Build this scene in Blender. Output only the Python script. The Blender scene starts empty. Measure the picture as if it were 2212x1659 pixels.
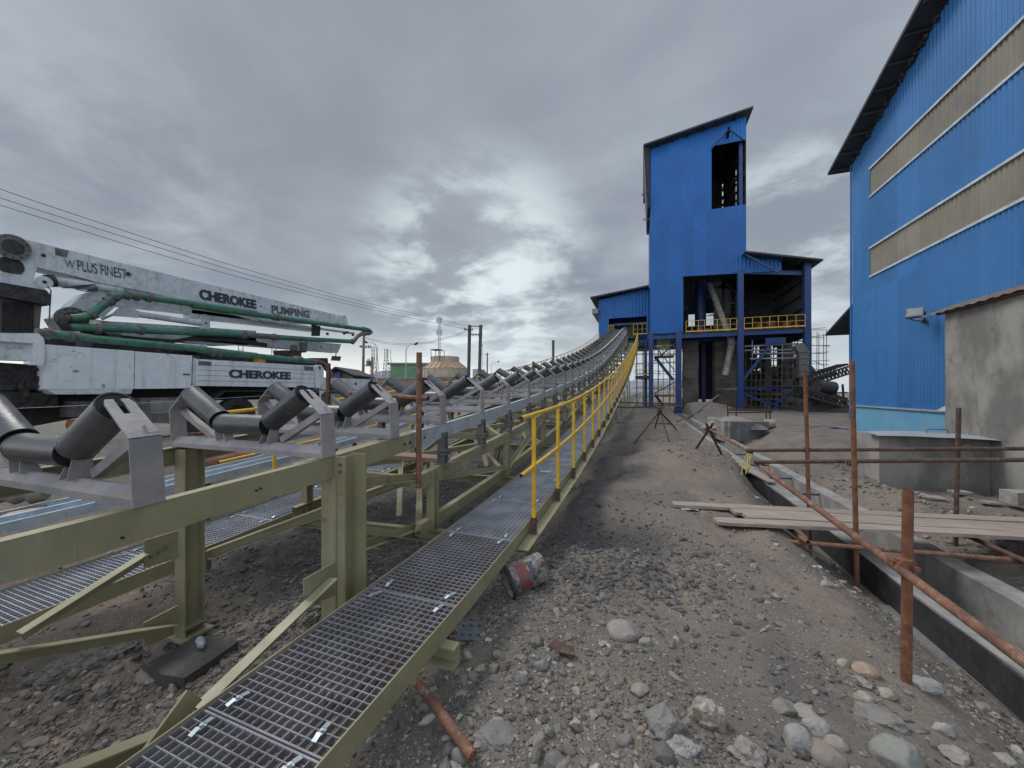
import bpy, bmesh, math, random
import numpy as np
from mathutils import Vector, Matrix, Quaternion

sc = bpy.context.scene
COL = sc.collection
# ------------------------------------------------------------------ camera
TH = math.radians(19.44); CT = math.cos(TH); ST = math.sin(TH)
CZ = 1.65; FPX = 800.0; CXP = 1106.0; HYP = 846.0
cd = bpy.data.cameras.new('camera'); cam = bpy.data.objects.new('camera', cd); COL.objects.link(cam)
cam.location = (0, 0, CZ); cam.rotation_euler = (math.pi/2, 0, TH)
cd.sensor_width = 36; cd.lens = FPX/2212*36; cd.shift_y = 0.0075
cd.clip_start = 0.05; cd.clip_end = 9000
sc.camera = cam
# ------------------------------------------------------------------ light
SUN_EL = math.radians(52); SUN_AZ = math.radians(-75)      # azimuth from +Y towards +X
sc.view_settings.view_transform = 'Standard'; sc.view_settings.look = 'None'
sc.view_settings.exposure = 0.45; sc.view_settings.gamma = 1
sd = bpy.data.lights.new('sun', 'SUN'); sd.energy = 1.5; sd.angle = math.radians(24); sd.color = (1, .97, .93)
sun = bpy.data.objects.new('sun', sd); COL.objects.link(sun)
sdir = Vector((math.sin(SUN_AZ)*math.cos(SUN_EL), math.cos(SUN_AZ)*math.cos(SUN_EL), math.sin(SUN_EL)))
sun.rotation_euler = sdir.to_track_quat('Z', 'Y').to_euler()
sun.location = (0, 0, 60)

class N:
    """tiny node helper"""
    def __init__(s, tree): s.t = tree; s.n = tree.nodes; s.l = tree.links
    def a(s, typ, **kw):
        n = s.n.new(typ)
        for k, v in kw.items():
            if k.startswith('i_'):
                key = k[2:]; key = int(key) if key.isdigit() else key.replace('_', ' ')
                s.put(n.inputs[key], v)
            else: setattr(n, k, v)
        return n
    def put(s, sock, v):
        if hasattr(v, 'is_linked') or isinstance(v, bpy.types.NodeSocket): s.l.new(v, sock)
        elif isinstance(v, (tuple, list)) and len(v) == 3 and sock.type == 'RGBA': sock.default_value = (*v, 1)
        else: sock.default_value = v
    def m(s, op, a, b=None, c=None, clamp=False):
        n = s.n.new('ShaderNodeMath'); n.operation = op; n.use_clamp = clamp
        s.put(n.inputs[0], a)
        if b is not None: s.put(n.inputs[1], b)
        if c is not None: s.put(n.inputs[2], c)
        return n.outputs[0]
    def vm(s, op, a, b=None, scale=None):
        n = s.n.new('ShaderNodeVectorMath'); n.operation = op
        s.put(n.inputs[0], a)
        if b is not None: s.put(n.inputs[1], b)
        if scale is not None: s.put(n.inputs['Scale'], scale)
        return n.outputs['Value'] if op in ('DOT_PRODUCT', 'LENGTH', 'DISTANCE') else n.outputs[0]
    def noise(s, vec, scale, detail=5, rough=.55, dist=0, dim='3D'):
        n = s.n.new('ShaderNodeTexNoise'); n.noise_dimensions = dim
        s.put(n.inputs['Vector'], vec); s.put(n.inputs['Scale'], scale)
        n.inputs['Detail'].default_value = detail; n.inputs['Roughness'].default_value = rough
        n.inputs['Distortion'].default_value = dist
        return n.outputs[0]
    def ramp(s, f, lo, hi, a=0.0, b=1.0, smooth=True):
        n = s.n.new('ShaderNodeMapRange'); n.clamp = True
        if smooth: n.interpolation_type = 'SMOOTHSTEP'
        s.put(n.inputs[0], f); s.put(n.inputs[1], lo); s.put(n.inputs[2], hi); s.put(n.inputs[3], a); s.put(n.inputs[4], b)
        return n.outputs[0]
    def mix(s, f, a, b, typ='MIX'):
        n = s.n.new('ShaderNodeMix'); n.data_type = 'RGBA'; n.blend_type = typ; n.clamp_factor = True
        s.put(n.inputs[0], f); s.put(n.inputs[6], a); s.put(n.inputs[7], b)
        return n.outputs[2]

# ------------------------------------------------------------------ sky (overcast, broken cloud)
def pdir(x, y):
    k = (x-CXP)/FPX; v = (HYP-y)/FPX
    return Vector((k*CT-ST, k*ST+CT, v))
world = bpy.data.worlds.new('World'); sc.world = world; world.use_nodes = True
w = N(world.node_tree); w.n.clear()
tc = w.a('ShaderNodeTexCoord'); D = w.vm('NORMALIZE', tc.outputs['Generated'])
sep = w.a('ShaderNodeSeparateXYZ', i_0=D); z = sep.outputs[2]
zz = w.m('ADD', w.m('MAXIMUM', z, 0.0), 0.16)
pc = w.a('ShaderNodeCombineXYZ', i_0=w.m('DIVIDE', sep.outputs[0], zz), i_1=w.m('DIVIDE', sep.outputs[1], zz), i_2=3.7)
P = pc.outputs[0]
n1 = w.noise(P, .62, 7, .52, .35)           # large decks
n2 = w.noise(P, 1.9, 8, .56, .3)            # billows
n3 = w.noise(w.vm('ADD', P, (11.3, 4.2, 1.0)), 4.6, 7, .6, .2)
cl = w.m('ADD', w.m('MULTIPLY', n1, .6), w.m('MULTIPLY', n2, .4))
def patch(x, y, r0, r1):                     # a thinner place in the cloud sheet around a direction
    v = pdir(x, y).normalized()
    d = w.vm('DOT_PRODUCT', D, tuple(v))
    return w.ramp(d, math.cos(math.radians(r1)), math.cos(math.radians(r0)))
thin = w.m('MULTIPLY', patch(1030, 610, 1, 20), w.ramp(w.m('ADD', n2, w.m('MULTIPLY', w.m('SUBTRACT', n3, .5), .5)), .41, .66))
thin2 = w.m('MULTIPLY', patch(1720, 520, 1, 14), w.ramp(w.m('ADD', n2, w.m('MULTIPLY', w.m('SUBTRACT', n3, .5), .4)), .42, .72))
thin3 = w.m('MULTIPLY', patch(240, 345, 1, 15), w.ramp(n2, .40, .72))
dark = w.m('MULTIPLY', patch(620, 430, 4, 30), w.ramp(n1, .30, .62))
base = w.mix(w.ramp(cl, .38, .62), (.205, .232, .270), (.365, .405, .450))
# darker high deck, paler towards the horizon
base = w.mix(w.m('MULTIPLY', w.ramp(z, .12, .75), .55), base, w.mix(w.ramp(n1, .35, .7), (.232, .260, .298), (.335, .372, .418)))
hz = w.ramp(z, .26, .0)
base = w.mix(w.m('MULTIPLY', hz, .75), base, (.50, .56, .60))
base = w.mix(w.m('MULTIPLY', dark, .5), base, (.175, .195, .225))
base = w.mix(w.m('MULTIPLY', thin3, .5), base, (.46, .50, .54))
base = w.mix(w.m('MULTIPLY', thin2, .75), base, (.62, .69, .71))
base = w.mix(w.m('MULTIPLY', thin, .78), base, (.66, .74, .75))
lowl = w.m('MULTIPLY', w.ramp(z, .17, .0), patch(480, 800, 4, 42))
base = w.mix(w.m('MULTIPLY', lowl, .85), base, (.86, .87, .80))
# unseen sky, overhead and behind the viewer, brightened to light the scene
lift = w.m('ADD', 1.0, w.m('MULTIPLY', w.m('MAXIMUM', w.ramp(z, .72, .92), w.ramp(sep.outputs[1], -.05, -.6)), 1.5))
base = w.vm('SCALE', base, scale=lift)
sky = w.a('ShaderNodeTexSky', sky_type='NISHITA', sun_disc=False, sun_elevation=SUN_EL, sun_rotation=-SUN_AZ)
bg1 = w.a('ShaderNodeBackground', i_Color=sky.outputs[0], i_Strength=.07)
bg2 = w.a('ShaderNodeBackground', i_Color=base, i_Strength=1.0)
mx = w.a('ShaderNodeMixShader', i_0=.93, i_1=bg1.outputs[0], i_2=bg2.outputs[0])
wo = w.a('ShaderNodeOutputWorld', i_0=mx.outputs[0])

# ------------------------------------------------------------------ pixel helpers (photo measured at 2212 px wide)
def atX(x, y, X):
    d = pdir(x, y); t = X/d.x; return Vector((X, d.y*t, CZ+d.z*t))
def atY(x, y, Y):
    d = pdir(x, y); t = Y/d.y; return Vector((d.x*t, Y, CZ+d.z*t))
def atZ(x, y, Z):
    d = pdir(x, y); t = (Z-CZ)/d.z; return Vector((d.x*t, d.y*t, Z))
def atD(x, y, dep):
    d = pdir(x, y); return Vector((d.x*dep, d.y*dep, CZ+d.z*dep))

# ------------------------------------------------------------------ materials
MATS = {}
def mat(name, col, col2=None, rough=.6, metal=0.0, scale=6, bump=0.0, bscale=60, rust=0.0, rustcol=(.17, .065, .03), rustscale=5,
        dust=0.0, dustcol=(.24, .21, .19), streak=False, stretch=(1, 1, 1), rustedge=.1, bdist=.01, contrast=(.35, .65), spec=.5, vary=0.0):
    if name in MATS: return MATS[name]
    m = bpy.data.materials.new(name); m.use_nodes = True; t = N(m.node_tree); t.n.clear()
    out = t.a('ShaderNodeOutputMaterial'); b = t.a('ShaderNodeBsdfPrincipled'); t.l.new(b.outputs[0], out.inputs[0])
    g = t.a('ShaderNodeTexCoord'); oi = t.a('ShaderNodeObjectInfo')
    off = t.vm('SCALE', (17.0, 31.0, 23.0), scale=oi.outputs['Random'])
    v = t.vm('ADD', t.vm('MULTIPLY', g.outputs['Object'], stretch), off)
    n = t.noise(v, scale, 6, .6)
    c = t.mix(t.ramp(n, *contrast), col, col2 or tuple(x*.72 for x in col))
    rgh = t.ramp(n, .3, .7, max(rough-.1, .05), min(rough+.1, 1), smooth=False)
    if vary: c = t.mix(1.0, c, t.vm('SCALE', (1, 1, 1), scale=t.ramp(oi.outputs['Random'], 0, 1, 1-vary, 1+vary, smooth=False)), 'MULTIPLY')
    if streak:
        vs = t.vm('ADD', t.vm('MULTIPLY', g.outputs['Object'], (5, 5, .35)), off)
        c = t.mix(t.ramp(t.noise(vs, 1.6, 5, .6), .48, .78, 0, .55), c, dustcol)
    if dust:
        c = t.mix(t.ramp(t.noise(v, scale*2.7, 8, .68), .62-dust*.35, .80-dust*.2, 0, .8), c, dustcol)
    if rust:
        nr = t.noise(v, rustscale, 9, .68, .3)
        f = t.ramp(nr, .70-rust*.4, .70-rust*.4+rustedge)
        c = t.mix(f, c, t.mix(t.noise(v, rustscale*6, 4, .6), rustcol, tuple(min(1, x*2.1) for x in rustcol)))
        rgh = t.m('MAXIMUM', rgh, t.m('MULTIPLY', f, .85))
    t.put(b.inputs['Base Color'], c); t.put(b.inputs['Roughness'], rgh)
    t.put(b.inputs['Metallic'], metal); b.inputs['Specular IOR Level'].default_value = spec
    if bump:
        bn = t.a('ShaderNodeBump'); bn.inputs['Strength'].default_value = bump; bn.inputs['Distance'].default_value = bdist
        t.put(bn.inputs['Height'], t.noise(v, bscale, 5, .65)); t.l.new(bn.outputs[0], b.inputs['Normal'])
    MATS[name] = m; return m

M_OLIVE = mat('olive_paint', (.265, .242, .142), (.212, .192, .115), rough=.5, scale=3.5, bump=.15, bscale=30, rust=.21, rustscale=3.2, rustcol=(.10, .065, .035), dust=.12, dustcol=(.30, .275, .215), streak=True)
M_GALV = mat('galvanised_steel', (.47, .53, .59), (.36, .41, .46), vary=.1, rough=.42, metal=.35, scale=7, dust=.25, dustcol=(.25, .25, .25), bump=.1)
M_GRAT = mat('galvanised_grating', (.42, .44, .48), (.28, .29, .33), rough=.5, metal=.3, scale=4, dust=.2, dustcol=(.22, .20, .20))
M_GRATR = mat('tarnished_grating', (.285, .275, .29), (.19, .18, .195), rough=.6, metal=.2, scale=4, rust=.2, rustcol=(.13, .07, .055), rustscale=2)
M_IDLER = mat('dusty_idler_steel', (.325, .298, .292), (.235, .228, .235), vary=.22, rough=.6, metal=.15, scale=5, dust=.35, dustcol=(.36, .305, .29), rust=.2, rustcol=(.20, .135, .115), bump=.2, bscale=40)
M_ROLL = mat('black_roller_rubber', (.044, .045, .050), (.066, .066, .070), vary=.25, rough=.36, scale=7, dust=.3, dustcol=(.115, .11, .108), bump=.12, bscale=50)
M_CAP = mat('roller_end_cap', (.012, .012, .013), rough=.5)
M_YEL = mat('yellow_paint', (.72, .43, .018), (.58, .33, .02), rough=.42, scale=6, rust=.13, rustcol=(.14, .07, .03), rustscale=7, dust=.2, dustcol=(.55, .42, .2), bump=.08)
M_RUST = mat('rusty_steel_pipe', (.20, .085, .047), (.105, .052, .036), rough=.82, scale=9, dust=.38, dustcol=(.30, .22, .17), bump=.5, bscale=70, stretch=(1, 1, .6))
M_RUSTD = mat('dark_rusty_steel', (.105, .055, .038), (.06, .036, .03), rough=.85, scale=9, dust=.2, bump=.5, bscale=60)
M_RUSTO = mat('orange_rusty_steel', (.205, .078, .034), (.115, .048, .028), rough=.85, scale=12, dust=.2, dustcol=(.3, .2, .15), bump=.5, bscale=80)
M_CONC = mat('grey_concrete', (.31, .295, .275), (.20, .193, .183), rough=.9, scale=2.2, dust=.5, dustcol=(.17, .155, .135), bump=.4, bscale=25, streak=True, bdist=.01)
M_CONCW = mat('stained_concrete_wall', (.285, .27, .245), (.155, .148, .136), rough=.92, scale=1.1, dust=.25, dustcol=(.105, .10, .09), bump=.5, bscale=14, streak=False, bdist=.02, stretch=(1, 1, .55), contrast=(.4, .62))
M_BITU = mat('bitumen_coated_concrete', (.022, .023, .026), (.035, .035, .038), rough=.65, scale=3, dust=.3, dustcol=(.09, .087, .085), bump=.3)
M_WOOD = mat('weathered_wood', (.34, .275, .23), (.22, .18, .15), rough=.8, scale=3, stretch=(.6, 9, 9), dust=.15, dustcol=(.33, .29, .26), bump=.3, bscale=20)
M_WOODR = mat('reddish_wood', (.33, .20, .15), (.22, .135, .10), rough=.8, scale=3, stretch=(.6, 9, 9), bump=.3, bscale=20)
M_WHITE = mat('worn_white_paint', (.70, .74, .78), (.62, .66, .70), rough=.42, scale=2.2, dust=.20, dustcol=(.33, .32, .30), streak=True, rust=.17, rustcol=(.17, .165, .17), rustscale=4, rustedge=.02)
M_WHITEB = mat('boom_white_paint', (.60, .65, .69), (.50, .545, .58), rough=.45, scale=2.5, dust=.38, dustcol=(.27, .26, .25), streak=True, rust=.16, rustcol=(.10, .09, .09), rustscale=6, rustedge=.02)
M_GREEN = mat('green_pipe_paint', (.050, .205, .135), (.028, .12, .085), rough=.45, scale=5, dust=.5, dustcol=(.15, .155, .135), rust=.2, rustcol=(.05, .045, .04), bump=.2)
M_STEELD = mat('grimy_dark_steel', (.035, .033, .034), (.018, .017, .018), rough=.7, scale=7, dust=.35, dustcol=(.10, .085, .078), bump=.4)
M_STEELM = mat('grimy_grey_steel', (.17, .165, .16), (.10, .095, .09), rough=.6, metal=.2, scale=7, dust=.3, dustcol=(.24, .21, .19), bump=.3)
M_BLACK = mat('black_rubber', (.02, .02, .021), (.03, .029, .028), rough=.8, scale=10, dust=.3, dustcol=(.085, .078, .07), bump=.4)
M_NAVY = mat('navy_lettering', (.018, .022, .045), (.018, .022, .045), rough=.5, scale=22, dust=.27, dustcol=(.52, .56, .60), contrast=(.3, .7))
M_NAVYW = mat('worn_navy_lettering', (.025, .03, .055), (.025, .03, .055), rough=.5, scale=13, dust=.50, dustcol=(.48, .53, .57))
M_RED = mat('red_paint', (.42, .03, .02), (.3, .02, .02), rough=.5, dust=.2)
M_ORANGE = mat('orange_hose', (.36, .10, .03), (.2, .06, .02), rough=.6, dust=.3)
M_BLUEC = mat('blue_column_paint', (.015, .046, .165), (.011, .034, .12), rough=.45, scale=2, dust=.2, dustcol=(.08, .09, .13))
M_DARKIN = mat('unlit_dark_interior', (.018, .018, .021), (.028, .026, .026), rough=.9, scale=1)  # shade of the unlit interior put into a near-black colour
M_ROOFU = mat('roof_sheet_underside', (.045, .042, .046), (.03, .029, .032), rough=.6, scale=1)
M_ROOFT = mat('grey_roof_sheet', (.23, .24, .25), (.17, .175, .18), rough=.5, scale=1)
M_DCONC = mat('sooty_concrete_pier', (.15, .128, .11), (.07, .06, .054), rough=.95, scale=.7, bump=.3, bscale=8, bdist=.03, dust=.25, dustcol=(.15, .13, .11))
M_ROD = mat('scaffold_tube_grey', (.10, .075, .065), (.16, .14, .13), rough=.7, scale=4)
M_CREAM = mat('cream_fibreglass', (.46, .395, .30), (.38, .32, .24), rough=.6, scale=.6, dust=.2, dustcol=(.30, .24, .18), streak=True)
M_TANR = mat('tan_fibreglass', (.42, .27, .16), (.34, .22, .13), rough=.6, scale=.6, dust=.2)
M_GRN = mat('green_cladding', (.13, .24, .135), (.10, .19, .11), rough=.6, scale=.4)
M_BRICK = mat('far_masonry', (.28, .20, .16), (.22, .16, .13), rough=.9, scale=1.5)
M_PALE = mat('pale_steel', (.38, .40, .42), (.30, .32, .34), rough=.5, metal=.2, scale=1)
M_POLE = mat('dark_pole_concrete', (.10, .085, .08), (.075, .065, .062), rough=.9, scale=2)
M_LBLUE = mat('flaking_light_blue_plinth', (.095, .285, .46), (.12, .31, .46), rough=.8, scale=1.4, dust=.20, dustcol=(.27, .26, .245), bump=.3, bscale=14, streak=True)
M_ZINC = mat('bright_zinc', (.40, .46, .48), (.33, .38, .40), rough=.4, metal=.4, scale=20)
M_CYAN = mat('blue_sheet_scrap', (.03, .10, .33), rough=.5)

# ------------------------------------------------------------------ mesh builder
ORG = {}
def worldorg(o):
    return ORG.get(o.name, Vector((0, 0, 0))) if o else Vector((0, 0, 0))
def tag(o, label=None, cat=None, group=None, kind=None):
    if label: o['label'] = label
    if cat: o['category'] = cat
    if group: o['group'] = group
    if kind: o['kind'] = kind
    return o
def thing(name, label, cat, loc=(0, 0, 0), group=None):
    o = bpy.data.objects.new(name, None); COL.objects.link(o); o.location = loc; o.empty_display_size = .2
    ORG[o.name] = Vector(loc)
    return tag(o, label, cat, group)

class MB:
    def __init__(s): s.v = []; s.f = []; s.sm = []; s.mi = []; s.cur = 0
    def raw(s, vs, fs, smooth=False):
        o = len(s.v); s.v += [tuple(p) for p in vs]
        for f in fs: s.f.append([i+o for i in f]); s.sm.append(smooth); s.mi.append(s.cur)
        return s
    def box(s, c, size, rot=None):
        c = Vector(c); h = [x/2 for x in size]; R = rot or Matrix.Identity(3)
        vs = [c + R @ Vector((sx*h[0], sy*h[1], sz*h[2])) for sx in (-1, 1) for sy in (-1, 1) for sz in (-1, 1)]
        return s.raw(vs, [(0, 1, 3, 2), (4, 6, 7, 5), (0, 4, 5, 1), (2, 3, 7, 6), (0, 2, 6, 4), (1, 5, 7, 3)])
    def bb(s, x0, x1, y0, y1, z0, z1): return s.box(((x0+x1)/2, (y0+y1)/2, (z0+z1)/2), (abs(x1-x0), abs(y1-y0), abs(z1-z0)))
    def frame(s, p, q, up=(0, 0, 1)):
        p = Vector(p); q = Vector(q); t = (q-p).normalized(); u = Vector(up)
        if abs(t.dot(u)) > .99: u = Vector((0, 1, 0)) if abs(t.y) < .9 else Vector((1, 0, 0))
        sd = t.cross(u).normalized(); u = sd.cross(t).normalized()
        return p, q, t, sd, u
    def prof(s, p, q, prof, up=(0, 0, 1)):
        """extrude closed 2-D profile (side, up) from p to q"""
        p, q, t, sd, u = s.frame(p, q, up); n = len(prof)
        vs = [p + sd*a + u*b for a, b in prof] + [q + sd*a + u*b for a, b in prof]
        fs = [(i, (i+1) % n, n+(i+1) % n, n+i) for i in range(n)]
        s.raw(vs, fs); o = len(s.v)-2*n
        s.f.append([o+i for i in range(n)][::-1]); s.f.append([o+n+i for i in range(n)]); s.sm += [False]*2; s.mi += [s.cur]*2
        return s
    def beam(s, p, q, w, h, up=(0, 0, 1)):
        return s.prof(p, q, [(-w/2, -h/2), (w/2, -h/2), (w/2, h/2), (-w/2, h/2)], up)
    def angle(s, p, q, w, h, t=.008, up=(0, 0, 1), fx=1, fz=1):
        pr = [(0, 0), (w*fx, 0), (w*fx, t*fz), (t*fx, t*fz), (t*fx, h*fz), (0, h*fz)]
        if fx*fz < 0: pr = pr[::-1]
        return s.prof(p, q, pr, up)
    def chan(s, p, q, w, h, t=.008, up=(0, 0, 1), fx=1):
        pr = [(0, -h/2), (w*fx, -h/2), (w*fx, -h/2+t), (t*fx, -h/2+t), (t*fx, h/2-t), (w*fx, h/2-t), (w*fx, h/2), (0, h/2)]
        if fx < 0: pr = pr[::-1]
        return s.prof(p, q, pr, up)
    def ibeam(s, p, q, w, h, t=.01, up=(0, 0, 1)):
        a = t/2
        pr = [(-w/2, -h/2), (w/2, -h/2), (w/2, -h/2+t), (a, -h/2+t), (a, h/2-t), (w/2, h/2-t), (w/2, h/2), (-w/2, h/2), (-w/2, h/2-t), (-a, h/2-t), (-a, -h/2+t), (-w/2, -h/2+t)]
        return s.prof(p, q, pr, up)
    def tube(s, p, q, r, n=12, r2=None, caps=True, hollow=0):
        p, q, t, sd, u = s.frame(p, q); r2 = r if r2 is None else r2
        ring = lambda c, rr: [c + sd*(rr*math.cos(2*math.pi*i/n)) + u*(rr*math.sin(2*math.pi*i/n)) for i in range(n)]
        s.raw(ring(p, r)+ring(q, r2), [((i+1) % n, i, n+i, n+(i+1) % n) for i in range(n)], True)
        if hollow:
            ri = r-hollow
            s.raw(ring(p, ri)+ring(q, ri), [(i, (i+1) % n, n+(i+1) % n, n+i) for i in range(n)], True)
            s.raw(ring(p, r)+ring(p, ri), [(i, (i+1) % n, n+(i+1) % n, n+i) for i in range(n)])
            s.raw(ring(q, r)+ring(q, ri), [((i+1) % n, i, n+i, n+(i+1) % n) for i in range(n)])
        elif caps:
            s.raw(ring(p, r), [list(range(n))]); s.raw(ring(q, r2), [list(range(n))[::-1]])
        return s
    def path(s, pts, r, n=10, caps=True):
        pts = [Vector(p) for p in pts]; rs = r if isinstance(r, (list, tuple)) else [r]*len(pts)
        vs = []; prev = None
        for i, p in enumerate(pts):
            t = (pts[min(i+1, len(pts)-1)]-pts[max(i-1, 0)]).normalized()
            if prev is None:
                u = Vector((0, 0, 1)) if abs(t.z) < .9 else Vector((1, 0, 0))
            else: u = prev
            sd = t.cross(u).normalized(); u = sd.cross(t).normalized(); prev = u
            vs += [p + sd*(rs[i]*math.cos(2*math.pi*k/n)) + u*(rs[i]*math.sin(2*math.pi*k/n)) for k in range(n)]
        fs = []
        for i in range(len(pts)-1):
            for k in range(n): fs.append((i*n+(k+1) % n, i*n+k, (i+1)*n+k, (i+1)*n+(k+1) % n))
        s.raw(vs, fs, True)
        if caps: s.raw(vs[:n], [list(range(n))]); s.raw(vs[-n:], [list(range(n))[::-1]])
        return s
    def poly(s, pts, nrm, th):
        """flat outline extruded by th along nrm"""
        pts = [Vector(p) for p in pts]; nn = Vector(nrm)*th; n = len(pts)
        return s.raw(pts+[p+nn for p in pts], [list(range(n))[::-1], list(range(n, 2*n))]+[(i, (i+1) % n, n+(i+1) % n, n+i) for i in range(n)])
    def lathe(s, c, prof, n=24, axis=(0, 0, 1)):
        c = Vector(c); A = Vector(axis).normalized(); u = Vector((0, 0, 1)) if abs(A.z) < .9 else Vector((1, 0, 0))
        e1 = A.cross(u).normalized(); e2 = A.cross(e1)
        vs = [c + A*h + e1*(r*math.cos(2*math.pi*i/n)) + e2*(r*math.sin(2*math.pi*i/n)) for r, h in prof for i in range(n)]
        m = len(prof)
        s.raw(vs, [(j*n+i, j*n+(i+1) % n, (j+1)*n+(i+1) % n, (j+1)*n+i) for j in range(m-1) for i in range(n)], False)
        return s
    def build(s, name, m, parent=None, origin=None):
        me = bpy.data.meshes.new(name)
        po = worldorg(parent); o = Vector(origin) if origin is not None else po
        if parent is None and origin is None: o = Vector((0, 0, 0))
        me.from_pydata([(a[0]-o.x, a[1]-o.y, a[2]-o.z) for a in s.v], [], s.f)
        me.polygons.foreach_set('use_smooth', s.sm)
        ms = m if isinstance(m, (list, tuple)) else [m]
        for x in ms: me.materials.append(x)
        if len(ms) > 1: me.polygons.foreach_set('material_index', s.mi)
        me.update()
        ob = bpy.data.objects.new(name, me); COL.objects.link(ob)
        if parent: ob.parent = parent
        ob.location = o - po if parent else o
        ORG[ob.name] = o
        return ob
def copy_tree(o, parent=None, loc=None, rot=None):
    c = o.copy(); COL.objects.link(c)
    if parent: c.parent = parent
    if loc is not None: c.location = loc
    if rot is not None: c.rotation_euler = rot
    for ch in o.children: copy_tree(ch, c)
    return c
def rotz(a): return Matrix.Rotation(a, 3, 'Z')

def textmesh(body, size, m, parent, org, right, up, name='lettering', bold=.02, sx=1.0, ext=.002, font=None):
    """lettering laid on a surface: org = left base point, right/up unit vectors"""
    cu = bpy.data.curves.new('txt', 'FONT'); cu.body = body; cu.size = size; cu.offset = bold*size; cu.extrude = ext
    to = bpy.data.objects.new('txt', cu); COL.objects.link(to)
    dg = bpy.context.evaluated_depsgraph_get(); me = bpy.data.meshes.new_from_object(to.evaluated_get(dg))
    bpy.data.objects.remove(to); me.name = name
    R = Vector(right).normalized(); U = Vector(up).normalized(); Nn = R.cross(U).normalized(); po = worldorg(parent)
    for v in me.vertices:
        v.co = Vector(org) + R*(v.co.x*sx) + U*v.co.y + Nn*v.co.z - po
    me.materials.clear(); me.materials.append(m)
    ob = bpy.data.objects.new(name, me); COL.objects.link(ob); ob.parent = parent
    ORG[ob.name] = po
    return ob

# ------------------------------------------------------------------ numpy noise
def _h(ix, iy, seed):
    n = (ix*374761393 + iy*668265263 + seed*1442695041) & 0xffffffff
    n = ((n ^ (n >> 13))*1274126177) & 0xffffffff
    return ((n ^ (n >> 16)) & 0xffff)/65535.0
def vn(x, y, seed=0):
    ix = np.floor(x).astype(np.int64); iy = np.floor(y).astype(np.int64); fx = x-ix; fy = y-iy
    fx = fx*fx*(3-2*fx); fy = fy*fy*(3-2*fy)
    a = _h(ix, iy, seed); b = _h(ix+1, iy, seed); c = _h(ix, iy+1, seed); d = _h(ix+1, iy+1, seed)
    return (a*(1-fx)+b*fx)*(1-fy) + (c*(1-fx)+d*fx)*fy - .5
def fbm(x, y, sc_, oct_=4, seed=0, gain=.5):
    r = 0; a = 1.0; f = 1.0/sc_
    for i in range(oct_):
        cs, sn = math.cos(i*1.1), math.sin(i*1.1)
        r = r + a*vn((x*cs-y*sn)*f+i*7.3, (x*sn+y*cs)*f-i*3.1, seed+i); a *= gain; f *= 2.03
    return r
def ss(a, b, x):
    t = np.clip((x-a)/(b-a), 0, 1); return t*t*(3-2*t)
def gauss(x, y, cx, cy, rx, ry): return np.exp(-((x-cx)/rx)**2-((y-cy)/ry)**2)

def base_h(x, y):
    far = ss(10, 22, y)
    left = -.46*(1-far*.6)                                    # dug out strip under the conveyor
    h = left*(1-ss(-1.75, -.75, x))
    # yard where the pump truck stands
    yard = .36+.28*gauss(x, y, -9.4, 4.0, 1.6, 3.6)
    yard = yard*(1-ss(30, 60, y))
    h = h*(ss(-7.8, -5.2, x)) + yard*(1-ss(-7.8, -5.2, x))
    # path crowning between walkway and channel
    h = h + .05*gauss(x, y*0, .7, 0, .9, 1)
    # fall to the channel wall
    wd = .75*(1-ss(5, 12, y))+.35
    h = h - .62*ss(2.46-wd, 2.40, x)*(1-ss(3.45, 3.5, x)*1.0)
    right = -.62*ss(3.4, 3.5, x)*(1-ss(12.0, 14.5, y)*ss(4.4, 6.0, x)) 
    right = right*(1-.8*ss(22, 34, y))
    h = h + right
    # loose bank beyond channel
    h = h + .42*gauss(x, y, 4.3, 8.6, .75, 4.2) + .38*gauss(x, y, 4.6, 3.4, .7, 1.9) + .35*gauss(x, y, 4.6, 15.5, .9, 3.5)
    h = h - .38*gauss(x, y, 3.85, 13.5, .35, 3.0) + .05*fbm(x, y, 3.1, 2, 55)
    # pits beside the walkway
    h = h - .34*gauss(x, y, -.50, 5.05, .55, .55) - .2*gauss(x, y, -.2, 4.3, .5, .4) - .5*gauss(x, y, -.9, 11.6, .75, 1.1) - .3*gauss(x, y, -.9, 8.2, .5, .7)
    h = h + .14*gauss(x, y, -.25, 3.7, .45, .4) + .15*gauss(x, y, .9, 9.5, .9, 2.5)
    h = h - .25*gauss(x, y, -2.6, 5.8, .9, 1.6)
    h = h + .9*gauss(x, y, 4.2, 33.5, 2.6, 3.0)
    return h
def H(x, y, det=True):
    x = np.asarray(x, float); y = np.asarray(y, float)
    h = base_h(x, y)
    wallk = (1-ss(2.2, 2.38, x)) + ss(3.5, 3.7, x)
    near = 1-ss(60, 200, np.hypot(x, y))
    if det:
        rough = .75+.65*ss(-1.0, -1.6, x)+.9*ss(3.5, 4, x)+.7*gauss(x, y, -.4, 4.6, 1.0, 1.0)
        n = .10*fbm(x, y, 1.3, 3, 1) + (.065*fbm(x, y, .33, 3, 9) + .022*np.abs(fbm(x, y, .11, 3, 17)) + .012*fbm(x, y, .04, 2, 31))*rough
        h = h + n*wallk*near
    h = np.where((x > 2.47) & (x < 3.44) & (y < 36), -1.15, h)
    return h
def Hs(x, y): return float(H(np.array([x]), np.array([y]))[0])
def Hb(x, y): return float(base_h(np.array([float(x)]), np.array([float(y)]))[0])
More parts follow.
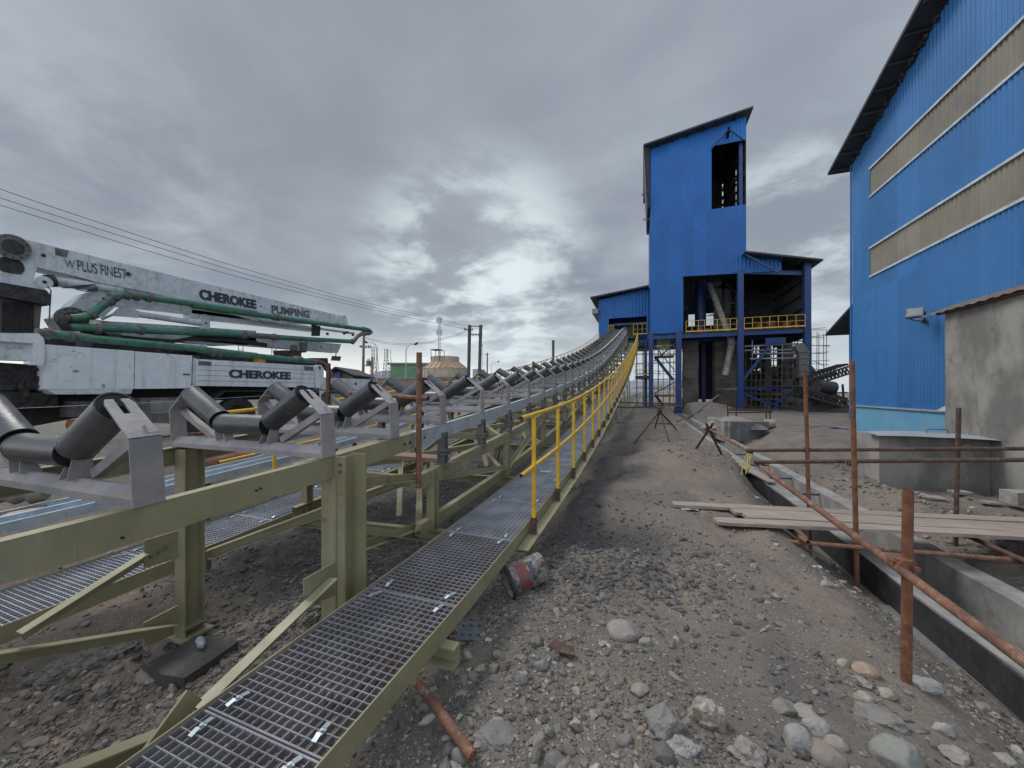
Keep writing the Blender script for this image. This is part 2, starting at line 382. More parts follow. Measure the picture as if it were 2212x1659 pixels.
# ================================================================== GROUND
def ground_mat():
    m = bpy.data.materials.new('dirt_ground'); m.use_nodes = True; t = N(m.node_tree); t.n.clear()
    out = t.a('ShaderNodeOutputMaterial'); b = t.a('ShaderNodeBsdfPrincipled'); t.l.new(b.outputs[0], out.inputs[0])
    g = t.a('ShaderNodeTexCoord').outputs['Object']
    coal = t.a('ShaderNodeAttribute', attribute_name='coal').outputs['Fac']
    warm = t.a('ShaderNodeAttribute', attribute_name='warm').outputs['Fac']
    n1 = t.noise(g, .9, 8, .6); n2 = t.noise(g, 6, 8, .65); n3 = t.noise(g, 38, 6, .7)
    c = t.mix(t.ramp(n1, .35, .65), (.150, .129, .108), (.208, .178, .148))
    c = t.mix(t.ramp(n2, .40, .66, 0, .6), c, (.122, .114, .103))
    wf = t.m('MULTIPLY', warm, t.ramp(t.m('ADD', t.m('MULTIPLY', n1, .6), t.m('MULTIPLY', n2, .4)), .38, .58))
    c = t.mix(wf, c, (.245, .182, .142))
    cf = t.ramp(t.m('ADD', coal, t.m('MULTIPLY', t.m('SUBTRACT', t.m('ADD', t.m('MULTIPLY', n1, .5), t.m('MULTIPLY', n2, .5)), .5), 1.6)), .35, .75)
    c = t.mix(cf, c, t.mix(t.ramp(n2, .4, .65), (.055, .054, .055), (.098, .095, .092)))
    # small stones showing in the surface
    vo = t.a('ShaderNodeTexVoronoi', i_Vector=g, i_Scale=42.0); vo.feature = 'F1'
    vr = t.a('ShaderNodeSeparateColor', i_0=vo.outputs['Color'])
    st = t.m('MULTIPLY', t.ramp(vo.outputs['Distance'], .42, .30), t.ramp(vr.outputs[0], .62, .70))
    st = t.m('MULTIPLY', st, t.m('SUBTRACT', 1.0, t.m('MULTIPLY', cf, .75)))
    c = t.mix(t.m('MULTIPLY', st, .7), c, t.mix(vr.outputs[1], (.24, .22, .21), (.48, .44, .41)))
    c = t.mix(t.ramp(n3, .35, .7, .0, .45), c, (.10, .092, .086))
    t.put(b.inputs['Base Color'], c); b.inputs['Roughness'].default_value = .93; b.inputs['Specular IOR Level'].default_value = .25
    hh = t.m('ADD', t.m('MULTIPLY', n3, .7), t.m('MULTIPLY', st, .6)); hh = t.m('ADD', hh, t.m('MULTIPLY', n2, 1.2))
    bn = t.a('ShaderNodeBump'); bn.inputs['Strength'].default_value = .9; bn.inputs['Distance'].default_value = .022
    t.put(bn.inputs['Height'], hh); t.l.new(bn.outputs[0], b.inputs['Normal'])
    return m
M_GROUND = ground_mat()
def axis(a, b, st, lo, hi, gr=1.07):
    c = list(np.arange(a, b, st)); s = st; x = c[-1]
    while x < hi: s *= gr; x += s; c.append(x)
    s = st; x = a; pre = []
    while x > lo: s *= gr; x -= s; pre.append(x)
    return np.array(pre[::-1]+c)
xs_ = axis(-5.5, 3.6, .032, -4000, 4000, 1.06); ys_ = axis(.2, 6.5, .032, -40, 5000, 1.014)
# snap columns to the channel walls
for v_ in (2.46, 2.48, 3.43, 3.45):
    xs_[np.argmin(abs(xs_-v_))] = v_
GX, GY = np.meshgrid(xs_, ys_); GZ = H(GX, GY)
nv = GX.size; cols = GX.shape[1]
me = bpy.data.meshes.new('ground'); co = np.stack([GX.ravel(), GY.ravel(), GZ.ravel()], 1).astype(np.float32)
ii = (np.arange(GX.shape[0]-1)[:, None]*cols+np.arange(cols-1)[None, :]).ravel()
quad = np.stack([ii, ii+1, ii+cols+1, ii+cols], 1).astype(np.int32)
me.vertices.add(nv); me.vertices.foreach_set('co', co.ravel())
me.loops.add(quad.size); me.loops.foreach_set('vertex_index', quad.ravel())
me.polygons.add(len(quad)); me.polygons.foreach_set('loop_start', np.arange(0, quad.size, 4, dtype=np.int32)); me.polygons.foreach_set('loop_total', np.full(len(quad), 4, np.int32))
me.polygons.foreach_set('use_smooth', np.ones(len(quad), bool)); me.update()
def coal_f(x, y):
    c = .80*(1-ss(-2.0, -.9, x))*ss(-6.2, -5.0, x)*(.15+.85*ss(1.9, 3.2, y))
    c = np.maximum(c, .95*gauss(x, y, -.45, 4.6, 1.0, 1.0)); c = np.maximum(c, .5*gauss(x, y, -.2, 3.3, .9, .6)); c = np.maximum(c, .9*gauss(x, y, -1.0, 11.6, 1.2, 2.2))
    c = np.maximum(c, .75*(1-ss(-.9, .1, x))*ss(-1.5, -.9, x)*ss(3.2, 4.5, y)); c = np.maximum(c, .8*gauss(x, y, -.3, 8, .7, 1.0))
    c = np.maximum(c, .55*ss(20, 32, y)*(1-ss(60, 90, y))); c = np.maximum(c, .5*ss(3.4, 3.6, x)*(1-ss(4.6, 5.5, x))*(1-ss(5, 7, y)))
    c = np.maximum(c, .55*gauss(x, y, .75, 2.6, .5, 1.0)); c = np.maximum(c, .5*gauss(x, y, .5, 6.2, .5, 1.6)); c = np.maximum(c, .42*gauss(x, y, .5, 2.0, .9, .5)); c = np.maximum(c, .35*gauss(x, y, 1.4, 1.2, .5, 1.6))
    return np.clip(c, 0, 1)
def warm_f(x, y):
    c = .9*(1-ss(-1.9, -1.2, x))*(1-ss(2.2, 3.2, y)); c = np.maximum(c, .75*gauss(x, y, 1.2, 5.0, .9, 2.2)); c = np.maximum(c, .8*gauss(x, y, 1.0, 9.5, 1.0, 3.0))
    c = np.maximum(c, .7*gauss(x, y, -.35, 2.15, .4, .25)); c = np.maximum(c, .6*gauss(x, y, 4.6, 9, 1.5, 3)); c = np.maximum(c, .35*(x > -.8))
    return np.clip(c, 0, 1)
for nm, fn in (('coal', coal_f), ('warm', warm_f)):
    at = me.attributes.new(nm, 'FLOAT', 'POINT'); at.data.foreach_set('value', fn(GX, GY).ravel().astype(np.float32))
me.materials.append(M_GROUND); go = bpy.data.objects.new('ground', me); COL.objects.link(go); tag(go, kind='structure')

# ------------------------------------------------------------------ loose gravel (stuff)
def stone_mat():
    m = bpy.data.materials.new('mixed_stone'); m.use_nodes = True; t = N(m.node_tree); t.n.clear()
    out = t.a('ShaderNodeOutputMaterial'); b = t.a('ShaderNodeBsdfPrincipled'); t.l.new(b.outputs[0], out.inputs[0])
    g = t.a('ShaderNodeTexCoord').outputs['Object']; tone = t.a('ShaderNodeAttribute', attribute_name='tone').outputs['Fac']
    cr = t.a('ShaderNodeValToRGB', i_0=tone); e = cr.color_ramp; e.interpolation = 'LINEAR'
    e.elements[0].color = (.075, .07, .07, 1); e.elements[1].color = (.42, .395, .355, 1)
    for p_, c_ in ((.22, (.12, .108, .095)), (.42, (.178, .158, .135)), (.58, (.182, .170, .150)), (.72, (.235, .192, .158)), (.86, (.275, .25, .215))):
        k = e.elements.new(p_); k.color = (*c_, 1)
    n = t.noise(g, 55, 4, .6)
    t.put(b.inputs['Base Color'], t.mix(t.ramp(n, .4, .7, 0, .35), cr.outputs[0], (.10, .092, .086))); b.inputs['Roughness'].default_value = .9
    bn = t.a('ShaderNodeBump'); bn.inputs['Strength'].default_value = .5; bn.inputs['Distance'].default_value = .006; t.put(bn.inputs['Height'], n); t.l.new(bn.outputs[0], b.inputs['Normal'])
    return m
M_STONE = stone_mat()
rng = np.random.default_rng(5)
def ico(sub):
    bm = bmesh.new(); bmesh.ops.create_icosphere(bm, subdivisions=sub, radius=1)
    v = np.array([x.co[:] for x in bm.verts]); f = np.array([[q.index for q in p.verts] for p in bm.faces]); bm.free(); return v, f
V1, F1 = ico(1); V2, F2 = ico(2)
def scatter(n, xr, yr, smin, smax, sub, dens, name, label, cat, sink=.3, flat=.6, tonebias=0):
    x = rng.uniform(*xr, n); y = yr[0]+(yr[1]-yr[0])*rng.uniform(0, 1, n)**1.35
    keep = rng.uniform(0, 1, n) < dens(x, y); x = x[keep]; y = y[keep]; n = len(x)
    V, F = (V1, F1) if sub == 1 else (V2, F2)
    s = smin*(smax/smin)**(rng.uniform(0, 1, n)**2.2)
    P_ = V[None]*(1+rng.uniform(-.28, .28, (n, len(V), 1)))
    sc3 = np.stack([rng.uniform(.75, 1.35, n), rng.uniform(.6, 1.0, n), rng.uniform(.35, .35+flat, n)], 1)
    P_ = P_*sc3[:, None]*s[:, None, None]
    a = rng.uniform(0, 6.28, n); ca, sa = np.cos(a)[:, None], np.sin(a)[:, None]
    tl = rng.uniform(-.35, .35, n)[:, None]
    X_ = P_[..., 0]*ca-P_[..., 1]*sa; Y_ = P_[..., 0]*sa+P_[..., 1]*ca; Z_ = P_[..., 2]+X_*tl
    zt = H(x, y); ok = zt > -1.0
    co = np.stack([X_+x[:, None], Y_+y[:, None], Z_+zt[:, None]+(s*sc3[:, 2]*(1-2*sink)*.6)[:, None]], 2)[ok]
    n = len(co); me = bpy.data.meshes.new(name)
    fs = (F[None]+(np.arange(n)*len(V))[:, None, None]).reshape(-1, 3).astype(np.int32)
    me.vertices.add(n*len(V)); me.vertices.foreach_set('co', co.astype(np.float32).ravel())
    me.loops.add(fs.size); me.loops.foreach_set('vertex_index', fs.ravel()); me.polygons.add(len(fs))
    me.polygons.foreach_set('loop_start', np.arange(0, fs.size, 3, dtype=np.int32)); me.polygons.foreach_set('loop_total', np.full(len(fs), 3, np.int32))
    me.polygons.foreach_set('use_smooth', np.zeros(len(fs), bool)); me.update()
    cf = coal_f(x[ok], y[ok])
    tone = np.clip(rng.uniform(0.05, 1, n)**1.35*(1-.8*cf)+tonebias, 0, 1)
    at = me.attributes.new('tone', 'FLOAT', 'POINT'); at.data.foreach_set('value', np.repeat(tone, len(V)).astype(np.float32))
    me.materials.append(M_STONE); o = bpy.data.objects.new(name, me); COL.objects.link(o); tag(o, label, cat, kind='stuff'); return o
def dens_fine(x, y):
    d = .12+.9*vn(x*1.9, y*1.9, 77)+.4*vn(x*.7, y*.7, 5)
    d = d - .35*gauss(x, y, .8, 3.0, .7, 1.0)
    d = d + .75*gauss(x, y, .6, 1.2, 1.7, .95) + .6*gauss(x, y, 3.9, 7.5, .8, 4) + .35*(x < -1.9)*(y < 3.6) + .35*gauss(x, y, 4.5, 9, 2, 4)
    return np.clip(d, .04, 1)*(abs(x-1.2) > -1)*np.where((x > 2.4) & (x < 3.5), 0, 1)*np.where((x < -5.2), .3, 1)
scatter(170000, (-3.6, 3.6), (.7, 4.8), .004, .019, 1, dens_fine, 'gravel', 'fine grey brown gravel strewn over the dirt path and around the walkway', 'gravel')
scatter(42000, (-6, 7.5), (1.2, 13), .008, .046, 1, lambda x, y: dens_fine(x, y)*(1-.62*gauss(x, y, .7, 4.3, 1.3, 2.6)), 'rubble', 'broken stones and clods scattered over the dug ground', 'rubble')
scatter(9000, (-4.2, 3.6), (.8, 5.2), .016, .040, 2, lambda x, y: np.clip(.10+.9*gauss(x, y, .9, 1.0, 1.5, .55)+.6*gauss(x, y, -.5, 1.9, .5, .5)+.35*(x < -1.9)+.5*vn(x*1.3, y*1.3, 3), 0, 1)*np.where((x > 2.35), 0, 1), 'pebbles', 'rounded pebbles and stone chips lying among the gravel', 'pebbles', flat=.45, tonebias=.05)

scatter(12000, (-2.2, 1.2), (2.6, 6.6), .008, .036, 1, lambda x, y: np.clip(1.1*gauss(x, y, -.35, 4.2, .75, .9)+.8*gauss(x, y, -.2, 3.3, .6, .35)+.5*gauss(x, y, -1.5, 3.6, .5, 1.2), 0, 1), 'clods', 'dark clods of coal dusty mud along the right side of the walkway', 'clods', flat=.5, tonebias=-.3)
# ------------------------------------------------------------------ single rocks
RK = {}
def rockmat(key, c1, c2, vein=None):
    return mat('rock_'+key, c1, c2, rough=.88, scale=14, dust=.75, dustcol=(.20, .18, .155), bump=.8, bscale=45, bdist=.006)
def rock(px, py, wpx, hr, label, m, seed, rough_=.16, dr=.8, name='rock', z=None, group='loose rocks lying on the dirt', ang=0., smooth=False):
    zz_ = Hb(0, 0) if z is None else z
    p = atZ(px, py, zz_)
    for _ in range(4): p = atZ(px, py, Hs(p.x, p.y))
    dep = -p.x*ST+p.y*CT; wd = wpx/FPX*dep; p = p+Vector((-ST, CT, 0))*wd*dr*.35
    bm = bmesh.new(); bmesh.ops.create_icosphere(bm, subdivisions=4 if wpx > 45 else 3, radius=1)
    r = random.Random(seed)
    cuts = [(Vector((r.uniform(-1, 1), r.uniform(-1, 1), r.uniform(-.6, 1))).normalized(), r.uniform(.62, .9)) for _ in range(4 if smooth else 11)]
    ph = r.uniform(0, 99)
    from mathutils import noise as mn
    for v in bm.verts:
        c = v.co
        for nn, dd in cuts:
            e = c.dot(nn)-dd
            if e > 0: c = c-nn*e*(.6 if smooth else .93)
        c = c*(1+rough_*(.5 if smooth else 1)*mn.fractal(c*1.7+Vector((ph, 0, 0)), .6, 2, 4))
        v.co = c
    h = wd*hr
    Rm = rotz(TH+ang)
    for v in bm.verts: v.co = Rm @ Vector((v.co.x*wd/2, v.co.y*wd*dr/2, v.co.z*h/2))
    me = bpy.data.meshes.new(name); bm.to_mesh(me); bm.free(); me.materials.append(m)
    me.polygons.foreach_set('use_smooth', [smooth or wpx < 60]*len(me.polygons))
    o = bpy.data.objects.new(name, me); COL.objects.link(o); o.location = (p.x, p.y, Hs(p.x, p.y)+h*.10)
    tag(o, label, 'rock', group); return o
R_GREY = rockmat('grey', (0.188, 0.184, 0.180), (0.136, 0.134, 0.132)); R_TAN = rockmat('tan', (0.368, 0.328, 0.264), (0.240, 0.208, 0.164), (0.360, 0.336, 0.288))
R_PINK = rockmat('pink', (0.304, 0.248, 0.224), (0.224, 0.192, 0.180)); R_GRNY = rockmat('greenish', (0.232, 0.244, 0.220), (0.192, 0.204, 0.184)); R_WHITE = rockmat('pale', (0.336, 0.320, 0.308), (0.248, 0.236, 0.228))
R_OR = rockmat('orange', (0.376, 0.248, 0.160), (0.304, 0.216, 0.152)); R_DARK = rockmat('dark', (0.096, 0.090, 0.088), (0.064, 0.061, 0.059)); R_BROWN = rockmat('brown', (0.224, 0.180, 0.144), (0.160, 0.136, 0.112))
rock(1441, 1590, 100, .72, 'large blue grey boulder with flat cut faces at the front of the path', R_GREY, 1)
rock(1541, 1578, 80, 1.12, 'upright craggy cream and tan rock standing taller than its neighbours', R_TAN, 2, .3)
rock(1352, 1383, 80, .52, 'broad flat pinkish rock half buried in the middle of the path', R_PINK, 3, smooth=True)
rock(1399, 1398, 32, .8, 'small grey green stone touching the flat pinkish rock', R_GRNY, 4)
rock(1636, 1655, 84, .62, 'mauve grey rock with a broken top, left of the pale round stones', R_PINK, 5, .3)
rock(1737, 1625, 62, 1.05, 'smooth pale egg shaped cobble standing on end in the cobble heap', R_WHITE, 6, smooth=True, dr=.8)
rock(1777, 1588, 56, .8, 'pale grey round cobble on the right of the egg shaped one', R_WHITE, 7, smooth=True)
rock(1752, 1556, 58, .62, 'speckled tan stone at the back of the cobble heap', R_TAN, 8)
rock(1708, 1548, 56, .55, 'flat grey stone at the back left of the cobble heap', R_GREY, 9)
rock(1800, 1655, 78, .6, 'olive brown smooth cobble at the front of the cobble heap', R_BROWN, 10, smooth=True, ang=-.5)
rock(1816, 1622, 52, .62, 'grey pink oval cobble behind the olive brown one', R_PINK, 11, smooth=True)
rock(1921, 1570, 100, .42, 'long slanting purple grey rock just left of the near pole foot', R_GREY, 12, .2, ang=-.55)
rock(1968, 1668, 100, .78, 'smooth light green rounded boulder cut by the bottom edge', R_GRNY, 13, smooth=True)
rock(1880, 1460, 48, .6, 'smooth orange stone in front of the near pole', R_OR, 14, smooth=True, ang=-.3)
rock(1831, 1443, 30, .8, 'small jagged ochre stone left of the smooth orange one', R_TAN, 15)
rock(1876, 1524, 42, .7, 'dull yellow grey stone before the long slanting rock', R_TAN, 16)
rock(1928, 1512, 36, .7, 'small tan stone against the foot of the near pole', R_TAN, 17)
rock(2015, 1500, 62, .4, 'white streaked oblong stone right of the near pole foot', R_WHITE, 18, ang=-.3)
rock(2052, 1592, 42, .75, 'small white triangular stone near the channel wall', R_WHITE, 19)
rock(2085, 1650, 60, .5, 'reddish flat rock at the lower right by the channel', R_PINK, 20)
rock(1790, 1268, 24, .7, 'small tan stone alone on the slope above the channel', R_TAN, 21)
rock(1066, 1610, 92, .36, 'long flat grey stone beside the end of the loose rusty tube', R_GREY, 22, .12)
rock(992, 1650, 44, 1.0, 'rounded dark grey cobble under the tip of the loose rusty tube', R_GREY, 23, smooth=True)
rock(1353, 1612, 40, .8, 'fist sized grey stone left of the blue grey boulder', R_GREY, 24)
rock(1478, 1650, 90, .5, 'grey rock with white veins at the bottom edge below the boulder', R_WHITE, 25, .25, ang=.3)
rock(1385, 1503, 44, .5, 'blocky tan grey stone up the path from the blue grey boulder', R_TAN, 26)
rock(1126, 1478, 30, .8, 'squarish grey stone near the perforated plate', R_GREY, 27)
rock(1066, 1455, 30, .8, 'angular olive grey stone right of the perforated plate', R_BROWN, 28)
rock(1160, 1400, 32, .9, 'dark rounded stone on the path in front of the tipped bucket', R_DARK, 29, smooth=True)
rock(1170, 1450, 34, .8, 'medium grey stone further down the path than the dark rounded one', R_GREY, 30)
rock(92, 1478, 120, .34, 'long dark slab of broken rock left of the other dark slab', R_DARK, 31, .25, ang=.35, z=-.46)
rock(190, 1442, 128, .34, 'dark rugged slab of broken rock under the lower brace', R_DARK, 32, .25, ang=.35, z=-.46)
rock(303, 1480, 66, .35, 'flat tan grey slab in front of the dark footing', R_BROWN, 33, .1, z=-.46)
rock(452, 1505, 34, .8, 'pale angular stone beside the footing corner', R_WHITE, 34, z=-.46)
rock(392, 1520, 38, .5, 'pinkish chip of rock below the footing corner', R_PINK, 35, z=-.46)
rock(395, 1442, 18, .8, 'tiny tan stone on the footing against the post', R_TAN, 36, z=-.38)
rock(552, 1440, 32, .5, 'slanting brown chip on the dirt right of the footing', R_BROWN, 37, z=-.46)
rock(62, 1620, 46, .6, 'brown stone at the lower left corner of the ground', R_BROWN, 38, z=-.46)
rock(1290, 1300, 22, .6, 'grey green pebble alone in the middle of the path', R_GRNY, 39)
rock(1452, 1400, 26, .6, 'dark oval stone on the path right of the pinkish rock', R_DARK, 40)
rock(1618, 1135, 18, .6, 'small light stone on the path left of the plank ends', R_WHITE, 41)

# ================================================================== CHANNEL (concrete trench)
ch = thing('concrete_channel', 'long open concrete drain channel with a black coated near wall running to the tower', 'drain channel', (2.9, 10, -.8))
def wallseg(x0, x1, ztop, zbot, y0, y1, m, name, lab=None, seed=0):
    b = MB(); ys = list(np.arange(y0, y1, .45))+[y1]; r = random.Random(seed); pts = []
    for y in ys:
        j = r.uniform(-.012, .012); k = r.uniform(-.012, .012)
        pts.append([(x0+j, y, zbot), (x0+j, y, ztop+k), (x1+j*.5, y, ztop+k+r.uniform(-.004, .004)), (x1+j*.5, y, zbot)])
    vs = [p for q in pts for p in q]; fs = []
    for i in range(len(ys)-1):
        for k in range(4): fs.append((i*4+k, i*4+(k+1) % 4, (i+1)*4+(k+1) % 4, (i+1)*4+k))
    fs += [(0, 3, 2, 1), tuple(len(vs)-4+k for k in (0, 1, 2, 3))]
    b.raw(vs, [f[::-1] for f in fs]); o = b.build(name, m, ch); 
    if lab: o['label'] = lab
    return o
wallseg(2.475, 2.70, -.30, -1.3, .3, 35.5, M_CONC, 'channel_wall', seed=1)
wallseg(2.452, 2.472, -.315, -.95, .3, 35.5, M_BITU, 'bitumen_coat', seed=2)
wallseg(3.20, 3.44, -.28, -1.3, .3, 35.5, M_CONC, 'channel_wall', seed=3)
b = MB(); b.bb(2.02, 2.451, .3, 5.0, -1.2, -.60); b.build('footing_strip', mat('wet_grey_concrete', (.17, .168, .165), (.12, .12, .12), rough=.75, dust=.35, dustcol=(.23, .22, .21), bump=.4), ch)
b = MB(); b.bb(2.70, 3.20, .3, 35.5, -1.3, -1.0); b.build('channel_floor', M_CONC, ch)
for y in (5.9, 7.3, 8.6, 10.0, 11.6, 13.4):
    b = MB(); b.tube((2.64, y, -.34), (3.27, y+.1, -.33), .02, 8); b.build('spacer_bar', M_BLUEC, ch)

# ================================================================== CONVEYOR
def spline(K):
    X = [k[0] for k in K]; Z = [k[1] for k in K]; n = len(K)
    m = [0]*n; d = [(Z[i+1]-Z[i])/(X[i+1]-X[i]) for i in range(n-1)]
    for i in range(n): m[i] = d[0] if i == 0 else d[-1] if i == n-1 else (d[i-1]+d[i])/2
    def f(x):
        i = 0
        while i < n-2 and x > X[i+1]: i += 1
        h = X[i+1]-X[i]; t = (x-X[i])/h; t2 = t*t; t3 = t2*t
        if t < 0 or t > 1: return Z[i]+m[i]*(x-X[i]) if t < 0 else Z[i+1]+m[i+1]*(x-X[i+1])
        return (2*t3-3*t2+1)*Z[i]+(t3-2*t2+t)*h*m[i]+(-2*t3+3*t2)*Z[i+1]+(t3-t2)*h*m[i+1]
    return f
ZS = spline([(-4, 1.06), (.6, 1.13), (2, 1.19), (3.5, 1.30), (5.5, 1.445), (8.66, 1.74), (14, 2.38), (20, 3.4), (30, 5.55), (40, 7.9)])
ZW = spline([(-3, .25), (1, .31), (2.9, .35), (5.5, .47), (10, .93), (20.3, 2.47), (30, 4.4), (38, 6.4)])
ZL = spline([(-3, .03), (1.1, .12), (2.3, .17), (3.5, .23), (5.5, .40), (10, .9), (20.3, 2.47), (30, 4.4), (38, 6.4)])
def dX(y): return .016*(y-3)
def cv(a, y, z): return Vector((a+dX(y), y, z))
def chain(b, fn, ys, a, h_fn, kind, **kw):
    for y0, y1 in zip(ys[:-1], ys[1:]): fn(b, cv(a, y0, h_fn(y0)), cv(a, y1, h_fn(y1)))
CA, CB, CC = -2.05, -3.70, -2.875
YE = 39.6
conv = thing('belt_conveyor', 'long beltless roller conveyor on olive and galvanised steel, curving up to the blue tower', 'conveyor', (CC, 2, -.46))
# stringers: olive at the near end, galvanised from y=3 on
for a, fx in ((CA, -1), (CB, 1)):
    b = MB(); ys = [-3.5, -1, .8, 2, 3.02]
    for y0, y1 in zip(ys[:-1], ys[1:]): b.chan(cv(a, y0, ZS(y0)-.075), cv(a, y1, ZS(y1)-.075), .06, .15, .008, fx=fx)
    b.build('stringer', M_OLIVE, conv)['label'] = 'olive painted near length of the conveyor side rail'
    b = MB(); ys = [3.03]+list(np.arange(4.5, YE, 1.5))+[YE]
    for y0, y1 in zip(ys[:-1], ys[1:]): b.chan(cv(a, y0, ZS(y0)-.075), cv(a, y1, ZS(y1)-.075), .06, .15, .008, fx=fx)
    b.build('stringer', M_GALV, conv)['label'] = 'galvanised length of the conveyor side rail'
    # bolts at the splice
    b = MB()
    for y in (2.86, 2.94, 3.10, 3.18): b.tube(cv(a-fx*.0, y, ZS(y)-.08), cv(a-fx*.012, y, ZS(y)-.08), .011, 6)
    b.build('splice_bolts', M_STEELD, conv)['kind'] = 'stuff'
# bolt holes on the near rail
b = MB()
for q_ in ((266, 1162), (564, 1055), (1200/2.16, 1060)): c_ = atX(*q_, CA+.001); b.tube(c_-Vector((.01, 0, 0)), c_+Vector((.002, 0, 0)), .0055, 10)
b.build('bolt_holes', M_CAP, conv)['kind'] = 'stuff'
# truss chords
def ztop(y): return ZS(y)-.50
def zbot(y): return ZW(y)-.06
yt = [3.1]+[3.3+2.1*i for i in range(1, 18)]+[YE]
for a, fx in ((CA+.02, -1), (CB-.02, 1)):
    b = MB(); ys = yt
    for y0, y1 in zip(ys[:-1], ys[1:]): b.chan(cv(a, y0, ztop(y0)), cv(a, y1, ztop(y1)), .07, .14, .008, fx=fx)
    b.build('top_chord', M_OLIVE, conv)
    b = MB()
    for y0, y1 in zip(ys[:-1], ys[1:]): b.chan(cv(a, y0, zbot(y0)), cv(a, y1, zbot(y1)), .07, .12, .008, fx=fx)
    b.build('bottom_chord', M_OLIVE, conv)
    for i in range(len(yt)-1):
        y = yt[i]+.2 if i == 0 else yt[i]
        b = MB(); b.ibeam(cv(a, y, zbot(y)-.06), cv(a, y, ztop(y)+.07), .09, .09, .009, up=(0, 1, 0)); b.build('truss_vertical', M_OLIVE, conv)
        y2 = yt[i+1]
        b = MB()
        if i % 2 == 0: b.angle(cv(a-.02, y+.05, ztop(y)-.05), cv(a-.02, y2-.05, zbot(y2)+.05), .06, .06, .007)
        else: b.angle(cv(a-.02, y+.05, zbot(y)+.05), cv(a-.02, y2-.05, ztop(y2)-.05), .06, .06, .007)
        b.build('truss_diagonal', M_OLIVE, conv)
# cross beams (carry the walkways) and plan bracing
for i, y in enumerate([1.9, 3.4]+yt[1:-1]):
    b = MB(); zc = min(zbot(y), ZL(y)-.06)-.10 if y < 9 else zbot(y)-.10
    b.chan(cv(-4.72 if i else -1.78, y, zc if i else zbot(y)-.11), cv(-.97, y, zbot(y)-.11), .07, .12, .009, fx=1); b.build('cross_beam', M_OLIVE, conv)
for i in range(len(yt)-1):
    y0, y1 = yt[i], yt[i+1]
    b = MB()
    z0, z1 = (zbot(y0), zbot(y1))
    b.angle(cv(CA-.05, y0, z0), cv(CB+.05, y1, z1), .07, .07, .008, fz=-1); b.build('plan_brace', M_OLIVE, conv)
    b = MB(); b.angle(cv(CA-.05, y0, ztop(y0)-.02), cv(CB+.05, y1, ztop(y1)-.02), .07, .07, .008, fz=-1); b.build('plan_brace', M_OLIVE, conv)
    b = MB(); b.chan(cv(CA-.06, y0+.02, ztop(y0)-.01), cv(CB+.06, y0+.02, ztop(y0)-.01), .06, .10, .007); b.build('cross_tie', M_OLIVE, conv)
    if i < 3:
        b = MB(); b.angle(cv(CA-.05, y1, ztop(y1)-.03), cv(CB+.05, y0, ztop(y0)-.03), .07, .07, .008, fz=-1); b.build('plan_brace', M_OLIVE, conv)
        b = MB(); b.angle(cv(CC-.1, y0+1.0, ztop(y0)-.05), cv(CC+.4, y0+.3, zbot(y0)), .06, .06, .008); b.build('plan_brace', M_OLIVE, conv)
# near posts with feet
def hpost(a, y, zb, zt, w=.13, dep=.15, lab=None):
    b = MB(); b.ibeam(cv(a, y, zb), cv(a, y, zt), w, dep, .010, up=(0, 1, 0)); b.box(cv(a, y, zb+.012), (.22, .24, .02)); b.box(cv(a, y, zb+.09), (w+.015, dep+.02, .018))
    o = b.build('support_post', M_OLIVE, conv)
    if lab: o['label'] = lab
    return o
hpost(CB+.10, 2.05, -.40, ZS(2)-.02)
hpost(CA-.02-.02, 2.12, -.42, ZS(2.12)-.155)
# doubled near post: flange proud of the stringer face
b = MB(); zt = ZS(2.1)-.005; b.bb(CA-.012, CA+.085, 2.055, 2.067, -.42, zt); b.bb(CA+.03, CA+.042, 2.067, 2.165, -.42, zt-.004); b.bb(CA+.03, CA+.165, 2.165, 2.178, -.42, zt+.01); b.box(cv(CA+.03, 2.10, -.40), (.36, .3, .02))
b.build('support_post', M_OLIVE, conv)['label'] = 'olive H-section post standing proud of the near side rail'
b = MB()
for dz in (-.05, -.10): b.tube(cv(CA+.062, 2.070, ZS(2)+dz), cv(CA+.062, 2.035, ZS(2)+dz), .012, 6)
b.build('post_bolts', M_STEELM, conv)
# gusset plates and braces at the near bay
z3_ = lambda x, y: (x/3.456/1.157, (960+y/3.456)/1.157)
z4_ = lambda x, y: (x/3.456/1.157, (1440+y/3.456)/1.157)
zc_ = lambda x, y: (x/2.048, (1170+y/1.77)/1.157)
def xplate(pts, f, X_, th=.010, name='gusset_plate', nx=(1, 0, 0)):
    b = MB(); b.poly([atX(*f(*p), X_) for p in pts], nx, th); o = b.build(name, M_OLIVE, conv)
    bm = bmesh.new(); bm.from_mesh(o.data); bmesh.ops.recalc_face_normals(bm, faces=bm.faces); bm.to_mesh(o.data); bm.free(); return o
XG = -3.53
xplate([(1240, 1350), (1530, 1262), (1535, 1500), (1240, 1590)], z3_, XG)
b = MB()
for q_ in ((1300, 1490), (1362, 1448), (1420, 1410)): c_ = atX(*z3_(*q_), XG+.012); b.tube(c_-Vector((.004, 0, 0)), c_+Vector((.016, 0, 0)), .011, 6); b.tube(c_, c_+Vector((.024, 0, 0)), .006, 6)
b.build('gusset_bolts', M_STEELM, conv)['kind'] = 'stuff'
def xbrace(p, q, f, X_, w_, h_, name='brace'):
    P0, P1 = atX(*f(*p), X_), atX(*f(*q), X_); b = MB(); b.angle(P0, P1, w_, h_, .008, fx=-1, fz=-1); return b.build(name, M_OLIVE, conv)
xbrace((632, 372), (70, 722), zc_, XG-.01, .075, .075)
xplate([(1236, 400), (1535, 248), (1545, 400), (1300, 470), (1236, 440)], z4_, XG-.03); xplate([(1236, 470), (1490, 420), (1500, 500), (1236, 612)], z4_, XG-.03)
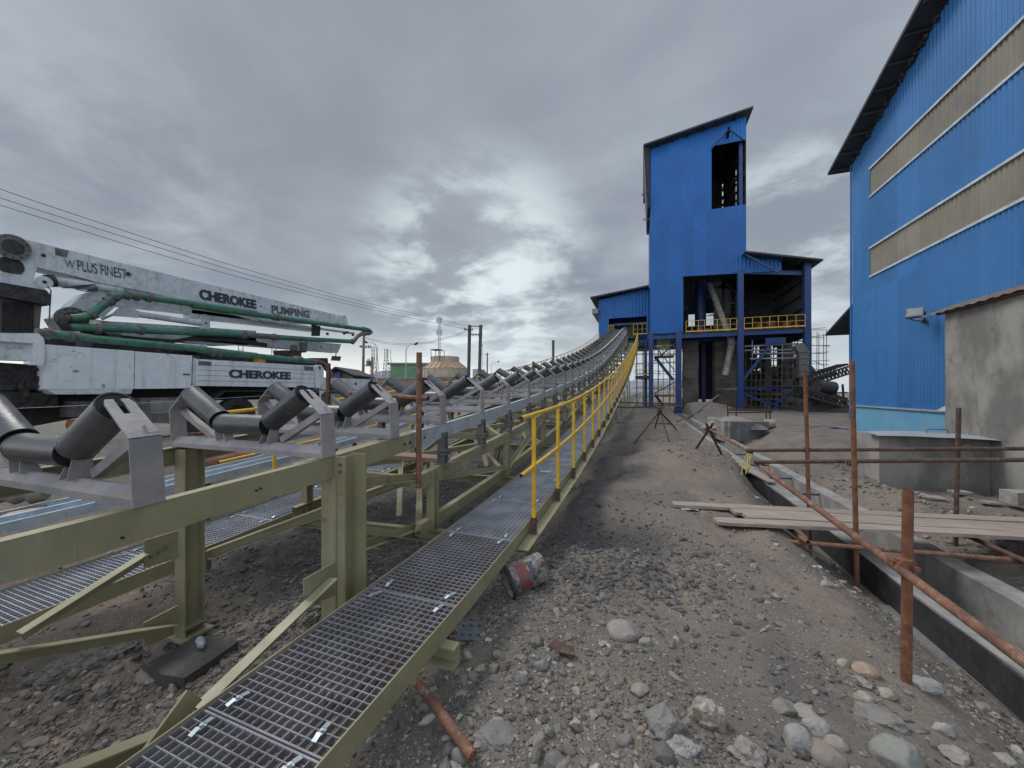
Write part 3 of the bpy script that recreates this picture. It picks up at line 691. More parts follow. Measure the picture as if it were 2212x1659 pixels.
xbrace((1490, 405), (-60, 650), z4_, XG, .07, .075)
XH = -1.99
xplate([(1340, 490), (1478, 415), (1478, 562), (1410, 588), (1340, 560)], zc_, XH-.02)
xbrace((1458, 480), (850, 1052), zc_, XH, .07, .07)
xplate([(822, 980), (888, 1020), (600, 1327), (566, 1327)], zc_, XH+.10, .012)
xbrace((690, 1152), (190, 1345), zc_, XH-.02, .07, .11)
# diagonals between the near posts
b = MB(); b.angle(cv(CA-.06, 2.15, .62), cv(CA-.1, 3.2, .16), .06, .06, .007); b.build('brace', M_OLIVE, conv)
b = MB(); b.angle(cv(CA-.06, 2.2, .92), cv(CA-.1, 3.2, .76), .06, .07, .007); b.build('brace', M_OLIVE, conv)
b = MB(); b.angle(cv(CA-.1, 2.2, .40), cv(CA-.12, 3.25, .26), .07, .06, .007); b.build('brace', M_OLIVE, conv)
b = MB(); b.chan(cv(CB+.1, 2.2, .22), cv(CA-.1, 3.2, .80), .06, .08, .007); b.build('brace', M_OLIVE, conv)
# short galvanised stools on the truss chord, below each idler
idY = [-.95, .02, 1.02, 2.02, 2.75, 3.55, 4.55, 5.55, 6.6, 7.65]; 
while idY[-1] < YE-1.2: idY.append(idY[-1]+1.05)
st0 = None
def stool():
    b = MB(); b.ibeam((0, 0, -.34), (0, 0, -.01), .085, .085, .009, up=(0, 1, 0)); b.box((.01, 0, -.235), (.125, .14, .022)); b.box((.01, 0, -.205), (.125, .14, .018)); b.box((0.03, 0, -.345), (.20, .16, .012))
    for k in (-.04, .04): b.tube((.055, k, -.19), (.055, k, -.262), .010, 6)
    b.tube((.035, 0, -.05), (.055, 0, -.05), .012, 6); b.tube((.035, 0, -.10), (.055, 0, -.10), .012, 6)
    return b
for y in [q for q in idY if q > 3.4]:
    for a in (CA-.01, CB+.01):
        p = cv(a, y, ZS(y)-.085)
        if st0 is None:
            o = stool().build('stringer_stool', M_STEELM, None, origin=(0, 0, 0)); o.parent = conv; st0 = o
        else:
            o = st0.copy(); COL.objects.link(o)
        o.location = p - worldorg(conv)
        if a < -3: o.rotation_euler = (0, 0, math.pi)
# idlers
def make_idler():
    b = MB()
    HW = .825; L = .13
    b.chan((-HW+.02, 0, .03), (HW-.02, 0, .03), .0, .0, .0) if False else None
    b.prof((-HW, 0, 0), (HW, 0, 0), [(-.055, .0), (.055, .0), (.055, .035), (.008, .078), (-.008, .078), (-.055, .035)], up=(0, 0, 1))
    for s_ in (-1, 1):
        # end bracket: a plate in the Y-Z plane, vertical then leaning inward, with a slot at the top
        x0 = s_*HW; t_ = s_*.008; xk = s_*HW; zk = .30; xt = s_*(HW-.195); zt_ = .465
        def P2(y, z_):     # plate surface point
            if z_ <= zk: return Vector((x0, y, z_))
            q = (z_-zk)/(zt_-zk); return Vector((x0+(xt-x0)*q, y, z_))
        def quadp(pts):
            pts = [P2(*q) for q in pts]
            nn = Vector((1, 0, 0))*t_ if max(q.z for q in pts) <= zk+1e-6 else Vector((zt_-zk, 0, abs(xt-x0))).normalized()*.008*1.0
            if nn.x and s_ < 0 and nn.z > 0: nn = Vector((-nn.x, 0, nn.z))
            n_ = len(pts); b.raw(pts+[p_+nn for p_ in pts], [list(range(n_))[::-1], list(range(n_, 2*n_))]+[(i, (i+1) % n_, n_+(i+1) % n_, n_+i) for i in range(n_)])
        quadp([(-.058, 0), (.058, 0), (.058, zk), (-.058, zk)])
        quadp([(-.058, zk), (.058, zk), (.054, .40), (-.054, .40)])
        quadp([(-.054, .40), (-.013, .40), (-.013, .465), (-.042, .465), (-.053, .445)])
        quadp([(.013, .40), (.054, .40), (.053, .445), (.042, .465), (.013, .465)])
        # inner bracket between wing and centre roll
        xi = s_*.285
        b.poly([(xi-s_*.01, -.045, .07), (xi-s_*.01, .045, .07), (xi+s_*.05, .03, .25), (xi+s_*.05, -.03, .25)], (s_, 0, 0), .007)
        b.poly([(xi-s_*.10, -.04, .07), (xi-s_*.10, .04, .07), (xi-s_*.055, .02, .16), (xi-s_*.055, -.02, .16)], (s_, 0, 0), .007)
        # strut from base up to the kink of the end bracket
        b.angle((s_*.36, .012, .075), (s_*(HW-.005), .012, .315), .045, .045, .006, up=(0, 1, 0))
    fr = b.build('idler_frame', M_IDLER, None, origin=(0, 0, 0))
    R_ = .076
    for s_ in (-1, 0, 1):
        r_ = MB()
        if s_ == 0: p, q = Vector((-.255, 0, .205)), Vector((.255, 0, .205))
        else:
            p = Vector((s_*.292, 0, .238)); q = p+Vector((s_*math.cos(math.radians(30)), 0, math.sin(math.radians(30))))*.395
        t_ = (q-p).normalized()
        r_.tube(p, q, R_, 28, caps=False)
        r_.cur = 1
        r_.tube(p+t_*.006, q-t_*.006, R_*.985, 28); r_.tube(p-t_*.03, q+t_*.03, .013, 10)
        # lip rings
        r_.cur = 0
        for e, sg in ((p, 1), (q, -1)): r_.tube(e, e+t_*sg*.012, R_+.0015, 28, caps=False, hollow=.006)
        r = r_.build('roller', [M_ROLL, M_CAP], None, origin=(0, 0, 0)); r.parent = fr
    return fr
proto = make_idler()
for i, y in enumerate(idY):
    sl = math.atan((ZS(y+.2)-ZS(y-.2))/.4)
    loc = cv(CC, y, ZS(y)+.003)-worldorg(conv)
    rr = random.Random(i)
    rot = (sl+rr.uniform(-.015, .015), 0, -.016+rr.uniform(-.02, .02))
    if i == 0: o = proto; o.parent = conv; o.location = loc; o.rotation_euler = rot
    else: o = copy_tree(proto, conv, loc, rot)
# bents down to the ground
for y in (9.6, 13.8, 18.0, 22.2, 26.4, 30.6, 34.8, 38.4):
    for a in (CA+.35, CB-.35):
        b = MB(); at = CA if a > CC else CB; zg = Hb(a, y)-.05
        b.ibeam(cv(a, y, zg), cv(at, y, zbot(y)-.05), .13, .13, .01, up=(0, 1, 0)); b.box(cv(a, y, zg+.04), (.3, .3, .03)); b.build('trestle_leg', M_OLIVE, conv)
    if zbot(y) > 1.2:
        b = MB(); zg = Hb(CC, y); zm = zg+(zbot(y)-zg)*.45
        b.angle(cv(CB-.2, y, zm), cv(CA+.2, y, zm), .07, .07, .008); b.angle(cv(CB-.25, y+.02, zg+.2), cv(CA+.12, y+.02, zm), .06, .06, .007); b.angle(cv(CA+.25, y-.02, zg+.2), cv(CB-.12, y-.02, zm), .06, .06, .007)
        b.build('trestle_brace', M_OLIVE, conv)

# ================================================================== WALKWAYS
def make_panel(m, name, L=.985, W_=.765, nb=17, nc=30):
    b = MB()
    for i in range(nb+1): 
        x = -W_/2+W_*i/nb; b.bb(x-.0017, x+.0017, 0, L, -.030, 0)
    for j in range(nc+1):
        y = L*j/nc; b.bb(-W_/2, W_/2, y-(.004 if j in (0, nc) else .0022), y+(.004 if j in (0, nc) else .0022), -.030 if j in (0, nc) else -.009, -.001 if j else -.0005)
    return b.build(name, m, None, origin=(0, 0, 0))
def make_clip():
    b = MB(); b.box((0, 0, .004), (.024, .03, .004)); b.box((0, -.028, .008), (.022, .032, .003), Matrix.Rotation(.25, 3, 'X')); b.box((0, .028, .006), (.022, .03, .003), Matrix.Rotation(-.15, 3, 'X'))
    b.tube((0, 0, .005), (0, 0, .014), .008, 6); return b.build('grating_clip', M_ZINC, None, origin=(0, 0, 0))
def walkway(name, label, a0, a1, Z, yrail, side, y0=-.95, ht=1.06, hm=.56, ext=.38):
    t = thing(name, label, 'walkway', (a0, 2, Z(2)))
    ac = (a0+a1)/2; out = a1 if side > 0 else a0
    PW = a1-a0-.014; p1 = make_panel(M_GRAT, 'grating_panel', W_=PW, nb=15); p2 = make_panel(M_GRATR, 'grating_panel', W_=PW, nb=15, nc=24)
    used = {1: False, 2: False}; k = 0; y = y0
    while y < 38.0:
        sl = math.atan(Z(y+1)-Z(y))
        pr, key = (p2, 2) if (side > 0 and y < 2.4) else (p1, 1)
        loc = cv(ac, y, Z(y)) - worldorg(t); rot = (sl, 0, -.016)
        if not used[key]: o = pr; used[key] = True
        else: o = pr.copy(); COL.objects.link(o)
        o.parent = t; o.location = loc; o.rotation_euler = rot
        if key == 2: o['label'] = 'tarnished older grating panel'
        y += 1.0; k += 1
    if not used[2]: bpy.data.objects.remove(p2)
    # side beams
    ys = [y0]+list(np.arange(1, 38.1, 1.5))+[38.2]
    inner = a0 if side > 0 else a1
    for a, fx in ((a0, 1), (a1, -1)):
        b = MB()
        for u, v_ in zip(ys[:-1], ys[1:]): 
            if a == out and u < yrail-.2 and v_ > yrail: pass
            b.angle(cv(a-fx*.004, u, Z(u)-.108), cv(a-fx*.004, v_, Z(v_)-.108), .045, .12, .007, fx=fx)
        b.build('side_beam', M_OLIVE, t)
    # outer angle carrying the posts
    sg = 1 if side > 0 else -1
    b = MB(); ys2 = [yrail-.35]+list(np.arange(math.ceil(yrail)+.0, 38.1, 1.5))+[38.2]
    for u, v_ in zip(ys2[:-1], ys2[1:]): b.box((0, 0, 0), (0, 0, 0)) if False else b.beam(cv(out+sg*.064, u, Z(u)-.10), cv(out+sg*.064, v_, Z(v_)-.10), .105, .010)
    b.build('outer_angle', M_OLIVE, t)
    # hand rail
    hr = bpy.data.objects.new('handrail', None)
    b = MB(); ys3 = [yrail-ext]+list(np.arange(yrail+1, 38, 1.0))+[38.3]
    # break in slope shown as straight lengths
    b.path([cv(out+sg*.06, q, Z(q)+ht) for q in ys3], .0215, 12, caps=False); 
    e0 = cv(out+sg*.06, ys3[0], Z(ys3[0])+ht); 
    rail = b.build('top_rail', M_YEL, t)
    b = MB(); b.tube(e0+Vector((0, -.002, 0)), e0+Vector((0, .004, 0)), .018, 12); b.build('open_rail_end', M_CAP, t)
    b = MB(); b.path([cv(out+sg*.06, q, Z(q)+hm) for q in ys3], .018, 12, caps=False); b.build('mid_rail', M_YEL, t)
    e1 = cv(out+sg*.06, ys3[0], Z(ys3[0])+hm)
    b = MB(); b.tube(e1+Vector((0, -.002, 0)), e1+Vector((0, .004, 0)), .0155, 12); b.build('open_rail_end', M_CAP, t)
    q = yrail; pp = None; z_ = 0
    while q < 38.2:
        if pp is None:
            b = MB(); b.tube((0, 0, -.05), (0, 0, ht-.01), .0215, 12); b.tube((0, 0, hm-.03), (0, 0, hm+.03), .026, 12)
            b.cur = 1; b.box((-sg*.003, 0, -.02), (.052, .05, .17)); o = b.build('rail_post', [M_YEL, M_RUSTD], None, origin=(0, 0, 0)); pp = o
        else: o = pp.copy(); COL.objects.link(o)
        o.parent = t; o.location = cv(out+sg*.06, q, Z(q)) - worldorg(t); o.rotation_euler = (0, 0, z_*1.3); z_ += 0
        q += 1.0
    bpy.data.objects.remove(hr)
    # clips
    cp = make_clip(); first = True
    for j in range(0, 7):
        yj = y0+j*1.0
        for dx in (-.235, .235):
            for dy in (-.07, .07):
                if yj < .3: continue
                sl = math.atan(Z(yj+1)-Z(yj))
                o = cp if first else cp.copy()
                if not first: COL.objects.link(o)
                first = False; o.parent = t; o.location = cv(ac+dx, yj+dy, Z(yj)+.002+dy*math.tan(sl)) - worldorg(t); o.rotation_euler = (sl, 0, random.Random(j*7+dx*9+dy).uniform(-.5, .3))
    return t
wr = walkway('steel_walkway', 'near steel grating walkway with yellow handrail on its right side, climbing beside the conveyor', 'x', 0, 0, 0, 0) if False else \
    walkway('steel_walkway', 'near steel grating walkway with yellow handrail on its right side, climbing beside the conveyor', -1.72, -1.06, ZW, 3.45, 1)
wl = walkway('steel_walkway', 'far steel grating walkway seen beneath the rollers, on the truck side of the conveyor', -4.58, -3.88, ZL, 3.6, -1, ht=1.20, hm=.63, ext=.68)
# printed plates lying on the grating
b = MB(); p = cv(-1.40, 5.35, ZW(5.35)+.006); b.box(p, (.16, .13, .003), rotz(.2)); tag(b.build('paper_sheet', M_PALE), 'white sheet lying on the walkway grating behind the second rail post', 'paper')
# cable trays beyond the far walkway
for k, (a, wd_) in enumerate(((-4.98, .26), (-5.42, .30))):
    t = thing('cable_tray', ['galvanised channel tray running beside the far walkway rail', 'wider galvanised channel tray on the outside towards the truck'][k], 'cable tray', (a, 2, .5), 'galvanised trays between walkway and truck')
    ZT = (lambda y, k=k: ZL(y)+.36+.05*k-.1*k)
    b = MB(); ys = [-.8]+list(np.arange(1, 30, 1.5))
    for u, v_ in zip(ys[:-1], ys[1:]): b.prof(cv(a, u, ZT(u)), cv(a, v_, ZT(v_)), [(-wd_/2, 0), (wd_/2, 0), (wd_/2, .09), (wd_/2-.02, .09), (wd_/2-.02, .085), (wd_/2-.004, .085), (wd_/2-.004, .005), (-wd_/2+.004, .005), (-wd_/2+.004, .085), (-wd_/2+.02, .085), (-wd_/2+.02, .09), (-wd_/2, .09)])
    b.build('tray', M_GALV, t)
    for y in np.arange(.6, 28, 2.4):
        b = MB(); b.angle(cv(a, y, Hb(a, y)-.05), cv(a, y, ZT(y)), .05, .05, .006); b.build('tray_leg', M_STEELM, t)
# thin string along the rollers
b = MB(); pts = []
for i in range(12):
    q = i/11; y = .9+q*11; pts.append(cv(CC-.75+.9*q, y, ZS(y)+.40-.05*math.sin(q*3.1)))
b.path(pts, .0016, 5); tag(b.build('setting_out_string', M_PALE), 'thin pale string stretched along the tops of the rollers', 'string')
# ================================================================== BUILDINGS
def sheet(b, ax, s0, s1, fn, plane, period=.2, amp=.02, brk=(), sign=1, steps=6, cap=None):
    """corrugated cladding: runs along ax ('X' or 'Y'), fn(s) -> [(zlo, zhi), ...] for every s"""
    n = max(2, int((s1-s0)/period*steps)); S_ = sorted(set([s0+(s1-s0)*i/n for i in range(n+1)]+[q for q in brk if s0 < q < s1]))
    def dep(s):
        ph = (s/period) % 1
        tr = 1.0 if ph < .3 else (1-(ph-.3)/.2 if ph < .5 else (0.0 if ph < .8 else (ph-.8)/.2))
        return plane + sign*amp*(tr-.5)
    for a, c in zip(S_[:-1], S_[1:]):
        if c-a < 1e-5: continue
        e = (c-a)*.001
        for (l0, h0), (l1, h1) in zip(fn(a+e), fn(c-e)):
            pa, pc = dep(a), dep(c)
            if ax == 'X': vs = [(a, pa, l0), (c, pc, l1), (c, pc, h1), (a, pa, h0)]
            else: vs = [(pa, a, l0), (pc, c, l1), (pc, c, h1), (pa, a, h0)]
            b.raw(vs, [(0, 1, 2, 3)])
def cladmat(name, col, col2, streakc, inner=None):
    m = bpy.data.materials.new(name); m.use_nodes = True; t = N(m.node_tree); t.n.clear()
    out = t.a('ShaderNodeOutputMaterial'); b = t.a('ShaderNodeBsdfPrincipled'); t.l.new(b.outputs[0], out.inputs[0])
    g = t.a('ShaderNodeTexCoord').outputs['Object']
    n = t.noise(g, .35, 5, .6); v = t.noise(t.vm('MULTIPLY', g, (3.5, 3.5, .18)), 1.0, 6, .65); d = t.noise(g, 2.6, 8, .7)
    c = t.mix(t.ramp(n, .35, .65), col, col2); c = t.mix(t.ramp(v, .50, .78, 0, .45), c, streakc); c = t.mix(t.ramp(d, .58, .8, 0, .4), c, streakc)
    cell = t.vm('FLOOR', t.vm('MULTIPLY', t.vm('ADD', g, (.47, .47, .3)), (.95, .95, .16)))
    wn = t.a('ShaderNodeTexWhiteNoise', i_Vector=cell)
    c = t.mix(1.0, c, t.vm('SCALE', (1, 1, 1), scale=t.ramp(wn.outputs['Value'], 0, 1, .86, 1.08, smooth=False)), 'MULTIPLY')
    # dents and patches
    d2 = t.noise(g, .9, 3, .5, 1.0); c = t.mix(t.ramp(d2, .60, .66, 0, .18), c, (.01, .06, .22))
    if inner:
        gm = t.a('ShaderNodeNewGeometry'); c = t.mix(gm.outputs['Backfacing'], c, inner)
    t.put(b.inputs['Base Color'], c); t.put(b.inputs['Roughness'], t.ramp(d, .3, .7, .38, .6)); b.inputs['Specular IOR Level'].default_value = .4
    return m
M_BLUE = cladmat('blue_trapezoid_sheet', (.009, .118, .385), (.007, .098, .335), (.028, .10, .26))
M_BLUER = cladmat('lighter_blue_sheet', (.038, .168, .405), (.030, .145, .36), (.075, .18, .34))
M_STRIP = cladmat('dirty_translucent_sheet', (.25, .225, .175), (.195, .175, .135), (.115, .10, .08))
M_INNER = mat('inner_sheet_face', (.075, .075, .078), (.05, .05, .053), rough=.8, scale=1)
M_WTRIM = mat('white_flashing', (.50, .56, .60), rough=.5, scale=3, dust=.2)

def TX(x, y, Y=38.0):
    p = atY(x, y, Y); return p.x, p.z
# ---- transfer tower
YT = 38.0
tw = thing('transfer_tower', 'tall blue sheet clad tower with a sloping roof, open lower bays and yellow platform rails', 'industrial tower', (6, 40, -.5))
xl = TX(1405, 600)[0]; xr = TX(1612, 500)[0]; xc1 = TX(1476, 650)[0]; xlt = TX(1688, 575)[0]; xrc = TX(1744, 700)[0]
zt0 = TX(1405, 322)[1]; zt1 = TX(1612, 246)[1]; top = lambda x: zt0+(zt1-zt0)*(x-xl)/(xr-xl)
ox0 = TX(1537, 400)[0]; oz0 = TX(1537, 452)[1]; oz1 = TX(1537, 316)[1]
zb1 = TX(1400, 722)[1]; zb2 = TX(1476, 597)[1]; zb3 = TX(1688, 585)[1]
lt0 = TX(1612, 546)[1]; lt1 = TX(1770, 563)[1]; xl2 = TX(1770, 563)[0]
ltop = lambda x: lt0+(lt1-lt0)*(x-xr)/(xl2-xr)
def ffront(x):
    if x < xc1: return [(zb1, top(x))]
    lo = zb2+(zb3-zb2)*(x-xc1)/(xlt-xc1)
    if x < ox0: return [(lo, top(x))]
    if x < xr: return [(lo, oz0), (oz1, top(x))]
    return [(lo, ltop(x))]
b = MB(); sheet(b, 'X', xl, xlt, ffront, YT, .30, .035, brk=(xc1, ox0, xr)); b.build('front_cladding', M_BLUE, tw)
b = MB(); sheet(b, 'Y', YT, YT+10, lambda y: [(zb1, zt0)], xl, .30, .03); b.build('side_cladding', M_BLUE, tw)
def fright(y):
    q = []; z0 = ltop(xr)+.2
    if 41.6 < y < 42.0:
        zz_ = 19.0; q.append((z0, zz_))
        while zz_ < 23.2: q.append((zz_+.5, zz_+.8)); zz_ += .8
        q.append((q[-1][1], zt1)); return q
    return [(z0, zt1)]
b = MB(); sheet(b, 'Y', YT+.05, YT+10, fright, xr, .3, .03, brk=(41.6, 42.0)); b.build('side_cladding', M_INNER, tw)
BX = TX(1560, 420, 48)[0]
def fback(x):
    if BX < x < BX+.16:
        q = []; zz_ = 21.5
        q.append((7.2, zz_))
        while zz_ < 25: q.append((zz_+.5, zz_+.85)); zz_ += .85
        q.append((q[-1][1], top(x))); return q
    if x < xr:
        wa, wb_ = TX(1487, 680, 48)[0], TX(1545, 680, 48)[0]
        if wa < x < wb_: return [(zb1-.5, TX(1500, 704, 48)[1]), (TX(1500, 679, 48)[1], top(x))]
        return [(zb1-.5, top(x))]
    return [(zb1-.5, ltop(x))]
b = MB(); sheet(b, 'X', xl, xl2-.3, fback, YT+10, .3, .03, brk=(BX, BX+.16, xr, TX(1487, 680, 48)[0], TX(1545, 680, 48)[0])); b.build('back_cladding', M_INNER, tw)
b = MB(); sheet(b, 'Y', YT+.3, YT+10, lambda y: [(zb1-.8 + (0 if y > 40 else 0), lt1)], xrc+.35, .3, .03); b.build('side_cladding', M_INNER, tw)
b = MB()
for z_ in np.arange(zb1+.6, lt1, 1.25): b.chan((xrc+.30, YT+.3, z_), (xrc+.30, YT+10, z_), .07, .14, .01, fx=-1)
for z_ in np.arange(lt0+.5, zt1, 1.3): b.chan((xr-.05, YT+.2, z_), (xr-.05, YT+10, z_), .07, .14, .01, fx=-1)
b.build('wall_girts', M_ROOFU, tw)
# roofs
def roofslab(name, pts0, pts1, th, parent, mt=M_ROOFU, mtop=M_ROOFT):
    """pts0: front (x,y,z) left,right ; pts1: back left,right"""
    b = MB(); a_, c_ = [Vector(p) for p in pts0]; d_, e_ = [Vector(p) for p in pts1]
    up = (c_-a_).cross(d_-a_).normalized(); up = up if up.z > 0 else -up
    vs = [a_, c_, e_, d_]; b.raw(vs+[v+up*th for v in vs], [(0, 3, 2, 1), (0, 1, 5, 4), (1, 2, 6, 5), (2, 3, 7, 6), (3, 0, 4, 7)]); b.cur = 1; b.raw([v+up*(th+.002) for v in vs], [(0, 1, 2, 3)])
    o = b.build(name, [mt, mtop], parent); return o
def roof_line(xa, ya, xb, yb, Yf, back, name, parent, th=.14):
    p = atY(xa, ya, Yf); q = atY(xb, yb, Yf)
    o = roofslab(name, [p-Vector((0, 0, th)), q-Vector((0, 0, th))], [Vector((p.x, back, p.z-th)), Vector((q.x, back, q.z-th))], th, parent)
    # purlins showing under the verge
    L = (q-p).length; n = int(L/1.15)
    for i in range(1, n):
        c = p+(q-p)*(i/n)-Vector((0, 0, th+.07)); bb_ = MB(); bb_.chan(c+Vector((0, .05, 0)), Vector((c.x, back-.1, c.z)), .06, .13, .01); bb_.build('purlin', M_ROOFU, parent)
    return o
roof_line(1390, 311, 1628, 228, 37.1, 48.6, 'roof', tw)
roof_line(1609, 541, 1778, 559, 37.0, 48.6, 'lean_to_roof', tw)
# dark hood along the upper left corner
pa, pb = atY(1391, 316, 37.3), atY(1398, 446, 37.3)
b = MB(); b.raw([(pa.x, 37.3, pa.z), (xl-.03, 37.9, pa.z+.2), (xl-.03, 37.9, pb.z+.1), (pb.x, 37.3, pb.z), (pa.x, 44, pa.z), (xl-.03, 44, pa.z+.2), (xl-.03, 44, pb.z), (pb.x, 44, pb.z)],
                 [(0, 3, 2, 1), (4, 5, 6, 7), (0, 4, 7, 3), (3, 7, 6, 2), (0, 1, 5, 4)]); b.build('louvre_hood', M_ROOFU, tw)
for z_, ln in ((TX(1400, 420)[1], .75), (TX(1400, 474)[1], .6)):
    b = MB(); b.tube((xl, 37.9, z_), (xl-ln, 37.8, z_-.05), .03, 6); b.tube((xl-ln, 37.8, z_-.12), (xl-ln, 37.8, z_+.06), .05, 6); b.build('wall_bracket', M_STEELM, tw)
# opening trim / hoist beam over upper opening
b = MB()
hx, hz_ = TX(1570, 300); b.ibeam((hx, 36.9, hz_+.2), (hx, 41, hz_+.2), .22, .34, .03)
b.build('hoist_beam', M_STEELD, tw)
for dx_ in (-1.3, 1.4):
    b = MB(); b.beam((hx, 37.2, hz_+.35), (hx+dx_, 37.9, hz_-.75 if dx_ < 0 else hz_-.55), .09, .09); b.build('hoist_strut', M_BLUEC, tw)
b = MB(); b.ibeam((TX(1603, 380)[0], YT+.5, oz0-.5), (TX(1603, 380)[0], YT+.5, oz1+.8), .28, .28, .03, up=(0, 1, 0)); b.build('column', M_BLUEC, tw)
# main columns
def column(px, wpx, zlo, zhi, Y=YT-.05, m=M_BLUEC):
    x, _ = TX(px, 700, Y); w_ = wpx/FPX*(Y/ (pdir(px, 700).y)); b = MB(); b.ibeam((x, Y, zlo), (x, Y, zhi), w_, w_, .03, up=(0, 1, 0)); b.box((x, Y, zlo+.03), (w_*1.9, w_*1.9, .05)); return b.build('column', m, tw)
ZG = -.75
column(1406, 9, ZG, zb1+.2); column(1466, 11, ZG, zb1+.2); column(1599, 11, ZG, zb2+.1); column(1743, 12, ZG-.1, ltop(xl2)-.1)
for px in (1466, 1599, 1743): column(px, 8, ZG, zb1+.2, 47.0)
for px in (1520, 1660): column(px, 7, ZG, zb1, 44.0)
for px, dy in ((1466, 0), (1599, 0), (1406, 0), (1743, 0)):
    x = TX(px, 880)[0]; b = MB(); b.bb(x-.45, x+.45, YT-.5, YT+.5, -1.2, ZG+.22); b.build('concrete_footing', M_CONC, tw)
# beams of the platform level and the lower tie
zp = zb1-.15
xA = TX(1400, 722)[0]; xB = TX(1749, 722)[0]
b = MB(); b.ibeam((xA, YT-.12, zp-.18), (xB, YT-.12, zp-.18), .2, .40, .03); b.build('platform_beam', M_BLUEC, tw)
for Yb in (41, 44, 47.5):
    b = MB(); b.ibeam((xA, Yb, zp-.2), (xB, Yb, zp-.2), .2, .36, .03); b.build('platform_beam', M_BLUEC, tw)
b = MB(); b.bb(xc1, xB, YT+.05, YT+9.8, zp+.03, zp+.13); b.build('platform_deck', M_STEELD, tw)
b = MB(); b.ibeam((TX(1603, 592)[0], YT+.12, zb2-.05), (TX(1740, 592)[0], YT+.12, zb3-.35), .2, .38, .03); b.build('lintel_beam', M_BLUEC, tw)
xq0 = TX(1606, 838)[0]; xq1 = TX(1722, 838)[0]; zq = TX(1660, 838)[1]
b = MB(); b.ibeam((xq0, YT, zq), (xq1, YT+.2, zq), .16, .22, .02); b.build('tie_beam', M_BLUEC, tw)
def brace(x0, y0, x1, y1, w_=.16, Y=YT+.05, m=M_BLUEC, name='diagonal_brace'):
    b = MB(); b.beam(atY(x0, y0, Y), atY(x1, y1, Y), w_, w_); return b.build(name, m, tw)
brace(1604, 822, 1672, 735, .22); b = MB(); c_ = atY(1675, 736, YT+.06); b.box(c_, (1.5, .06, .55)); b.build('gusset_plate', M_BLUEC, tw)
brace(1606, 850, 1690, 885, .18); brace(1655, 885, 1715, 845, .18); brace(1413, 780, 1458, 742, .13); brace(1413, 850, 1458, 825, .1); brace(1413, 745, 1457, 800, .09); brace(1607, 548, 1684, 590, .14, YT-.6)
# platform rails
def rail(p, q, n, h=1.05, m=M_YEL, toe=True, name='platform_rail', parent=None, r=.024):
    b = MB(); p = Vector(p); q = Vector(q); up = Vector((0, 0, 1))
    b.tube(p+up*h, q+up*h, r, 6); b.tube(p+up*h*.52, q+up*h*.52, r*.8, 6)
    for i in range(n+1): c = p+(q-p)*i/n; b.tube(c, c+up*h, r, 6)
    if toe: b.beam(p+up*.09, q+up*.09,   .012, .10)
    return b.build(name, m, parent or tw)
rail((xc1+.2, YT-.3, zp+.1), (TX(1590, 700)[0], YT-.3, zp+.1), 8); rail((TX(1606, 700)[0], YT-.3, zp+.1), (TX(1736, 700)[0], YT-.3, zp+.1), 7)
# stair tower between the two left columns
xs0, xs1 = TX(1414, 800)[0], TX(1457, 800)[0]
for py_, fl in ((765, 0), (851, 1)):
    z_ = TX(1435, py_)[1]
    b = MB(); b.bb(xs0, xs1, YT+.2, YT+2.4, z_-.18, z_-.10); b.build('stair_landing', M_BLUEC, tw)
    rail((xs0, YT+.15, z_-.1), (xs1, YT+.15, z_-.1), 3, .95, name='stair_rail')
    b = MB(); b.tube((xs0+.1, YT+.1, z_+.75), (xs0+.6, YT+.1, z_+.75), .03, 6); b.tube((xs0+.6, YT+.1, z_+.75), (xs1-.3, YT+.1, z_-.05), .03, 6); b.build('stair_rail', M_YEL, tw)
    b = MB(); b.beam((xs0+.1, YT+1.4, z_-.1), (xs1, YT+1.4, z_-2.4), .06, .22); b.beam((xs0+.1, YT+2.2, z_-.1), (xs1, YT+2.2, z_-2.4), .06, .22)
    for i in range(9): q = (i+.5)/9; b.bb(xs0+.1+(xs1-xs0-.1)*q-.12, xs0+.1+(xs1-xs0-.1)*q+.12, YT+1.4, YT+2.2, z_-.1-2.3*q-.02, z_-.1-2.3*q+.02)
    b.build('stair_flight', M_BLUEC, tw)
b = MB(); b.bb(TX(1420, 740)[0], TX(1450, 740)[0], YT+1.2, YT+1.25, TX(1435, 752)[1], TX(1435, 728)[1]); b.build('hanging_sheet', M_GRN, tw)
# left platform between conveyor and tower
b = MB(); zl = TX(1390, 810)[1]; b.bb(TX(1372, 800)[0], TX(1402, 800)[0], YT+.2, YT+3, zl-.3, zl-.05); b.build('side_platform', M_BLUEC, tw)
rail((TX(1373, 800)[0], YT+.1, zl), (TX(1401, 800)[0], YT+.1, zl), 3, 1.1, name='side_platform_rail')
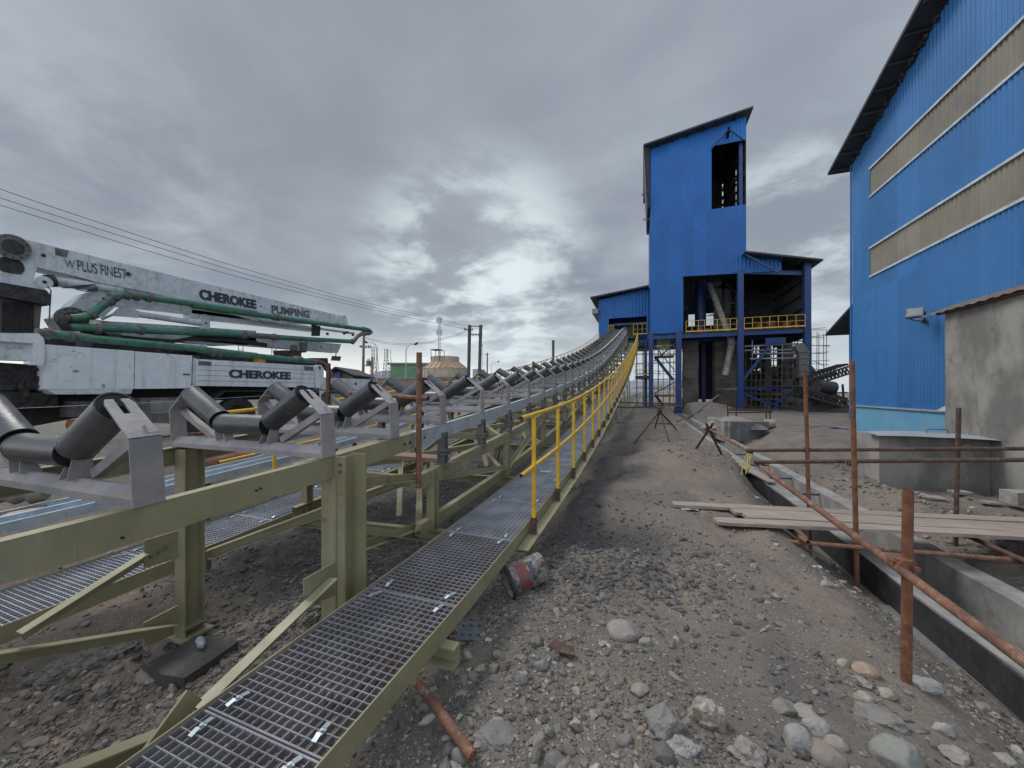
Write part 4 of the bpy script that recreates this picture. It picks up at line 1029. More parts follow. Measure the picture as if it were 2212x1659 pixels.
# concrete piers, ducts and chutes inside
for k, (x0, x1, yt_, Y) in enumerate(((1477, 1509, 742, 40.0), (1545, 1594, 748, 41.0), (1652, 1664, 745, 43), (1690, 1712, 742, 44), (1612, 1628, 745, 45))):
    a_, c_ = TX(x0, 800, Y)[0], TX(x1, 800, Y)[0]
    b = MB(); n = 8
    for i in range(n):
        z0_, z1_ = -.9+(zp+.5)*(i/n), -.9+(zp+.5)*((i+1)/n)-.02; j = random.Random(k*9+i).uniform(-.03, .03)
        b.bb(a_+j, c_+j, Y, Y+1.6, z0_, z1_)
    b.build('concrete_pier', M_DCONC, tw)
b = MB(); x0, x1 = TX(1508, 800, 46)[0], TX(1545, 800, 46)[0]; b.bb(x0, x1, 46, 46.3, .8, zp); b.build('dark_backing', M_DARKIN, tw)  # dark panels added to block sky and darken the lower bays
b = MB(); x0, x1 = TX(1612, 800, 47.6)[0], TX(1700, 800, 47.6)[0]; b.bb(x0, x1, 47.6, 47.8, -1, 1.7); b.build('dark_backing', M_DARKIN, tw)
b = MB(); x0, x1 = TX(1478, 800, 47.6)[0], TX(1500, 800, 47.6)[0]; b.bb(x0, x1, 47.6, 47.8, -1, zp); b.build('dark_backing', M_DARKIN, tw)
b = MB(); p0, p1, p2 = atY(1533, 614, 42), atY(1581, 742, 39.0), atY(1566, 812, 38.2)
b.tube(p0, p1, .27, 14); b.tube(atY(1576, 722, 39.2), atY(1582, 745, 38.9), .31, 14); b.path([p1+Vector((0, 0, .1)), p1, p2], .27, 14)
for q in (.12, .62): c = p1+(p2-p1)*q; b.tube(c, c+(p2-p1)*.03, .31, 14)
b.build('discharge_chute', M_PALE if False else M_CONC, tw)
b = MB(); a_ = atY(1562, 690, 44); b.bb(a_.x-.8, a_.x-.1, 44, 44.7, zp, zp+5.5); b.bb(a_.x+.2, a_.x+.8, 44.5, 45, zp, zp+5.5); b.build('bucket_elevator', M_STEELM, tw)
b = MB(); a_ = atY(1513, 690, 44); b.lathe((a_.x, 44, zp+.1), [(.55, 0), (.55, .5), (.75, .6), (.75, 1.0), (.55, 1.1), (.55, 6.2)], 16); b.build('process_vessel', M_BLUEC, tw)
b = MB()
r_ = random.Random(4)
for k in range(9):
    px = r_.uniform(1545, 1592); zz0 = r_.uniform(zp+.3, zp+4); a_ = atY(px, 650, 43.2)
    b.tube((a_.x-r_.uniform(.3, 1.5), 43.2, zz0), (a_.x+r_.uniform(.3, 1.5), 43.2, zz0+r_.uniform(-.1, .1)), .04, 5)
for px in (1548, 1560, 1572, 1590): a_ = atY(px, 650, 43.2); b.tube((a_.x, 43.2, zp), (a_.x, 43.2, zp+4.8), .04, 5)
b.build('inner_scaffold', M_ROD, tw)
for px, py_, m_, sz in ((1511, 715, M_RED, .5), (1528, 716, M_BLUEC, .45), (1548, 712, M_RUSTD, .6), (1640, 712, M_RUSTO, .6), (1665, 712, M_RUSTD, .8), (1700, 711, M_RUSTO, .7), (1722, 711, M_RED, .4)):
    a_ = atY(px, py_, 39.2); b = MB(); b.lathe((a_.x, 39.2, zp+.13), [(0, 0), (sz*.5, 0), (sz*.56, .06), (sz*.5, .14), (sz*.5, sz*.9), (sz*.4, sz*1.05), (0, sz*1.1)], 14); tag(b.build('drum' if sz < .55 else 'machine_casing', m_, tw))
r_ = random.Random(31)
for k in range(22):
    px, py_, Yk = r_.uniform(1606, 1738), r_.uniform(765, 885), r_.uniform(42.5, 46.5); c_ = atY(px, py_, Yk); b = MB(); sz = r_.uniform(.3, 1.0)
    if k % 3 == 0: b.lathe(c_, [(0, -sz), (sz*.6, -sz), (sz*.6, sz*.6), (sz*.3, sz), (0, sz)], 12, axis=(r_.uniform(-1, 1), 0, 1))
    else: b.box(c_, (sz, sz*.8, sz*r_.uniform(.4, 1.8)), rotz(r_.uniform(0, 1)))
    b.build('machinery', r_.choice([M_STEELD, M_RUSTD, M_DCONC, M_STEELD]), tw)
for x0_, x1_, y0_, y1_ in ((1604, 1640, 800, 900), (1660, 1742, 790, 900), (1640, 1660, 845, 900)):
    p_, q_ = atY(x0_, y1_, 47.6), atY(x1_, y0_, 47.6); b = MB(); b.bb(p_.x, q_.x, 47.6, 47.8, -1.2, q_.z); b.build('dark_backing', M_INNER, tw)  # more added panels that keep the back of the right bay dark
for k in range(14):
    px, py_ = r_.uniform(1480, 1590), r_.uniform(605, 700); c_ = atY(px, py_, r_.uniform(43, 46)); b = MB(); b.beam(c_, c_+Vector((r_.uniform(-2, 2), 0, r_.uniform(-1.2, 1.2))), .15, .2); b.build('inner_steelwork', r_.choice([M_STEELD, M_BLUEC, M_STEELM]), tw)
# vertical grey duct at the right
b = MB(); x0, x1 = TX(1721, 800)[0], TX(1741, 800)[0]
dz0, dz1 = TX(1730, 873)[1], TX(1730, 742)[1]
b.poly([(x0, YT-.6, dz0), (x1, YT-.6, dz0), (x1, YT-.6, dz1-.6), (x1-.4, YT-.6, dz1), (x0+.1, YT-.6, dz1), (x0-.3, YT-.6, dz1-.3), (x0, YT-.6, dz1-.9)], (0, 1, 0), .8); 
for k in range(9): z_ = dz0+.2+k*(dz1-dz0-1)/8; b.bb(x0-.06, x1+.06, YT-.66, YT+.24, z_, z_+.07)
b.build('vertical_duct', M_STEELM, tw)
b = MB(); b.bb(x0-.9, x1+.9, YT-1.0, YT+.6, -1.1, ZG+.35); b.build('concrete_footing', M_DCONC, tw)
b = MB()
for k, (x0p, x1p, y0p, y1p) in enumerate(((1608, 1725, 748, 742), (1608, 1725, 757, 755), (1620, 1725, 775, 773), (1625, 1728, 764, 762))):
    b.tube(atY(x0p, y0p, 38.8), atY(x1p, y1p, 38.8), .075, 6)
for xq in (1625, 1665, 1690): b.tube(atY(xq, 735, 38.8), atY(xq, 778, 38.8), .05, 6)
b.build('pipe_bundle', M_PALE, tw)

# scaffold thicket behind and right of the tower bays
def thicket(name, label, x0, x1, y0, y1, Y, nx, ny, seed, jit=3, r=.03, m=M_ROD, extra=0):
    t = thing(name, label, 'scaffold', tuple(atY((x0+x1)/2, y1, Y)))
    rr = random.Random(seed)
    for d_ in (0, 1.3):
        for i in range(nx+1):
            px = x0+(x1-x0)*i/nx+rr.uniform(-jit, jit); b = MB(); b.tube(atY(px, y1, Y+d_), atY(px+rr.uniform(-1, 1), y0+rr.uniform(-6, 10), Y+d_), r, 6); b.build('standard', m, t)
        for j in range(ny+1):
            py_ = y0+(y1-y0)*j/ny+rr.uniform(-jit, jit); b = MB(); b.tube(atY(x0-rr.uniform(0, 12), py_, Y+d_), atY(x1+rr.uniform(0, 12), py_+rr.uniform(-4, 4), Y+d_), r, 6); b.build('ledger', m, t)
    for i in range(extra):
        px, py_ = rr.uniform(x0, x1), rr.uniform(y0, y1); b = MB(); b.tube(atY(px, py_, Y), atY(px+rr.uniform(-30, 30), py_+rr.uniform(-14, 14), Y+.6), r, 6); b.build('diagonal', m, t)
    return t
thicket('tube_scaffold', 'dense dark tube scaffold standing in the open lower right bay of the blue tower', 1612, 1735, 745, 880, 41.5, 11, 9, 3, extra=12)
thicket('tube_scaffold', 'tangle of tubes and braces at the back of the lower right tower bay', 1608, 1742, 740, 885, 45.0, 15, 11, 21, extra=26, r=.04)
thicket('tube_scaffold', 'thin tube scaffold rising against the sky right of the tower', 1750, 1782, 712, 800, 44, 2, 5, 5, extra=2)
thicket('tube_scaffold', 'tube scaffold under the left side platform between conveyor and tower', 1376, 1458, 748, 875, 43, 7, 7, 8, extra=6)

# ---- left shed into which the conveyor runs
YS = 40.2
sh = thing('conveyor_shed', 'lower blue sheet clad shed left of the tower with a dark opening for the conveyor', 'industrial building', (-1.5, 41, 6))
def SX(x, y): return TX(x, y, YS)
a0 = SX(1293, 700)[0]; a1 = xl-.02; q0, q1 = SX(1315, 700)[0], SX(1397, 700)[0]; zr0, zr1 = SX(1293, 648)[1], SX(1400, 622)[1]; zs0 = SX(1300, 738)[1]; zo = SX(1350, 686)[1]
rl = lambda x: zr0+(zr1-zr0)*(x-a0)/(a1-a0)
b = MB(); sheet(b, 'X', a0, a1, lambda x: [(zo, rl(x))] if q0 < x < q1 else [(zs0, rl(x))], YS, .30, .035, brk=(q0, q1)); b.build('front_cladding', M_BLUE, sh)
b = MB(); sheet(b, 'Y', YS, YS+9, lambda y: [(zs0, zr0)], a0, .3, .03); b.build('side_cladding', M_BLUE, sh)
b = MB(); sheet(b, 'X', a0, a1, lambda x: [(zs0-.4, rl(x))], YS+4.0, .3, .03); b.build('inner_cladding', M_BLUE, sh)
b = MB(); b.bb(SX(1341, 700)[0], SX(1372, 700)[0], YS+3.3, YS+3.8, SX(1350, 722)[1], SX(1350, 693)[1]); b.build('head_box', mat('olive_box', (.30, .29, .17), rough=.6), sh)
b = MB(); b.bb(a0, a1, YS+.1, YS+9, zs0-.25, zs0-.05); b.build('floor_slab', M_BLUEC, sh)
b = MB(); b.beam((q0, YS+1, zo-.5), (q1, YS+1, zo-.5), .12, .2); b.build('lintel_beam', M_STEELM, sh)
p = atY(1275, 641, YS-.8); q = atY(1402, 615, YS-.8)
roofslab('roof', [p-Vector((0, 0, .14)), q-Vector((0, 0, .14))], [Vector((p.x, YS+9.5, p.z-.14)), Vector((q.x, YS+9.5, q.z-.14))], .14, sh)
for i in range(6): c = p+(q-p)*((i+.6)/6); b = MB(); b.chan((c.x, YS-.7, c.z-.22), (c.x, YS+8, c.z-.22), .06, .13, .01); b.build('purlin', M_ROOFU, sh)
b = MB(); g0 = atY(1279, 672, YS-.5); b.bb(g0.x, a0, YS-.5, YS+7, g0.z-.25, g0.z+.25); b.build('eaves_gutter', M_ROOFT, sh)
rail((q0, YS-.3, zs0+.5), (SX(1352, 700)[0]-1.2, YS-.3, zs0+.5), 3, 1.1, name='opening_rail', parent=sh); rail((SX(1368, 700)[0], YS-.3, zs0+.5), (q1, YS-.3, zs0+.5), 3, 1.1, name='opening_rail', parent=sh)
for x_, y_ in ((a0+.3, YS+.3), (a0+.3, YS+6), (a1-.4, YS+.3), (a1-.4, YS+6)):
    b = MB(); b.ibeam((x_, y_, -.4), (x_, y_, zs0-.1), .24, .24, .03, up=(0, 1, 0)); b.build('column', M_BLUEC, sh)

# ---- right hand warehouse
XB = 7.9
wh = thing('blue_warehouse', 'large blue corrugated warehouse wall at the right edge with two long brown translucent strips', 'warehouse', (XB, 12, -.6))
YC, YN, RID = 18.5, 1.0, 8.8
ze = 10.72; slope = .335
wtop = lambda y: ze+(YC-y)*slope if y > RID else ze+(YC-RID)*slope-(RID-y)*slope
S1 = (5.88, 6.93); S2 = (8.82, 9.85); YSX = 17.25
b = MB(); sheet(b, 'Y', YN, YC, lambda y: [(1.12, S1[0]), (S1[1], S2[0]), (S2[1], wtop(y))] if y < YSX else [(1.12, S1[0]), (S1[0], S2[1]), (S2[1], wtop(y))], XB, .145, .026, brk=(YSX, RID), sign=-1, steps=10); b.build('wall_cladding', M_BLUER, wh)
for s_ in (S1, S2):
    b = MB(); sheet(b, 'Y', YN, YSX, lambda y: [(s_[0], s_[1])], XB+.012, .145, .026, sign=-1, steps=10); b.build('translucent_strip', M_STRIP, wh)
    for z_ in s_: b = MB(); b.bb(XB-.045, XB-.015, YN, YSX, z_-.035, z_+.035); b.build('strip_flashing', M_WTRIM, wh)
b = MB(); b.bb(XB-.05, XB-.012, YC-.02, YC+.05, 1.1, ze); b.build('corner_flashing', M_BLUER, wh)
b = MB(); b.bb(XB-.075, XB+.02, YN, YC, 1.075, 1.125); b.build('base_flashing', M_GALV, wh)
b = MB(); b.bb(XB-.02, XB+.25, YN, YC, -1.2, 1.07); b.build('plinth', M_LBLUE, wh)
b = MB(); sheet(b, 'X', XB, 28, lambda x: [(-1, ze)], YC, .145, .026, sign=1, steps=4); b.build('end_cladding', M_BLUER, wh)
for nm, ya, yb in (('roof', YC+.45, RID), ('roof', RID, YN-.4)):
    za = wtop(YC)-.45*slope+.10 if ya > RID else wtop(RID)+.10; zb_ = wtop(RID)+.10 if ya > RID else wtop(YN)-.4*slope+.10
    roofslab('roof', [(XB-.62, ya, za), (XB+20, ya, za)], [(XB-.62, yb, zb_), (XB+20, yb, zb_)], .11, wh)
for i in range(14):
    y = YC+.2-i*.75; z_ = wtop(y)+.03
    if y < RID: break
    b = MB(); b.chan((XB-.58, y, z_), (XB+1.5, y, z_), .05, .10, .008); b.build('purlin', M_ROOFU, wh)
b = MB()
r_ = random.Random(2)
for k in range(70):
    y = r_.uniform(9, 18.3); c_ = (XB-.08, y, wtop(y)+r_.uniform(-.12, .0)); b.box(c_, (.1, r_.uniform(.03, .1), r_.uniform(.03, .12)), rotz(r_.uniform(-.5, .5)))
b.build('foam_closure', M_STEELD, wh)['kind'] = 'stuff'
# buckled sheet edge at the foot
b = MB(); b.raw([(XB-.03, 12.9, 1.14), (XB-.10, 13.6, 1.12), (XB-.04, 13.9, 1.14), (XB-.035, 13.5, 1.30)], [(0, 1, 2, 3)]); b.build('bent_flap', M_WTRIM, wh)
# ---- annex with rough plastered wall
an = thing('plastered_annex', 'low rough plastered concrete annex with a rusty corrugated canopy against the blue warehouse', 'annex', (7.2, 9, -.6))
b = MB(); XA = 7.18
ny_, nz_ = 60, 40; vs = []; fs = []
for i in range(ny_+1):
    for j in range(nz_+1):
        y = 3.0+(12.42-3.0)*i/ny_; z_ = -1.0+(3.66+1.0)*j/nz_
        dxx = .035*float(fbm(np.array([y]), np.array([z_]), 1.1, 4, 40)[0])
        vs.append((XA+dxx, y, z_))
for i in range(ny_):
    for j in range(nz_): q = i*(nz_+1)+j; fs.append((q, q+nz_+1, q+nz_+2, q+1))
b.raw(vs, [f[::-1] for f in fs], True); b.raw([(XA, 12.42, -1), (XB-.03, 12.42, -1), (XB-.03, 12.42, 3.66), (XA, 12.42, 3.66)], [(0, 1, 2, 3)]); b.build('wall', M_CONCW, an)
b = MB(); ys = np.arange(3.0, 13.3, .045)
def rz(y, x): return 3.70+.42*(x-XA+.12)+.013*math.sin(y/.30*2*math.pi)+(.0 if y > 12.5 else 0)-.012*(y-8)
vs = [(x, y, rz(y, x)) for y in ys for x in (XA-.16, XB-.04)]
b.raw(vs, [(2*i, 2*i+1, 2*i+3, 2*i+2) for i in range(len(ys)-1)], False); b.build('canopy_sheet', mat('rusty_roof_sheet', (.16, .125, .105), (.10, .08, .07), rough=.8, rust=.4, scale=3), an)
b = MB(); b.bb(XA-.10, XA-.03, 3.0, 12.55, 3.60, 3.665); b.build('eaves_timber', M_RUSTD, an)
b = MB(); b.bb(XA-.03, XB-.04, 3.0, 12.4, 3.662, 3.68); b.build('ceiling_board', M_DARKIN, an)
# ---- concrete box with metal lid
bx = thing('concrete_sump', 'low concrete box with a bent metal lid standing before the annex', 'concrete box', (6.2, 11.6, -.65))
b = MB(); b.bb(5.25, XA-.02, 11.1, 12.15, -1.1, .62); b.build('box_wall', M_CONCW, bx)
b = MB(); n = 14; vs = []
for i in range(n+1):
    x = 5.12+(7.2-5.12)*i/n; z_ = .66+.05*math.sin(i/n*3.1)-.03*i/n
    vs += [(x, 10.86, z_-.06*(1-abs(i/n-.5)*1.2)), (x, 11.42, z_+.02)]
b.raw(vs, [(2*i, 2*i+2, 2*i+3, 2*i+1) for i in range(n)]); b.raw([(v[0], v[1], v[2]-.012) for v in vs], [(2*i, 2*i+1, 2*i+3, 2*i+2) for i in range(n)]); b.build('metal_lid', M_PALE, bx)
b = MB(); b.path([(6.2, 11.3, .69), (6.22, 11.3, .78), (6.6, 11.35, .78), (6.62, 11.35, .68)], .012, 6); b.build('lid_handle', M_STEELM, bx)
# ---- flood light
fl = thing('flood_light', 'grey square flood light on a bracket on the blue warehouse wall', 'flood light', tuple(atX(1985, 680, XB-.35)), )
c_ = atX(1976, 676, XB-.45); R_ = rotz(math.radians(-35)) @ Matrix.Rotation(math.radians(-25), 3, 'X')
b = MB(); b.box(c_, (.36, .10, .30), R_); b.box(c_+R_ @ Vector((0, .07, 0)), (.26, .06, .2), R_)
for k in range(5): b.box(c_+R_ @ Vector((-.12+.06*k, .11, 0)), (.012, .05, .2), R_)
b.build('lamp_housing', M_STEELM, fl)
b = MB(); b.box(c_+R_ @ Vector((0, -.052, 0)), (.30, .006, .24), R_); b.build('lamp_glass', mat('lamp_glass', (.28, .32, .33), rough=.15), fl)
b = MB(); q_ = atX(1998, 690, XB-.03); b.path([c_+R_ @ Vector((.19, 0, 0)), c_+R_ @ Vector((.2, .16, -.06)), q_+Vector((-.05, 0, -.06))], .018, 6); b.path([c_+R_ @ Vector((-.19, 0, 0)), c_+R_ @ Vector((-.1, .2, -.08)), q_+Vector((-.05, 0, -.06))], .014, 6); b.box(q_+Vector((-.02, 0, -.06)), (.03, .14, .12)); b.build('lamp_bracket', M_STEELD, fl)
# ---- small building further back
sb = thing('far_blue_building', 'dark eaves of a further building peeping out behind the warehouse corner', 'building', (11, 28, 0))
p = atY(1797, 721, 26)
b = MB(); sheet(b, 'Y', 18.8, 26.3, lambda y: [(0, p.z+.35)], p.x+.95, .2, .02, sign=-1); b.build('wall_cladding', M_BLUER, sb)
b = MB(); b.bb(p.x+.95, p.x+9, 26.3, 26.4, 0, p.z+.3); b.build('end_wall', M_BLUER, sb)
roofslab('roof', [(p.x, 26.8, p.z), (p.x+10, 26.8, p.z)], [(p.x, 22.2, p.z+1.7), (p.x+10, 22.2, p.z+1.7)], .12, sb)

# ================================================================== PUMP TRUCK
rv = Vector((CT, ST, 0)); fv = Vector((-ST, CT, 0))
TT = Vector((0, 1, 0)); TN = Vector((-1, 0, 0)); TO = Vector((-11.32, 0, 0))
def tp(px, py, w_=0):
    d = pdir(px, py); t_ = (w_+TO.dot(TN))/(d.x*TN.x+d.y*TN.y); return Vector((d.x*t_, d.y*t_, CZ+d.z*t_))
z1 = lambda x, y: (x/3.456/1.157, (540+y/3.456)/1.157)
z2 = lambda x, y: ((480+x/3.456)/1.157, (640+y/3.456)/1.157)
z3 = lambda x, y: (x/3.456/1.157, (960+y/3.456)/1.157)
tk = thing('concrete_pump_truck', 'white concrete pump truck with folded lettered boom and green delivery pipes', 'pump truck', tuple(tp(400, 900, 1.2).xy)+(.40,))
def plate(pts, f, w_, th, name, m, lab=None, parent=None):
    P_ = [tp(*f(*p), w_) for p in pts]; b = MB(); b.poly(P_, TN, th); o = b.build(name, m, parent or tk)
    if lab: o['label'] = lab
    bm = bmesh.new(); bm.from_mesh(o.data); bmesh.ops.recalc_face_normals(bm, faces=bm.faces); bm.to_mesh(o.data); bm.free()
    return o
idn = lambda x, y: (x, y)
# boom sections
bo = plate([(0, 175), (150, 185), (2212, 690), (2212, 905), (1290, 655), (860, 575), (640, 515), (440, 470), (320, 440), (290, 560), (380, 640), (-60, 600), (-60, 200)], z1, .75, .5, 'boom_section', M_WHITEB, 'main boom section with lettering')
bo2 = plate([(-10, 205), (1270, 512), (1330, 515), (1352, 605), (1340, 615), (1200, 590), (660, 560), (0, 398)], z2, .745, .51, 'boom_section', M_WHITEB, 'outer half of the lettered boom section')
plate([(460, 880), (540, 840), (730, 670), (880, 625), (1100, 690), (2230, 830), (2230, 905), (1180, 785), (1010, 770), (900, 870), (760, 905), (640, 990), (520, 980)], z1, .85, .42, 'boom_section', M_WHITEB)
plate([(0, 460), (560, 545), (1060, 612), (1065, 650), (560, 590), (0, 530)], z2, .85, .4, 'boom_section', M_WHITEB)
plate([(880, 905), (1300, 930), (2212, 990), (2212, 1110), (1900, 1120), (1300, 1060), (900, 1010)], z1, 1.0, .38, 'boom_section', M_WHITEB)
plate([(0, 620), (700, 705), (1290, 760), (1262, 835), (700, 790), (0, 730)], z2, 1.0, .38, 'boom_section', M_WHITEB)
def pipe(pts, f, w_, r, name, m, n=12, ws=None):
    P_ = [tp(*f(*p), (ws[i] if ws else w_)) for i, p in enumerate(pts)]; b = MB(); b.path(P_, r, n); return b.build(name, m, tk)
# joint discs and pins
def disc(pt, f, w_, r, th, name, m, hole=None, n=28):
    c = tp(*f(*pt), w_); b = MB(); b.tube(c, c-TN*th, r, n)
    if hole: b.cur = 1; b.tube(c-TN*th, c-TN*(th+.004), hole, n)
    if r > .18:
        b.cur = 1
        e1, e2 = TT, Vector((0, 0, 1))
        for i in range(12): a_ = i*math.pi/6; q = c+(e1*math.cos(a_)+e2*math.sin(a_))*r*.84; b.tube(q-TN*th, q-TN*(th+.012), .014, 6)
    return b.build(name, [m, M_STEELD], tk)
disc((110, 268), z1, .75, .245, .06, 'boom_joint', M_WHITEB, .165); disc((110, 268), z1, .69, .245, .02, 'boom_joint', M_STEELM, .15)
disc((90, 430), z1, .75, .18, .012, 'boom_recess', M_STEELD); disc((375, 340), z1, .75, .035, .01, 'boom_pin', M_STEELD)
disc((375, 572), z1, .72, .125, .05, 'cylinder_pin', M_WHITEB, .035); disc((1105, 500), z1, .75, .055, .02, 'boom_pin', M_STEELM, .03)
disc((1285, 565), z2, .74, .085, .03, 'boom_pin', M_WHITEB, .035); disc((1065, 815), z1, .8, .10, .04, 'cylinder_pin', M_WHITEB, .03)
disc((610, 890), z1, .80, .26, .10, 'boom_joint', M_STEELM, .15); disc((1115, 783), z2, .98, .035, .01, 'boom_pin', M_STEELD); disc((595, 435), z2, .745, .028, .008, 'boom_pin', M_STEELD)
plate([(475, 272), (592, 300), (576, 357), (480, 335)], z1, .744, .01, 'maker_plate', M_STEELM)
plate([(1255, 515), (1330, 512), (1350, 600), (1240, 575)], z2, .70, .06, 'boom_end_plate', M_WHITEB)
plate([(0, 570), (400, 640), (445, 690), (440, 770), (0, 690)], z1, .45, 1.5, 'slewing_ring', M_STEELD)
plate([(0, 480), (240, 520), (400, 640), (0, 600)], z1, .60, .9, 'turret', M_WHITEB)
plate([(-60, 690), (360, 760), (340, 1010), (-60, 1015)], z1, .70, .7, 'turret_pedestal', M_STEELM)
b = MB()
for i in range(13):
    x = 20+i*21; b.tube(tp(*z1(x, 742), .66), tp(*z1(x, 1000), .66), .008, 5)
for j in range(11): y = 745+j*25; b.tube(tp(*z1(15, y), .66), tp(*z1(290, y+8), .66), .008, 5)
b.build('radiator_grille', M_STEELD, tk); plate([(10, 735), (290, 760), (290, 1005), (10, 1000)], z1, .67, .01, 'radiator_core', M_BLACK)
# cylinders
pipe([(395, 560), (470, 560)], z1, .85, .13, 'lift_cylinder', M_STEELD); pipe([(450, 560), (870, 610), (1040, 640)], z1, .88, .12, 'lift_cylinder', M_WHITEB)
pipe([(1180, 845), (1740, 930)], z1, .8, .078, 'fold_cylinder', M_WHITEB); pipe([(1020, 830), (880, 890)], z1, .8, .03, 'cylinder_rod', M_ZINC)
plate([(960, 860), (1020, 800), (1110, 785), (1230, 830), (1200, 880), (1100, 870)], z1, .74, .05, 'cylinder_link', M_WHITEB)
plate([(1740, 975), (1742, 850), (1775, 845), (1815, 910), (1815, 975)], z1, .74, .1, 'pipe_bracket', M_WHITEB); disc((1778, 925), z1, .74, .03, .01, 'boom_pin', M_STEELD)
pipe([(560, 548), (1050, 620), (1400, 668)], z2, .72, .05, 'outer_cylinder', M_WHITEB); plate([(1040, 590), (1110, 605), (1105, 690), (1040, 690)], z2, .66, .06, 'cylinder_clamp', M_STEELD)
for c_ in ((1165, 672), (1310, 668), (1335, 660), (1385, 680)): disc(c_, z2, .66, .055, .05, 'link_pin', M_STEELD, .02)
# green delivery line
RP = .088
pipe([(610, 885), (700, 880), (790, 850), (850, 800), (930, 740), (985, 700), (1040, 683), (1100, 682), (1200, 690), (2212, 838)], z1, .50, RP, 'delivery_pipe', M_GREEN)
pipe([(0, 425), (700, 525), (1480, 632), (1520, 640), (1545, 660), (1500, 672)], z2, .50, RP, 'delivery_pipe', M_GREEN)
pipe([(1490, 628), (1530, 640), (1548, 655), (1528, 668), (1470, 670), (1430, 690), (1400, 730), (1375, 740)], z2, .48, .088, 'pipe_elbow', M_STEELM)
pipe([(1385, 738), (1000, 718), (730, 700)], z2, .50, RP, 'delivery_pipe', M_GREEN); pipe([(740, 700), (470, 680)], z2, .50, RP*1.02, 'delivery_pipe', M_STEELM)
pipe([(470, 680), (0, 645)], z2, .50, RP, 'delivery_pipe', M_GREEN); pipe([(2225, 1032), (1230, 985), (600, 958)], z1, .50, RP, 'delivery_pipe', M_GREEN)
pipe([(600, 958), (560, 955), (540, 930), (560, 900), (610, 885)], z1, .50, .088, 'pipe_elbow', M_STEELD)
pipe([(310, 1005), (450, 1015)], z1, .2, .088, 'pipe_elbow', M_STEELM)
pipe([(440, 1018), (600, 1035)], z1, .2, RP, 'delivery_pipe', M_GREEN); pipe([(600, 1040), (900, 1070)], z1, .2, RP, 'delivery_pipe', M_GREEN); pipe([(900, 1070), (1500, 1125), (2220, 1205)], z1, .2, RP, 'delivery_pipe', M_GREEN)
pipe([(0, 800), (240, 835), (1000, 905)], z2, .2, RP, 'delivery_pipe', M_GREEN); pipe([(990, 905), (1100, 915)], z2, .2, .085, 'delivery_pipe', M_STEELM)
pipe([(1085, 900), (1140, 925), (1180, 960), (1200, 1000), (1212, 1045)], z2, .15, .055, 'end_hose', M_ORANGE); pipe([(1085, 915), (1130, 950), (1170, 990), (1195, 1040)], z2, .2, .07, 'end_hose', M_BLACK)
# black fat hose
pipe([(700, 990), (1000, 1040), (1200, 1060), (1500, 1080), (1700, 1050), (1950, 1045), (2212, 1090)], z1, .62, .05, 'rubber_hose', M_BLACK); pipe([(-20, 715), (250, 720), (420, 735), (640, 768)], z2, .62, .065, 'rubber_hose', M_BLACK)
pipe([(1370, 1170), (1385, 1120), (1400, 1085)], z1, .3, .06, 'exhaust_stub', M_RUSTD)
# couplings
for pt, f in (((1100, 682), z1), ((1185, 692), z1), ((1285, 705), z1), ((985, 700), z1), ((940, 735), z1), ((845, 975), z1), ((1215, 985), z1), ((2100, 1030), z1), ((410, 1015), z1), ((610, 1040), z1), ((710, 525), z2), ((740, 530), z2), ((465, 680), z2), ((710, 700), z2), ((1480, 632), z2), ((1385, 738), z2), ((180, 830), z2), ((235, 838), z2), ((935, 895), z2), ((790, 850), z1)):
    low = f(*pt)[1] > 822 and pt[1] > 800
    w_ = .2 if ((f is z1 and pt[1] > 1005 and pt[0] < 1000) or (f is z2 and pt[1] > 780)) else .50
    c = tp(*f(*pt), w_); ax_ = TT*.99+Vector((0, 0, -.12 if f is z1 else -.1)); 
    if pt in ((985, 700), (940, 735), (790, 850)): ax_ = TT*.7+Vector((0, 0, .6))
    ax_.normalize(); b = MB(); b.tube(c-ax_*.045, c+ax_*.045, .118, 16); b.box(c-TN*.1, (.05, .05, .09)); b.build('pipe_coupling', M_STEELM, tk)
# hydraulic hoses by the lift cylinder
for k in range(3): pipe([(540, 620), (700, 600+10*k), (820, 590), (835, 620+14*k), (740, 650), (650, 630)], z1, .7-.04*k, .012, 'hydraulic_hose', M_STEELD, 6)
pipe([(425, 930), (430, 800), (440, 640), (410, 610)], z1, .5, .012, 'hydraulic_hose', M_STEELM, 6)
# body side
plate([(-60, 1010), (330, 1012), (375, 1050), (385, 1090), (385, 1260), (365, 1290), (265, 1285), (300, 1250), (290, 1100), (-60, 1075)], z1, -.05, .12, 'cab_guard', M_WHITE)
plate([(-60, 1078), (285, 1103), (280, 1250), (-60, 1240)], z1, .02, .3, 'hopper_side', M_CREAM if False else M_WHITEB)
plate([(395, 1108), (1160, 1165), (1155, 1492), (400, 1495)], z1, 0, .9, 'side_panel', M_WHITE)
plate([(398, 1497), (1148, 1494), (1130, 1535), (480, 1540)], z1, -.01, .5, 'side_skirt', M_WHITEB)
plate([(1170, 1168), (1660, 1205), (1650, 1488), (1162, 1492)], z1, 0, .9, 'side_panel', M_WHITE)
dr_ = plate([(1432, 1240), (1642, 1250), (1635, 1485), (1425, 1488)], z1, -.012, .02, 'locker_door', M_WHITE)
plate([(1585, 1360), (1640, 1362), (1640, 1372), (1585, 1370)], z1, -.03, .02, 'door_latch', M_STEELD); plate([(1570, 1395), (1618, 1395), (1618, 1430), (1570, 1430)], z1, -.004, .01, 'red_reflector', M_RED)
plate([(1668, 1225), (1698, 1228), (1695, 1485), (1660, 1485)], z1, .05, .3, 'body_pillar', M_WHITEB)
